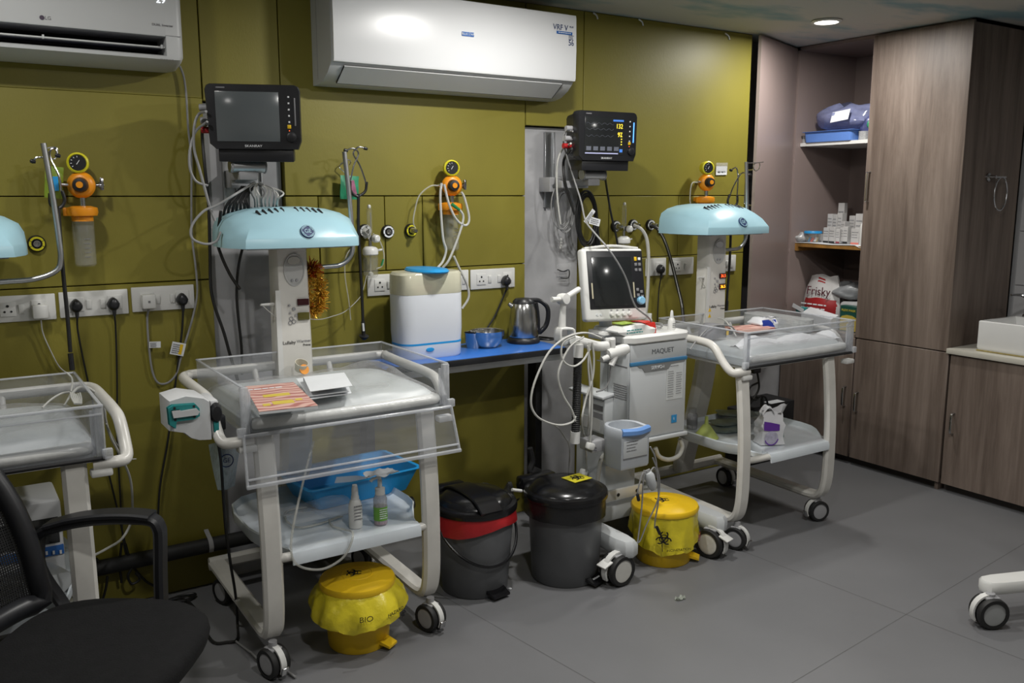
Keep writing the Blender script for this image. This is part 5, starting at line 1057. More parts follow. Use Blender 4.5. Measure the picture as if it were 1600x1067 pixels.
# bottom compartment
FZ = CZS + .017
c = V((XC + .17, sh(1292, XC + .14), FZ)); t = thing('diaper_bag', c, 'white bag with a red printed panel in the bottom of the open cabinet', 'bag')
ph = [1, 2.2, 4]
def dbag(x_off, u, v): 
    w_ = .143 * (1 - .35 * max(0, v - .45) - .5 * max(0, v - .75)); return V((c.x + x_off * (.3 + .7 * math.sin(math.pi * min(1, v + .12))) * math.sin(math.pi * min(max(u, .02), .98)) ** .5, c.y - (u - .5) * 2 * w_ * .96, c.z + .315 * v + .006 * math.sin(9 * u + 5 * v)))
fb = MB().grid(lambda u, v: dbag(-.085, u, v), 16, 14); part('bag_front', fb, mat('bag_white', (.55, .54, .53), .35, noise=.06, nscale=8, bump=.2, bscale=25), t); part('bag_back', MB().grid(lambda u, v: dbag(.06, u, v), 16, 14), mat('bag_white'), t)
part('red_panel', MB().grid(lambda u, v: dbag(-.088, .12 + .84 * u, .12 + .44 * v), 12, 8), mat('panel_red', (.36, .02, .022), .4, noise=.06), t); part('lilac_foot', MB().grid(lambda u, v: dbag(-.087, .2 + .75 * u, .02 + .08 * v), 8, 2), mat('lilac_print', (.2, .16, .36), .5, noise=.05), t)
part('red_top_mark', MB().grid(lambda u, v: dbag(-.088, .36 + .26 * u, .86 + .09 * v), 6, 2), mat('panel_red'), t)
yv = V((0, -1, 0)); fp = dbag(-.088, .55, .68); text('Frisky', .075, fp + V((-.012, 0, .0)), yv, V((.12, 0, 1)), mat('print_dark_maroon', (.08, .01, .02), .5), t, sx=1)
scribble(t, dbag(-.088, .5, .32) + V((-.006, 0, 0)), yv, V((.05, 0, 1)), .2, 4, .026, paper, 53, .2)
c2 = V((XC + .07, sh(1337, XC + .07), FZ)); t = thing('mask_box', c2, 'dark green and yellow carton reading FLEXI MASK in the open cabinet', 'box'); w2_ = .115
part('carton', MB().span(c2 + V((0, -w2_ / 2 - .01, .0)), c2 + V((.10, w2_ / 2, .155)), .002, 1), mat('carton_green', (.01, .075, .055), .45, noise=.1), t); part('yellow_panel', MB().rings([[c2 + V((x, y_, z)) for y_, z in ((.052, .006), (-.060, .006), (-.060, .085), (-.03, .098), (.01, .1), (.04, .092), (.052, .08))] for x in (-.0015, 0)]), mat('carton_yellow', (.5, .38, .06), .5, noise=.1), t)
text('FLEXI MASK', .019, c2 + V((-.002, -.004, .128)), yv, Z, mat('print_yellow', (.6, .5, .05), .5), t); text('A', .022, c2 + V((-.003, -.045, .02)), yv, Z, inkblack, t)
bag('folded_sheet', V((XC + .26, sh(1345, XC + .26), FZ + .17)), .14, .12, .055, mat('grey_film_bag', (.25, .26, .27), .3, noise=.1, nscale=6, bump=.2, bscale=20), 'grey plastic wrapped linen above the mask carton', 12)
single('linen_stack', MB().span((XC + .12, CM + .02, FZ), (XC + .45, CM + .22, FZ + .17), .02), mat('pale_linen', (.45, .45, .45), .8, noise=.1), 'pale folded linen behind the mask carton', 'linen')
t = thing('tissue_packet', P(1272, 498, x=XC + .03), 'white card packet lying open in front of the diaper bag', 'packet'); c3 = P(1276, 500, x=XC + .03); c3.z = FZ
part('card_flap', MB().rings([[c3 + V((x, y_, z)) for x, y_, z in ((-.01, .11, .085), (-.02, -.12, .07), (.05, -.12, .09), (.05, .09, .12))], [c3 + V((x, y_, z)) for x, y_, z in ((-.01, .11, .0), (-.02, -.12, .0), (.05, -.12, .0), (.05, .09, .0))]]), paper, t)
roll('tape_roll', V((XC + .02, sh(1229, XC + .03), FZ + .002)), .045, .065, teal, 'teal roll with a white loop mark at the left of the open cabinet bottom', )
single('paper_slip', quad_plate(MB(), P(1247, 481, x=XC + .02), V((0, -1, -.35)), V((0, -.35, 1)), .09, .025, .0015), paper, 'loose white paper strip leaning in the cabinet beside the diaper bag', 'paper')
single('green_wrap', MB().tube([V((XC + .03, sh(1256, XC + .03), FZ + .095)), V((XC + .06, sh(1262, XC + .06), FZ + .10)), V((XC + .07, sh(1272, XC + .07), FZ + .10))], .016, 8), teal, 'teal rolled wrap tucked behind the white card packet', 'wrap')
# ---------------------------------------------------------------- washbasin counter
sk = thing('sink_cabinet', (XC, -1.5, 0), 'low wood cabinet with pale stone top under the washbasin', 'cabinet'); Z1 = .792
part('worktop', MB().span((XC - .03, -2.4, Z1 - .028), (5.064, CY1 - .004, Z1), .003), mat('cream_stone', (.5, .48, .42), .3, noise=.08, nscale=9), sk)
part('carcass', MB().span((XC + .008, -2.4, .07), (5.06, CY1 - .02, Z1 - .03)), taupe_in, sk); part('plinth', MB().span((XC + .045, -2.4, 0), (XC + .07, CY1 - .01, .07)), mat('plinth_dark'), sk)
for a in (CY1 - .022, CY1 - .022 - .62):
    d = part('door', MB().span((XC - .012, a - .615, .045), (XC + .004, a, Z1 - .034), .002, 1), woodm, sk); pull(d, XC - .012, a - .045, P(1489, 662, x=XC - .02).z, .115)
c = V((XC + .30, -1.43, Z1)); bw = thing('washbasin', c, 'square white ceramic washbasin standing on the stone counter', 'washbasin')
ce = mat('ceramic', (.72, .72, .71), .12, noise=.02, coat=.4)
bx0, by0 = P(1525, 545, x=XC + .03).x, P(1527, 545, x=XC + .035).y
def br(x0, x1, y0, y1, z): return [V((x0, y0, z)), V((x1, y0, z)), V((x1, y1, z)), V((x0, y1, z))]
X0, X1, Y0, Y1, BZ = XC + .03, XC + .45, by0, by0 - .55, P(1527, 500, x=XC + .035).z
part('basin', MB().rings([br(X0 + .01, X1, Y0 - .008, Y1, Z1), br(X0, X1, Y0, Y1, Z1 + .02), br(X0, X1, Y0, Y1, BZ - .004), br(X0 + .004, X1 - .004, Y0 - .004, Y1 + .004, BZ), br(X0 + .018, X1 - .10, Y0 - .02, Y1 + .02, BZ), br(X0 + .04, X1 - .12, Y0 - .05, Y1 + .05, BZ - .10)]), ce, bw)
part('sealant_line', MB().tube([(X0 + .3, Y0 + .002, Z1 + .004), (X0 + .002, Y0 + .002, Z1 + .004), (X0 + .002, Y1, Z1 + .004)], .004, 5, 1), mat('stained_sealant', (.3, .24, .08), .7, noise=.3, nscale=40), bw)
tf = P(1596, 464, x=XC + .38); t = thing('basin_tap', V((tf.x, tf.y, BZ)), 'chrome tap behind the washbasin at the right edge', 'tap')
part('tap_body', MB().lathe([(0, 0), (.024, 0), (.024, .01), (.018, .014), (.018, .10), (0, .105)], V((tf.x, tf.y - .04, BZ)), Z, 16), chrome, t); part('tap_lever', MB().tube([V((tf.x, tf.y - .04, BZ + .10)), tf + V((0, .0, .01)), tf + V((-.05, .03, .012))], [.012, .006], 8, 3), chrome, t)
rc = P(1566, 297, y=CY1 - .045); t = thing('towel_ring', rc, 'chrome towel ring on the dark side panel of the tall cabinet', 'towel ring')
rp = V((P(1549, 278, y=CY1 - .02).x, CY1 - .001, P(1549, 277, y=CY1).z))
part('rosette', MB().lathe([(.022, 0), (.022, .008), (.012, .014), (.009, .045), (0, .046)], rp, (0, -1, 0), 18), chrome, t); part('hanger', MB().tube([rp + V((0, -.04, 0)), rp + V((.10, -.04, .0))], .006, 8, 1), chrome, t)
part('ring', MB().tube([rp + V((.062 + .062 * math.cos(k * math.pi / 16), -.042, -.088 + .088 * math.sin(k * math.pi / 16))) for k in range(33)], .0042, 8, 1), chrome, t)
# ---------------------------------------------------------------- blue shelf table with sterilizer, bowl, cup and kettle
TX0, TX1, TY, TZ = 1.50, P(874, 535, y=-.30).x, -.345, .905
t = thing('wall_table', (2.0, -.2, 0), 'narrow bright blue wall table with black edge carrying the kettle and sterilizer', 'table')
part('table_top', MB().span((TX0, TY, TZ - .014), (TX1, -.002, TZ), .002), mat('blue_laminate', (.035, .16, .55), .3, noise=.04, nscale=6), t); part('edge_band', MB().span((TX0, TY - .006, TZ - .03), (TX1 + .005, TY + .006, TZ - .003), .002), black, t); part('support_rail', MB().span((TX0 + .05, TY + .012, TZ - .06), (TX1 - .02, TY + .03, TZ - .03)), alu, t)
part('table_leg', MB().span((2.425, -.075, 0), (2.463, -.003, TZ - .03), .002), matblack, t); part('table_leg', MB().span((TX0 + .02, -.075, 0), (TX0 + .06, -.003, TZ - .03), .002), matblack, t)
# sterilizer
cS = P(667, 552, y=-.19); k = (cS - CAM).dot(FW) / F; hwS, hdS = 54 * k * 1.02, .085
zb = TZ; z_of = lambda py: P(667, py, y=-.19 - hdS * .6).z
def rr_ring(cx, cy, hx_, hy_, z, n=6, f=.75):
    out = []
    for sx_, sy_, a0 in ((1, 1, 0), (-1, 1, 1), (-1, -1, 2), (1, -1, 3)):
        r = min(hx_, hy_) * f
        for q_ in range(n + 1): a = (a0 + q_ / n) * math.pi / 2; out.append(V((cx + sx_ * (hx_ - r) + r * math.cos(a), cy + sy_ * (hy_ - r) + r * math.sin(a), z)))
    return out
RS = lambda f, z: rr_ring(cS.x, -.19, hwS * f, hdS * f, z)
z1, z2, z3, z4 = z_of(537), z_of(534), z_of(459), z_of(425)
t = thing('sterilizer', (cS.x, -.19, zb), 'white oval bottle sterilizer with milky upper part and blue lid on the blue table', 'sterilizer')
sw = mat('sterilizer_white', (.66, .69, .74), .3, noise=.02, nscale=5)
part('base', MB().rings([RS(.93, zb), RS(.97, zb + .008), RS(.975, z1)]), sw, t); part('blue_line', MB().rings([RS(.982, z1), RS(.982, z2)]), blue, t); part('body', MB().rings([RS(.975, z2), RS(1.0, z2 + .05), RS(1.0, z3 - .003), RS(.99, z3)]), sw, t)
part('milky_cover', MB().rings([RS(1.0, z3), RS(1.01, z3 + .01), RS(1.0, z4 - .01), RS(.94, z4)]), clear('milky_cover', (.85, .84, .74), .72, (.74, .72, .56), .15, 1, .05), t); part('red_content', MB().lathe([(0, 0), (.05, .0), (.05, .03), (0, .05)], (cS.x - .02, -.19, z3 + .005), Z, 14), redp, t, 'red bottle teats showing through the milky cover')
part('green_content', MB().lathe([(0, 0), (.03, .0), (.03, .04), (0, .05)], (cS.x + .09, -.18, z3 + .005), Z, 14), mat('green_plastic', (.02, .22, .07)), t)
part('lid', MB().lathe([(0, .0), (.135, .0), (.14, .006), (.13, .014), (0, .018)], (cS.x + .005, -.19, z4 - .002), Z, 30, sy=.58), blue, t)
nb = P(672, 546, y=-.19 - hdS * .97); part('button', MB().lathe([(0, .006), (.018, .005), (.02, 0), (0, 0)], nb, (0, -1, 0), 18, sy=.45), blue, t); part('indicator', MB().lathe([(0, .003), (.003, .003), (.003, 0)], P(700, 544, y=-.19 - hdS * .9), (0, -1, 0), 10), inkblack, t)
for sx_ in (-.8, .8): part('foot', MB().cyl((cS.x + sx_ * hwS, -.23, zb - .0), (cS.x + sx_ * hwS, -.23, zb + .004), .01), black, t)
# bowl
c = P(769, 544, z=TZ); k = (c - CAM).dot(FW) / F; r = 28 * k; c = V((c.x, c.y + r * .55, TZ)); h = .075
single('steel_bowl', MB().lathe([(0, 0), (r * .6, 0), (r * .82, h * .3), (r * .97, h * .75), (r * .98, h), (r, h + .002), (r * .96, h), (r * .93, h * .75), (r * .78, h * .32), (r * .55, .005), (0, .005)], c, Z, 36), steel, 'shiny steel bowl in front of the kettle on the blue table', 'bowl')
c = P(728, 541, z=TZ); single('steel_cup', MB().lathe([(0, 0), (.036, 0), (.045, .07), (.047, .072), (.044, .07), (.035, .004), (0, .004)], V((c.x + .015, -.13, TZ)), Z, 28), steel, 'small steel cup between the sterilizer and the bowl', 'cup')
# kettle
cK = P(818, 533, y=-.13); k = (cK - CAM).dot(FW) / F; r = 23.5 * k; cK = V((cK.x, -.13, TZ)); zt_ = P(820, 472, y=-.13).z; H_ = zt_ - TZ - .03
t = thing('electric_kettle', cK, 'steel electric kettle with black handle and lid on a black base', 'kettle')
part('power_base', MB().lathe([(0, 0), (r * 1.08, 0), (r * 1.1, .006), (r * 1.02, .024), (r * .9, .03), (0, .03)], cK, Z, 30), black, t)
part('kettle_body', MB().lathe([(r * .98, .03), (r, .035), (r * .97, .03 + H_ * .4), (r * .86, .03 + H_ * .8), (r * .74, .03 + H_ * .97), (r * .7, .03 + H_)], cK, Z, 34), steel, t)
part('lid', MB().lathe([(r * .74, .03 + H_ * .97), (r * .72, .03 + H_ + .006), (r * .55, .03 + H_ + .018), (0, .03 + H_ + .022)], cK, Z, 30), black, t)
hd_ = V((.9, -.42, 0)).normalized(); zz = lambda f: V((0, 0, .03 + H_ * f))
part('handle', MB().bar([cK + hd_ * r * .5 + zz(1.06), cK + hd_ * r * 1.05 + zz(1.04), cK + hd_ * r * 1.55 + zz(.86), cK + hd_ * r * 1.65 + zz(.6), cK + hd_ * r * 1.5 + zz(.3), cK + hd_ * r * 1.05 + zz(.08)], V((-hd_.y, hd_.x, 0)), .028, .020, 6), black, t)
part('handle_spine', MB().bar([cK + hd_ * r * .85 + zz(.98), cK + hd_ * r * .97 + zz(.6), cK + hd_ * r * 1.02 + zz(.05)], V((-hd_.y, hd_.x, 0)), .034, .012, 4), black, t)
part('spout', MB().tube([cK - hd_ * r * .72 + zz(.88), cK - hd_ * r * 1.0 + zz(.97)], [.014, .009], 10, 1), steel, t)
part('cord', MB().tube([cK + V((r, .0, .01)), cK + V((r + .05, -.05, .008)), cK + V((r + .09, -.02, .006)), cK + V((r + .06, .06, .006))], .005, 6), cableblack, t)
# ---------------------------------------------------------------- things on and around the middle warmer
MZ = .933
def flat(px, py, z=MZ): return P(px, py, z=z)
a, b_, c_, d = flat(383, 610), flat(459, 603), flat(497, 640), flat(405, 650)
t = thing('booklet', a, 'pink wavy patterned booklet with yellow marks lying in the middle warmer', 'booklet')
cov = bpy.data.materials.new('pink_wave_print'); cov.use_nodes = True; nt = cov.node_tree; bs = nt.nodes['Principled BSDF']; bs.inputs['Roughness'].default_value = .5
tc = nt.nodes.new('ShaderNodeTexCoord'); wv = nt.nodes.new('ShaderNodeTexWave'); wv.bands_direction = 'Y'; wv.inputs['Scale'].default_value = 8; wv.inputs['Distortion'].default_value = 7; wv.inputs['Detail Scale'].default_value = 1.2; wv.inputs['Detail'].default_value = 1
cr = nt.nodes.new('ShaderNodeValToRGB'); cr.color_ramp.elements[0].color = (.42, .16, .14, 1); cr.color_ramp.elements[0].position = .1; cr.color_ramp.elements[1].color = (.66, .42, .36, 1); cr.color_ramp.elements[1].position = .55
nt.links.new(tc.outputs['Object'], wv.inputs[0]); nt.links.new(wv.outputs['Fac'], cr.inputs[0]); nt.links.new(cr.outputs[0], bs.inputs['Base Color'])
up = lambda p, h: p + V((0, 0, h))
part('pages', MB().rings([[up(p, .004) for p in (a, d, c_, b_)], [up(p, .012) for p in (a, d, c_, b_)]]), paper, t); part('cover', MB().rings([[up(p, .0122) for p in (a, d, c_, b_)], [up(p, .0142) for p in (a, d, c_, b_)]]), cov, t)
def bil(u, v): return (a * (1 - u) + b_ * u) * (1 - v) + (d * (1 - u) + c_ * u) * v
for (u0, u1, v0, v1) in ((.22, .72, .42, .52), (.12, .25, .76, .84), (.3, .68, .70, .82), (.72, .85, .68, .75)):
    part('yellow_mark', MB().rings([[up(bil(u, v), h) for u, v in ((u0, v0), (u0, v1), (u1, v1), (u1, v0))] for h in (.0143, .0147)]), mat('mark_yellow', (.62, .48, .07), .6, noise=.05), t)
scribble(t, up(bil(.36, .17), .0146), bil(1, 0) - bil(0, 0), bil(0, 0) - bil(0, 1), .12, 1, .03, paper, 51)
q = [flat(463, 594, MZ + .003), flat(482, 622, MZ + .003), flat(545, 614, MZ + .003), flat(520, 586, MZ + .003)]
single('paper_sheet', MB().rings([[up(p, h) for p in q] for h in (.004, .006)]), paper, 'white sheet lying under the folded paper in the middle warmer', 'paper')
q = [flat(474, 592, MZ + .02), flat(485, 615, MZ + .02), flat(551, 606, MZ + .02), flat(538, 585, MZ + .02)]; m_ = MB()
m_.rings([[up(p, h) for p in q] for h in (.006, .0075)]); m_.rings([[up(p, h) for p in (q[0], q[1] - V((0, .0, .012)), q[2] - V((0, -.01, .014)), q[3])] for h in (-.008, -.0065)]); m_.rings([[q[0] + V((0, 0, -.008)), q[0] + V((0, 0, .0075)), q[3] + V((0, 0, .0075)), q[3] + V((0, 0, -.008))], [p + V((0, .0015, 0)) for p in (q[0] + V((0, 0, -.008)), q[0] + V((0, 0, .0075)), q[3] + V((0, 0, .0075)), q[3] + V((0, 0, -.008)))]])
single('folded_paper', m_, paper, 'white folded paper lying on the sheet in the middle warmer', 'paper')
c = P(469, 589, y=-.34); t = thing('feeding_cup', V((c.x, c.y, MZ)), 'small pale cup with orange rim at the foot of the middle warmer post', 'cup')
part('cup', MB().lathe([(0, 0), (.018, 0), (.024, .035), (.026, .035), (.02, -.0)], V((c.x, c.y, MZ)), (.1, -.5, 1), 18), mat('cream_plastic', (.6, .58, .48), .4, noise=.05), t); part('orange_rim', MB().lathe([(0, .001), (.019, .0), (.02, .006), (0, .006)], V((c.x + .008, c.y - .02, MZ + .004)), (.2, -1, .4), 18), orange, t)
# gold garland
gp = [P(p[0], p[1], y=-.25) for p in ((487, 417), (480, 432), (479, 458), (482, 480), (490, 485), (498, 478), (500, 462), (498, 443), (493, 426), (487, 417))]
t = thing('tinsel_garland', gp[0], 'gold and red tinsel garland looped over the horizontal tube of the middle warmer', 'garland'); r_ = random.Random(11)
for col_, n_t, mm in (('gold_strands', 1700, mat('gold_tinsel', (.80, .45, .05), .3, .45, noise=.3, nscale=60)), ('red_strands', 450, mat('red_tinsel', (.42, .05, .01), .3, .4, noise=.3, nscale=60))):
    m_ = MB(); sp_ = spline(gp, 8)
    for i in range(n_t):
        p = sp_[r_.randrange(len(sp_))] if col_ == 'gold_strands' or i % 3 == 0 else sp_[r_.randrange(0, 10) - 5]; d = V((r_.gauss(0, 1), r_.gauss(0, 1), r_.gauss(0, 1) - .3)).normalized() * r_.uniform(.018, .046); w_ = V((r_.gauss(0, 1), r_.gauss(0, 1), r_.gauss(0, 1))).normalized() * .0022
        m_.poly([p - w_, p + w_, p + d + w_, p + d - w_], [(0, 1, 2, 3)])
    part(col_, m_, mm, t, smooth=False, kind='stuff')
part('string', MB().tube(gp, .002, 5), mat('gold_tinsel'), t)
# syringe pump clamped to the left tube
pc = P(302, 645, y=-.72); k = (pc - CAM).dot(FW) / F; t = thing('infusion_pump', pc, 'pale infusion pump with a teal clamp on the left tube of the middle warmer', 'pump')
pw = mat('pump_white', (.60, .61, .62), .35, noise=.03, nscale=8)
def pp(x, z): return (x * k, -z * k)
def oct_(pts, y0, y1, s0=1, s1=1): return MB().rings([[V((pc.x + (x - 302) * k * s, y, pc.z - (z - 645) * k * s)) for x, z in pts] for y, s in ((y0, s0), (y0 - .012, 1), (y1 + .012, 1), (y1, s1))])
part('pump_body', oct_([(258, 612), (283, 607), (310, 614), (319, 621), (319, 683), (300, 681), (288, 676), (278, 666), (258, 660)], -.66, -.80, .96, .95), pw, t)
part('end_plate', MB().span((pc.x + 17 * k, -.79, pc.z - 36 * k), (pc.x + 31 * k, -.66, pc.z + 24 * k), .008), pw, t)
part('seam', MB().span((pc.x + 16.5 * k, -.792, pc.z - 36 * k), (pc.x + 18 * k, -.658, pc.z + 23 * k)), inkblack, t)
part('teal_clamp', oct_([(255, 622), (262, 618), (295, 620), (301, 628), (301, 640), (293, 644), (266, 644), (264, 655), (256, 648)], -.797, -.815, 1, .97), teal, t); part('clamp_bar', oct_([(260, 626), (272, 626), (273, 628), (296, 627), (300, 632), (297, 637), (262, 637)], -.812, -.826), pw, t)
for x, z in ((265, 623), (293, 624), (265, 641), (293, 640)): part('screw', MB().lathe([(0, .003), (.004, .003), (.004, 0)], V((pc.x + (x - 302) * k, -.814, pc.z - (z - 645) * k)), (0, -1, 0), 8), inkblack, t)
part('black_lever', MB().lathe([(0, .02), (.014, .018), (.02, 0), (.02, -.01), (0, -.01)], V((pc.x + 26 * k, -.79, pc.z + 4 * k)), (0, -1, 0), 18, sy=1.7), black, t); part('teal_strip', MB().span((pc.x + 21 * k, -.797, pc.z - 27 * k), (pc.x + 29 * k, -.786, pc.z - 9 * k), .002), teal, t)
part('tube_clamp', MB().box(V((pc.x + 38 * k, -.70, pc.z - 22 * k)), (.045, .05, .05), None, .006), black, t)
single('power_cable', MB().tube([V((pc.x + 36 * k, -.70, pc.z - 36 * k))] + [P(p[0], p[1], y=p[2]) for p in ((345, 720, -.66), (349, 780, -.62), (353, 830, -.58), (360, 880, -.55), (368, 930, -.5))] + [P(371, 975, z=.01), P(371, 998, z=.008), P(355, 1003, z=.008), P(330, 1000, z=.008), P(308, 955, z=.01), P(285, 935, z=.012), P(262, 938, z=.012)], .0052, 7), cableblack, 'black cord dropping from the infusion pump to the floor', 'cable')
cable('floor_cable', [P(p[0], p[1], z=.007) for p in ((366, 1000), (390, 1018), (410, 1035), (440, 1044), (462, 1058))], .004, cablegrey, 'thin grey cable on the floor running under the front caster of the middle warmer')
# clear side bag hanging under the left rail, with a round emblem
hb = P(352, 720, y=-.45); t = thing('hanging_bag', hb, 'pale clear bag with a dark round emblem hanging below the left of the middle warmer', 'bag'); kk = (hb - CAM).dot(FW) / F
part('bag_sheet', MB().grid(lambda u, v: V((hb.x + ((u - .5) * (48 - 20 * v)) * kk, hb.y + .012 * math.sin(5 * u + 3 * v), hb.z + (30 - 75 * v) * kk)), 10, 12), clear('pale_bag', (.8, .86, .9), .5, (.4, .5, .55), .15), t)
m_ = MB(); cc = hb + V((0, -.02, .006)); arc_strip(m_, cc, X, Z, .021, .025, 0, 2 * math.pi, 20)
text('GE', .024, cc, X, Z, navy, t, 'emblem_letters', sx=.9)
part('emblem', m_, navy, t, smooth=False)
# tray of the middle warmer
SZ = .426
c = P(560, 778, y=-.47); k = (c - CAM).dot(FW) / F
opentray('blue_basin', V((c.x, -.385, SZ)), 190 * k, .30, .092, blue, 'large bright blue plastic basin on the lower tray of the middle warmer', fl_=.82, cat='basin', rot=.10)
c = P(556, 823, z=SZ); c.z = SZ
t = bottle('spray_bottle', c, [(0, 0), (.023, 0), (.0245, .004), (.0245, .078), (.019, .098), (.013, .105), (0, .105)], white, 'white spray bottle with a pointed nozzle on the middle warmer tray', [(.0145, .103), (.0145, .114), (.0125, .118), (.0115, .142), (.0085, .157), (0, .159)])
scribble(t, c + V((0, -.0248, .06)), X, Z, .03, 5, .012, inkgrey, 14)
c = P(595, 818, z=SZ); c.z = SZ
t = bottle('pump_bottle', c, [(0, 0), (.023, 0), (.0245, .004), (.0245, .095), (.018, .112), (0, .112)], clear('clear_bottle', (.86, .86, .87), .45, (.6, .6, .62), .1), 'clear pump bottle with green label on the middle warmer tray', [(.018, .11), (.018, .135), (.008, .137), (.008, .165), (.006, .167), (.006, .18), (0, .18)])
part('green_label', MB().lathe([(.0251, .018), (.0251, .068)], c, Z, 24, cap=False), mat('label_green', (.14, .36, .05), .5, noise=.06), t); scribble(t, c + V((0, -.0262, .045)), X, Z, .03, 5, .008, paper, 15); part('liquid', MB().lathe([(0, .002), (.0225, .003), (.0225, .014), (0, .014)], c, Z, 20), mat('pink_liquid', (.5, .1, .25), .3, noise=.05), t)
part('pump_nozzle', MB().tube([c + V((0, 0, .176)), c + V((-.03, -.008, .176)), c + V((-.04, -.01, .168))], .0055, 8, 2), white, t)
pz = c + V((.0, -.005, .186)); single('crumpled_wipe', MB().grid(lambda u, v: pz + V(((u - .45) * .115, (v - .5) * .06, .010 * math.sin(8 * u + 1) * math.cos(5 * v) - .012 * abs(u - .45) + .010)), 12, 8, .0015).jitter(.0025, 3), paper, 'crumpled white wipe lying on the head of the pump bottle', 'wipe')
cable('feeding_tube', [P(490, 690, y=-.72), P(478, 735, y=-.78), P(465, 790, y=-.84), P(457, 830, y=-.86), P(455, 860, y=-.875), P(462, 880, y=-.885), P(482, 889, y=-.89), P(508, 888, y=-.89), P(535, 872, y=-.885), P(548, 850, y=-.88), P(551, 832, y=-.86), P(540, 828, z=SZ + .006), P(520, 822, z=SZ + .006), P(514, 812, z=SZ + .006)], .0042, tubeclear, 'clear feeding tube looping below the lower tray of the middle warmer', 'tube')
cable('feeding_tube', [P(514, 812, z=SZ + .006), P(535, 806, z=SZ + .006), P(500, 818, z=SZ + .006), P(465, 824, z=SZ + .006), P(447, 812, z=SZ + .006), P(450, 798, z=SZ + .006), P(480, 792, z=SZ + .006)], .0042, tubeclear, 'clear feeding tube lying coiled on the lower tray of the middle warmer', 'tube')
t = thing('clear_tray_bag', P(500, 800, z=SZ), 'limp clear bag lying on the lower tray left of the spray bottle', 'bag'); bc = P(500, 800, z=SZ + .03)
part('film_sheet', MB().grid(lambda u, v: bc + V(((u - .5) * .26, (v - .5) * .2, .02 * math.sin(5 * u + 1) * math.sin(6 * v) + .012)), 14, 12), film, t)
# ---------------------------------------------------------------- things in the right warmer
MZ2 = .932
def f2(px, py, z=MZ2): return P(px, py, z=z)
c = f2(1196, 512); c.z = MZ2; t, R = soft_pack('sample_packet', c, .16, .10, .055, -.1, mat('packet_white', (.66, .67, .7), .4, noise=.04), 'white packet with a deep blue edge lying in the right warmer', seed=5)
part('blue_edge', MB().rings([[R @ V((x, y_, z)) for y_, z in ((-.056, .012), (-.055, .03), (-.047, .048))] for x in (-.07, -.03, .02)], cap=False, closed=False), mat('deep_blue', (.02, .05, .35), .4, noise=.05), t); scribble(t, R @ V((.02, -.01, .056)), X, Y, .07, 3, .02, inkgrey, 18)
c = f2(1165, 516); c.z = MZ2; single('pink_booklet', MB().box(c + V((0, -.02, .012)), (.22, .13, .014), Euler((0, 0, -.15)).to_matrix()), cov, 'pinkish booklet under the white packet in the right warmer', 'booklet')
c = f2(1265, 530); c.z = .905; single('crumpled_sheet', MB().grid(lambda u, v: V((3.30 + .40 * (u - .5) * 2 * .82 + .05, -.93 + .05 + .14 * v, .875 + .075 * math.sin(math.pi * v) * (.6 + .4 * math.sin(4 * u + 1) * math.sin(9 * u)) + .03 * u)), 26, 10).jitter(.004, 4), mat('sheet_white', (.62, .63, .65), .7, noise=.05, bump=.3, bscale=25), 'crumpled white sheet pressed against the front panel of the right warmer', 'sheet')
single('side_bolster', MB().rings([rr_ring(3.60, -.56, .07, .20, z, 4, .9) for z in (.925, .955, .985)]), clear('bolster_film', (.8, .8, .8), .5, (.6, .62, .62), .1), 'translucent bolster along the right side of the right warmer', 'bolster')
c = f2(1113, 525); t = thing('probe_pad', c, 'grey folded pad with a small black and yellow tag in the right warmer', 'pad')
part('pad', MB().rings([[V((c.x + .08 * math.cos(a_) * s, c.y + .05 * math.sin(a_), .925 + h)) for a_ in [math.pi * 2 * i / 18 for i in range(18)]] for h, s in ((0, 1), (.03, 1), (.055, .75), (.065, .4))]), mat('pad_grey', (.2, .2, .215), .6, noise=.08), t); tg = c + V((.05, -.06, .02)); part('tag', MB().box(tg, (.045, .003, .022)), inkblack, t); part('tag_yellow', MB().box(tg + V((-.014, -.002, 0)), (.014, .003, .02)), yellow, t)
cable('sensor_lead', [P(1078, 546, y=-.72), P(1090, 530, y=-.7), P(1108, 512, y=-.68), P(1125, 508, y=-.66), P(1142, 510, y=-.64), P(1150, 518, y=-.62)], .0035, cablegrey, 'grey sensor lead arching into the left of the right warmer')
cable('white_lead', [P(1122, 497, y=-.5), P(1132, 500, y=-.55), P(1142, 512, y=-.6), P(1150, 525, y=-.66)], .0035, cablewhite, 'short white lead curling in the left of the right warmer')
# tray of the right warmer
c = P(1103, 683, z=SZ); c.z = SZ
t = thing('funnel', c, 'pale green plastic funnel standing upside down on the right warmer tray', 'funnel'); fm = mat('lime_funnel', (.50, .58, .16), .35, noise=.05)
part('cone', MB().lathe([(.062, 0), (.060, .004), (.018, .062), (.012, .066), (.010, .068), (.0, .068)], c, Z, 28), fm, t); part('spout', MB().lathe([(.011, .06), (.0075, .105), (.005, .105), (0, .1)], c, Z, 18), fm, t)
c = P(1081, 669, z=SZ); c.z = SZ; t = bottle('small_bottle', c, [(0, 0), (.026, 0), (.027, .004), (.027, .07), (.02, .082), (0, .084)], clear('grey_bottle', (.7, .7, .72), .55, (.5, .5, .52), .1), 'small grey-white bottle behind the funnel on the right warmer tray', [(.02, .08), (.02, .105), (0, .106)], mat('cap_grey', (.4, .4, .41), .5, noise=.05))
part('grey_band', MB().lathe([(.0275, .02), (.0275, .05)], c, Z, 20, cap=False), inkgrey, t)
gp_ = mat('grey_green_packet', (.17, .22, .21), .3, noise=.3, nscale=18, bump=.2, bscale=25)
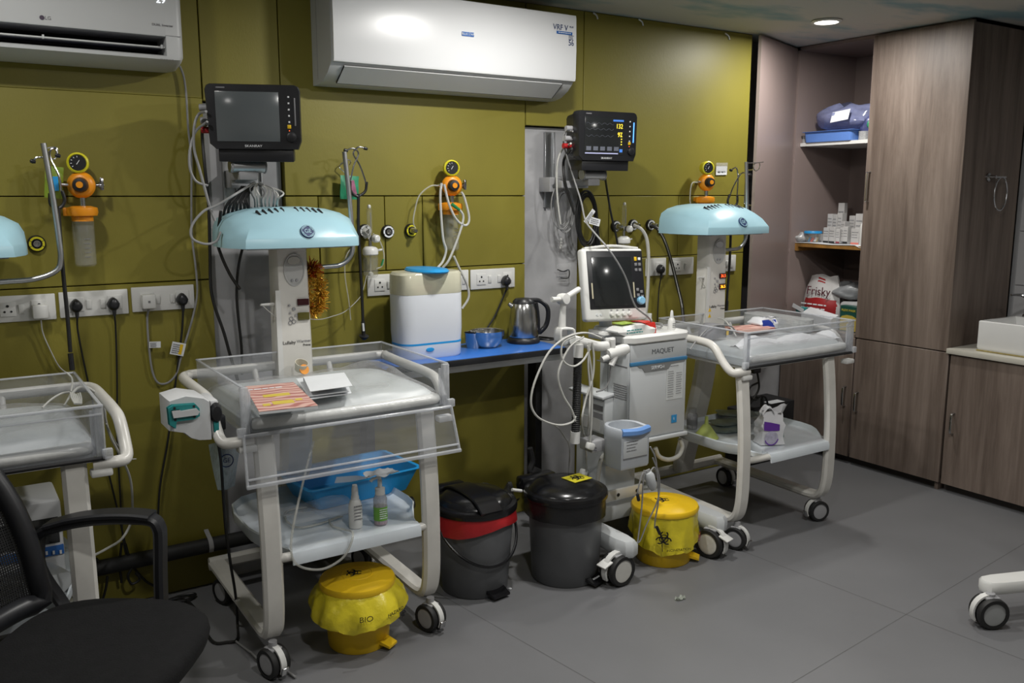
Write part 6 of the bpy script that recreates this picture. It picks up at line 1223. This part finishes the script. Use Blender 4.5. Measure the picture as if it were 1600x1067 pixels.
for i, (px, py, dz, ro) in enumerate(((1133, 672, 0, -.5), (1140, 665, .014, -.35), (1150, 655, .028, -.6))):
    c = P(px, py, z=SZ); c.z = SZ + dz; soft_pack('glove_packet', c, .20, .12, .013, ro, gp_, ['grey-green sealed packet lowest on the right warmer tray, beside the funnel', 'grey-green sealed packet lying in the middle of the pile behind the funnel', 'grey-green sealed packet topmost of the pile, leaning to the leg'][i], seed=20 + i)
c = P(1201, 692, z=SZ); c.z = SZ + .002; t = thing('wet_wipes_pack', c, 'crumpled white and purple wet wipes pack standing on the right warmer tray', 'packet')
R = Matrix.Translation(c) @ Matrix.Rotation(math.radians(-22), 4, 'Z'); wd_, dp_, ht_ = .115, .085, .15; r_ = random.Random(8)
ww = mat('pack_white', (.62, .62, .64), .3, noise=.05, bump=.35, bscale=30); rs = []
for i in range(9):
    v = i / 8; f = 1 - .12 * v - .25 * max(0, v - .7); ring = [];
    for (sx_, sy_) in ((-1, -1), (-.3, -1.05), (.4, -1.02), (1, -1), (1.05, 0), (1, 1), (.3, 1.05), (-.4, 1.0), (-1, 1), (-1.03, 0)): ring.append(R @ V((sx_ * wd_ / 2 * f + r_.uniform(-1, 1) * .004 * (1 + 2 * v), sy_ * dp_ / 2 * (1 - .55 * max(0, v - .55) / .45) + r_.uniform(-1, 1) * .004, ht_ * v + (r_.uniform(-1, 1) * .012 if i == 8 else 0))))
    rs.append(ring)
part('wrapper', MB().rings(rs), ww, t); part('crimped_top', MB().grid(lambda u, v: R @ V((.005 + .07 * (u - .5) * (1 + v) + .02, -.01 + .02 * math.sin(7 * u), ht_ * .96 + .055 * v * (.4 + .6 * u) + .01 * math.sin(12 * u))), 10, 5), ww, t)
part('torn_flap', MB().grid(lambda u, v: R @ V((-.05 + .06 * u, -.03 + .05 * v, ht_ * .95 + .035 * math.sin(math.pi * u) + .01 * math.sin(9 * v))), 6, 6), ww, t)
part('purple_band', MB().rings([[R @ V((x, -dp_ / 2 - .0055, z)) for z in (z0_, z1_)] for x, z0_, z1_ in ((-.052, .075, .118), (-.02, .07, .112), (.028, .07, .10))], cap=False, closed=False), mat('print_purple', (.12, .03, .30), .4, noise=.06), t)
m_ = MB(); arc_strip(m_, R @ V((-.012, -dp_ / 2 - .0045, .036)), R.to_3x3() @ X, Z, .0, .034, 0, 2 * math.pi, 20); part('round_print', m_, mat('print_pale_lilac', (.42, .4, .5), .4, noise=.2, nscale=60), t, smooth=False)
m_ = MB(); arc_strip(m_, R @ V((-.012, -dp_ / 2 - .006, .036)), R.to_3x3() @ X, Z, .031, .036, math.pi * 1.1, math.pi * 1.95, 12); part('purple_arc', m_, mat('print_purple'), t, smooth=False)
part('teal_panel', MB().rings([[R @ V((wd_ / 2 * (1 - .1 * z / ht_) + .004, y_, z)) for z in (.03, .105)] for y_ in (-.03, -.002)], cap=False, closed=False), mat('print_teal', (.2, .4, .38), .4, noise=.05), t); scribble(t, R @ V((wd_ / 2 + .005, .02, .07)), R.to_3x3() @ Y, Z, .02, 8, .011, inkgrey, 9)
# dark box and cords behind the right warmer
c = P(1200, 640, y=-.05); t = thing('cable_box', (c.x, .08, .0), 'black box with tangled black cords behind the right warmer', 'box')
zb_ = P(1200, 628, y=-.05).z; part('box', MB().span((c.x - .30, -.10, .0), (c.x + .18, .12, zb_), .006), matblack, t); part('label', quad_plate(MB(), V((c.x + .03, -.07, zb_ + .001)), X, Y, .12, .06, .001), paper, t)
for i, pts in enumerate((((1183, 580), (1186, 605), (1178, 622), (1165, 640)), ((1184, 598), (1172, 605), (1171, 618), (1180, 625), (1190, 618), (1192, 635)), ((1180, 620), (1195, 620), (1200, 635), (1198, 645)), ((1176, 622), (1170, 635), (1176, 645), (1188, 640), (1190, 622)))): part('cord', MB().tube([P(p[0], p[1], y=-.13) for p in pts], .006, 7), cableblack, t)
part('cord_plug', MB().box(P(1180, 578, y=-.13), (.06, .04, .035), None, .006), black, t)
# ---------------------------------------------------------------- bins
def pedal(t, c, r, ang, m, sx=.075, logo=False):
    d = V((math.cos(ang), math.sin(ang), 0)); R = Matrix.Translation(c + d * (r + .012)) @ Matrix.Rotation(ang + math.pi / 2, 4, 'Z')
    o = part('foot_pedal', MB().rings([[R @ V(p) for p in ((-sx / 2, .02, .022), (sx / 2, .02, .022), (sx / 2 * .9, -.028, .012), (-sx / 2 * .9, -.028, .012))], [R @ V(p) for p in ((-sx / 2, .02, .036), (sx / 2, .02, .036), (sx / 2 * .9, -.028, .02), (-sx / 2 * .9, -.028, .02))]]), m, t)
    if logo: scribble(o, R @ V((0, -.004, .0315)), R.to_3x3() @ X, R.to_3x3() @ V((0, 1, .35)), .05, 1, .018, paper, 52)
def lidprof(r, h, dome): return [(r * 1.0, h - .012), (r * 1.04, h - .014), (r * 1.05, h), (r * 1.02, h + .012), (r * .92, h + .016), (r * .9, h + dome * .45), (r * .7, h + dome * .85), (r * .3, h + dome), (0, h + dome)]
def ruffle(c, r0, z0, r1, z1, seed, amp, n=48, rows=7, droop=None):
    r_ = random.Random(seed); ph = [r_.uniform(0, 6.3) for _ in range(6)]; rs = []
    for i in range(rows + 1):
        v = i / rows; ring = []
        for k in range(n):
            a = 2 * math.pi * k / n; w_ = amp * (math.sin(5 * a + ph[0] + v) * .5 + math.sin(9 * a + ph[1] - v * 2) * .3 + math.sin(14 * a + ph[2]) * .2)
            r = r0 + (r1 - r0) * math.sin(v * math.pi * .55) + w_ * v; z = z0 + (z1 - z0) * v + w_ * v * .9 + (droop(a) * v if droop else 0); ring.append(V(c) + V((math.cos(a) * r, math.sin(a) * r, z)))
        rs.append(ring)
    return MB().rings(rs, cap=False)
# grey bin with red liner
c = V((1.752, -.612, 0)); t = thing('pedal_bin', c, 'dark grey bin with a black lid and red liner showing below it', 'bin')
part('bucket', MB().lathe([(0, 0), (.130, 0), (.135, .006), (.162, .335), (.16, .34), (0, .32)], c, Z, 44), bingrey, t); part('red_liner', ruffle(c, .166, .358, .175, .282, 3, .006, droop=lambda a: -.02 * math.sin(a * 2 + 1)), red, t)
part('lid', MB().lathe(lidprof(.168, .358, .055), c, Z, 44), binblack, t); part('lid_rib', MB().bar([c + V((-.02, -.170, .371)), c + V((-.02, -.11, .406)), c + V((-.02, .0, .417)), c + V((-.02, .11, .406)), c + V((-.02, .175, .36))], X, .10, .014, 4), binblack, t)
part('hinge_block', MB().box(c + V((-.02, .17, .37)), (.13, .05, .06), None, .01), binblack, t)
part('carry_handle', MB().tube([c + V(((.170) * math.cos(a_) * 1.03, -.168 * abs(math.sin(a_)) * .98 - .0, .305 - .16 * math.sin(a_))) for a_ in [math.pi * i / 12 for i in range(13)]], .006, 8, 3), binblack, t)
pedal(t, c, .136, math.radians(-82), binblack, .09)
# grey bin with black liner
c = V((2.13, -.727, 0)); t = thing('pedal_bin', c, 'taller dark grey bin with black lid, black liner and yellow biohazard sticker', 'bin')
part('bucket', MB().lathe([(0, 0), (.138, 0), (.143, .006), (.158, .36), (0, .35)], c, Z, 44), bingrey, t); part('black_liner', ruffle(c, .168, .368, .173, .285, 8, .010), blackbag, t)
part('lid', MB().lathe(lidprof(.170, .372, .048), c, Z, 44), binblack, t); part('hinge_block', MB().box(c + V((-.03, .175, .375)), (.18, .06, .06), None, .012), binblack, t)
R = Matrix.Translation(c + V((.05, -.01, .4225))) @ Matrix.Rotation(.1, 4, 'Z'); st = part('biohazard_sticker', MB().box((0, 0, .0), (.10, .085, .0012)).xf(R), mat('sticker_yellow', (.62, .55, .03), .4, noise=.05), t); biohazard(R @ V((0, 0, .0012)), R.to_3x3() @ X, R.to_3x3() @ Y, .032, st)
pedal(t, c, .145, math.radians(-72), binblack, .095, True)
# crumpled black liner spilling between the two bins
single('spilled_liner', MB().grid(lambda u, v: V((1.86 + .17 * u, -.46 - .09 * v + .02 * math.sin(8 * u), .36 - .05 * abs(u - .5) + .02 * math.sin(7 * u + 6 * v) - .04 * v)), 12, 8, .004).jitter(.005, 2), blackbag, 'crumpled black bag slack bridging the two grey bins', 'bag')
single('bag_end', MB().tube([P(800, 765, y=-.6), P(815, 767, y=-.6)], .007, 8, 1), white, 'small white strip between the two grey bins', 'strip')
t = thing('cord_bundle', P(836, 750, y=-.25), 'black bundled cord behind the bin with the sticker', 'cable'); part('bundle', MB().tube([P(p[0], p[1], y=-.25) for p in ((828, 700), (832, 720), (828, 735), (838, 742), (842, 755), (832, 760), (826, 748))], .014, 8), matblack, t); part('bundle_block', MB().box(P(836, 738, y=-.25), (.05, .03, .05), Euler((0, .5, 0)).to_matrix(), .006), matblack, t)
# yellow bins
def yellow_bin(c, r, h, label, seed, flare, zlow, ang, droop, words):
    t = thing('yellow_bin', c, label, 'bin', 'yellow biohazard bins')
    part('bucket', MB().lathe([(0, 0), (r * .93, 0), (r * .96, .005), (r * 1.08, h - .03), (0, h - .035)], c, Z, 40), yellow, t)
    bg = part('yellow_liner', ruffle(c, r * 1.15, h - .008, r * flare, zlow, seed, .022, n=72, rows=10, droop=droop).jitter(.0022, seed), yellowbag, t)
    ld = part('lid', MB().lathe([(r * 1.12, h - .015), (r * 1.19, h - .012), (r * 1.21, h), (r * 1.17, h + .010), (r * 1.04, h + .013), (r * .95, h + .019), (r * .5, h + .023), (0, h + .023)], c, Z, 44), yellow, t)
    biohazard(c + V((-.01, .01, h + .0235)), V((1, .05, 0)), V((-.05, 1, 0)), r * .27, ld); part('lid_ridge', MB().lathe([(r * .46, h + .0225), (r * .47, h + .0245), (r * .5, h + .0245), (r * .51, h + .0225)], c, Z, 40, cap=False), yellow, ld)
    d = V((math.sin(.1), -1, 0)); n_ = 0
    for s_, sz_, dx, zz_ in words:
        a_ = -math.pi / 2 + dx / r; fr = flare * 1.0; p_ = c + V((math.cos(a_) * r * fr * 1.02, math.sin(a_) * r * fr * 1.02 - .012, zz_)); uu = V((-math.sin(a_), math.cos(a_), 0))
        if s_ == '*': biohazard(p_, uu, V((0, -.15, 1)), sz_, bg)
        else: text(s_, sz_, p_, uu, V((0, -.15, 1)), mat('print_olive', (.10, .085, .01), .6), bg)
    pedal(t, c, r * .95, ang, yellow, .055); return t
yellow_bin(V((1.165, -.775, 0)), .113, .236, 'yellow biohazard bin with drooping yellow liner under the middle warmer', 4, 1.52, .135, math.radians(-58), lambda a: -.02 * math.cos(a - 4.2), (('BIO', .03, -.03, .17), ('HAZARD', .02, .045, .165), ('*', .02, .075, .14)))
yellow_bin(V((2.605, -.822, 0)), .124, .245, 'yellow biohazard bin with crumpled liner between the ventilator feet', 9, 1.18, .10, math.radians(-48), lambda a: -.03 * math.cos(a - 4.4), (('*', .035, -.10, .15), ('INCINERATION', .016, -.045, .10)))
m_ = MB(); cc = V((2.69, -.955, .125)); arc_strip(m_, cc, V((.85, .5, 0)).normalized(), Z, .018, .022, 0, 6.28, 16); arc_strip(m_, cc, V((.85, .5, 0)).normalized(), Z, .0, .010, 0, 6.28, 12); part('red_round_print', m_, mat('print_maroon'), bpy.data.objects['yellow_bin.001'], smooth=False)
# ---------------------------------------------------------------- office chair in the left foreground
t = thing('office_chair', (.10, -1.32, 0), 'black office chair with mesh back and loop arm in the lower left foreground', 'chair')
fab = mat('seat_fabric', (.006, .006, .0065), .85, spec=.25, noise=.2, nscale=40, bump=.2, bscale=200)
cx_, cy_, a_r = .25, -1.25, math.radians(-35)
RC = Matrix.Translation(V((cx_, cy_, 0))) @ Matrix.Rotation(a_r, 4, 'Z')
def sring(f, z, g=0): 
    out = []
    for k in range(40):
        a = 2 * math.pi * k / 40; ca, sa = math.cos(a), math.sin(a); out.append(RC @ V((math.copysign(abs(ca) ** .62, ca) * .255 * f, math.copysign(abs(sa) ** .62, sa) * .26 * f, z + g * (ca * .5 if ca > 0 else 0))))
    return out
part('seat', MB().rings([sring(.86, .395), sring(.97, .41), sring(1, .435), sring(.99, .46, -.02), sring(.93, .478, -.02), sring(.7, .486, -.01), sring(.3, .482)]), fab, t)
part('seat_pan', MB().rings([sring(.8, .375), sring(.85, .395)]), matblack, t)
# backrest: curved mesh in a frame at the left
def bk(u, v): # u across (y), v up
    x = -.25 - .24 * v - .05 * (1 - (2 * u - 1) ** 2) + .07 * math.sin(v * 2.6); return RC @ V((x, (u - .5) * .40 * (1 - .25 * max(0, v - .6)) , .49 + .50 * v))
fr_ = [bk(0, v / 8) for v in range(9)] + [bk(u / 8, 1) for u in range(1, 8)] + [bk(1, 1 - v / 8) for v in range(9)] + [bk(1 - u / 8, 0) for u in range(1, 9)]
bo = part('backrest_frame', MB().tube(fr_, .03, 10, 2), black, t)
mm = MB(); n_, m_n = 60, 70
for i in range(1, n_): mm.tube([bk(i / n_, v / 8) for v in range(9)], .0022, 3, 1)
for j in range(1, m_n): mm.tube([bk(u / 8, j / m_n) for u in range(9)], .0022, 3, 1)
part('back_mesh', mm, matblack, bo, kind='stuff')
part('back_support', MB().bar([RC @ V((-.12, 0, .385)), RC @ V((-.24, 0, .385)), RC @ V((-.30, 0, .45)), RC @ V((-.30, 0, .62)), RC @ V((-.285, 0, .75))], RC.to_3x3() @ Y, .07, .022, 5), black, t)
L = lambda x, y, z: RC @ V((x, y, z))
YV = RC.to_3x3() @ Y
A = [P(236, 952, z=.47), P(243, 905, z=.53)]
e0, e1 = P(250, 818, z=.672), P(60, 825, z=.672); dv = (e1 - e0); wv_ = YV
q0 = P(248, 945, z=.49); q0 = V((e0.x - .02, e0.y - .0, .46))
A = [V((e0.x - .012, e0.y, .40)), V((e0.x - .008, e0.y, .52)), V((e0.x - .002, e0.y, .63)), V((e0.x - .004, e0.y, .662)), e0 + dv * .06 + V((0, 0, .012)), e0 + dv * .22 + V((0, 0, .020)), e0 + dv * .45 + V((0, 0, .022)), e0 + dv * .7 + V((0, 0, .014)), e0 + dv * .92 - V((0, 0, .004)), e1 - V((0, 0, .02))]
for mirrored in (False,):
    def mv(p):
        if not mirrored: return p
        q_ = RC.inverted() @ p; q_.y = -q_.y; return RC @ q_
    B = [mv(p) for p in A]; wb_ = YV
    ar = part('armrest', MB().bar(B, wb_, .050, .028, 4), black, t); part('arm_pad', MB().bar([p + V((0, 0, .012)) for p in B[4:9]], wb_, .062, .018, 4), black, ar)
    part('arm_rear_post', MB().bar([B[-1], mv(e1 + V((-.005, .0, -.12))), mv(e1 + V((.05, -.03, -.25))), L(-.10, .12 * (-1 if mirrored else 1), .385)], wb_, .045, .024, 5), black, ar)
    part('arm_bracket', MB().bar([B[0] + V((0, 0, .02)), B[0] - V((0, 0, .01)), L(.05, .12 * (-1 if mirrored else 1), .383)], RC.to_3x3() @ X, .05, .012, 3), matblack, ar)
part('gas_lift', MB().cyl(RC @ V((0, 0, .09)), RC @ V((0, 0, .38)), .03, .025), matblack, t)
for k in range(5):
    a = k * 2 * math.pi / 5 + .5; d = V((math.cos(a), math.sin(a), 0)); o = RC @ V((0, 0, .10)); part('base_leg', MB().bar([o, o + d * .15 + V((0, 0, -.005)), o + d * .29 + V((0, 0, -.03))], V((-d.y, d.x, 0)), .045, .03, 3), matblack, t)
    p = o + d * .28; caster(t, (p.x, p.y, 0), .028, a + 1, black, .075, False, False)
# ---------------------------------------------------------------- trolley leg at the right edge
c = P(1547, 979, z=0); t = thing('equipment_trolley', V((c.x + .35, c.y - .1, 0)), 'white trolley leg on a twin-wheel caster at the right edge of the picture', 'trolley')
l0 = P(1556, 908, z=.155); d = V((.93, -.36, 0)).normalized()
side = V((-d.y, d.x, 0)); o = [(-.06, -.012), (-.045, -.035), (-.0, -.043), (.5, -.05), (.5, .05), (0, .043), (-.045, .035), (-.06, .012)]
part('leg', MB().rings([[l0 + d * a * .99 + side * b_ * .95 + V((0, 0, -.034)) for a, b_ in o], [l0 + d * a + side * b_ + V((0, 0, -.03)) for a, b_ in o], [l0 + d * a + side * b_ for a, b_ in o], [l0 + d * (a + .006) * .99 + side * b_ * .86 + V((0, 0, .010)) for a, b_ in o]]), white, t)
part('trolley_base', MB().lathe([(0, .09), (.12, .09), (.13, .1), (.13, .17), (.1, .19), (0, .2)], l0 * 0 + V((l0.x, l0.y, 0)) + d * .55, Z, 28), white, t); part('trolley_column', MB().cyl(V((l0.x, l0.y, .18)) + d * .55, V((l0.x, l0.y, 1.0)) + d * .55, .035), white, t)
for an in (1.9, -2.2):
    d2 = V((math.cos(an) , math.sin(an), 0)); 
    d2 = Matrix.Rotation(an, 3, 'Z') @ (-d); s2 = V((-d2.y, d2.x, 0)); b0 = V((l0.x, l0.y, .155)) + d * .55
    part('leg', MB().rings([[b0 + d2 * (.52 - .5 + .5 * 0 + (.5 - a)) + s2 * b_ + V((0, 0, h)) for a, b_ in o] for h in (-.03, 0)]), white, t)
    p = b0 + d2 * .5; caster(t, (p.x, p.y, 0), .056, an, greymetal, .13, False, False)
caster(t, (c.x, c.y + .01, 0), .060, -.5, mat('hub_grey', (.36, .37, .37), .4, noise=.05), .13, False, False)
# ---------------------------------------------------------------- left warmer: things on it
t = thing('monitor_unit', P(60, 830, y=-.65), 'white device with dark window and blue strip on the left warmer tray', 'device'); y_ = -.62
a, b_ = P(36, 790, y=y_), P(103, 880, y=y_); part('housing', MB().span((a.x - .12, y_, .426), (b_.x + .0, y_ + .22, a.z), .01), pw, t); part('dark_window', MB().span((a.x - .10, y_ - .003, P(60, 853, y=y_).z), (P(90, 800, y=y_).x, y_ + .004, P(60, 812, y=y_).z), .002), screen, t); part('blue_strip', MB().span((a.x - .10, y_ - .004, P(60, 872, y=y_).z), (b_.x - .002, y_ + .004, P(60, 857, y=y_).z), .001), blueink, t)
for k in range(4): part('strip_print', quad_plate(MB(), P(62 + 11 * k, 865 - k, y=y_ - .006), X, Z, .006, .012), paper, t)
soft_pack('pale_pack', V((P(85, 915, y=-.82).x - .06, -.74, .428)), .22, .14, .07, .3, mat('pack_pale', (.42, .44, .45), .35, noise=.06), 'pale soft pack on the left warmer tray behind the chair', seed=40)
LM = [((104, 582, -.30), (112, 590, -.32), (113, 600, -.36), (111, 612, -.4)), ((66, 637, -.55), (80, 624, -.5), (95, 615, -.45), (108, 612, -.4)), ((100, 634, -.55), (106, 624, -.5), (111, 614, -.42))]
for i, pts in enumerate(LM): cable('white_lead', [P(*p[:2], y=p[2]) for p in pts], .003, cablewhite, ['thin white lead dropping over the rear wall of the left warmer', 'thin white lead lying across the left warmer mattress', 'short thin white lead beside the corner of the left warmer'][i])
cable('white_tube', [P(110, 618, y=-.5), P(122, 606, y=-.45), P(138, 606, y=-.42), (P(155, 620, y=-.40)), P(163, 640, y=-.38), P(165, 655, y=-.36), P(172, 680, y=-.3), P(182, 700, y=-.28), P(195, 725, y=-.26), P(204, 750, y=-.25), P(207, 785, y=-.25), P(205, 815, y=-.25), P(190, 842, y=-.3), P(165, 858, y=-.4), P(146, 868, y=-.5)], .0045, cablewhite, 'white tube looping from the left warmer down the wall behind the chair arm', 'tube')
cable('white_lead', [P(166, 662, y=-.36), P(180, 690, y=-.25), P(190, 702, y=-.2), P(203, 716, y=-.2), P(213, 717, y=-.2)], .0022, cablewhite, 'short stiff white lead sticking out right of the left warmer')
for i in range(6): cable('white_lead', [P(110 + i * 3, 616 - abs(i - 3), y=-.55), P(112 + i * 3, 622, y=-.62), P(117 + i * 2, 631, y=-.66)], .0026, cablewhite, 'one of the short white lead ends bunched at the corner of the left warmer', group='bunched white lead ends')
# floor tangles by the wall
for i, pts in enumerate((((196, 850, -.06), (205, 880, -.05), (225, 905, -.03), (240, 915, -.03)), ((190, 848, -.06), (187, 880, -.05), (190, 910, -.04)), ((207, 885, -.07), (200, 900, -.07), (206, 912, -.07), (218, 905, -.07), (212, 895, -.07)), ((150, 872, -.06), (158, 882, -.06), (166, 892, -.06)), ((168, 900, -.06), (165, 920, -.06), (160, 938, -.06)))):
    cable('tangled_cord', [P(*p[:2], y=p[2]) for p in pts], .005, cableblack, ['black cord running down past the floor pipe behind the chair arm', 'straight black cord hanging behind the floor pipe', 'small loop of black cord at the foot of the wall', 'short black cord end left of the chair arm post', 'black cord end dropping at the left of the floor pipe'][i])
cable('floor_cable', [P(262, 938, z=.012), P(285, 930, z=.012), P(305, 928, z=.012), P(295, 936, z=.012), P(275, 940, z=.012)], .006, cableblack, 'black cord lying on the floor right of the chair arm')
# floor litter
r_ = random.Random(2)
c = P(1063, 936, z=.002); m_ = MB()
m_.grid(lambda u, v: c + V(((u - .5) * .045, (v - .5) * .025, .006 + .005 * math.sin(11 * u + 6 * v))), 6, 5).jitter(.003, 5); single('torn_wrapper', m_, clear('wrapper', (.7, .75, .7), .6, (.45, .48, .42), .1), 'tiny torn wrapper lying on the open floor', 'litter')
c = P(797, 921, z=.0); single('paper_scrap', MB().lathe([(0, 0), (.006, .001), (.007, .006), (0, .009)], c, Z, 8), paper, 'tiny white pellet on the floor between the two grey bins', 'litter')
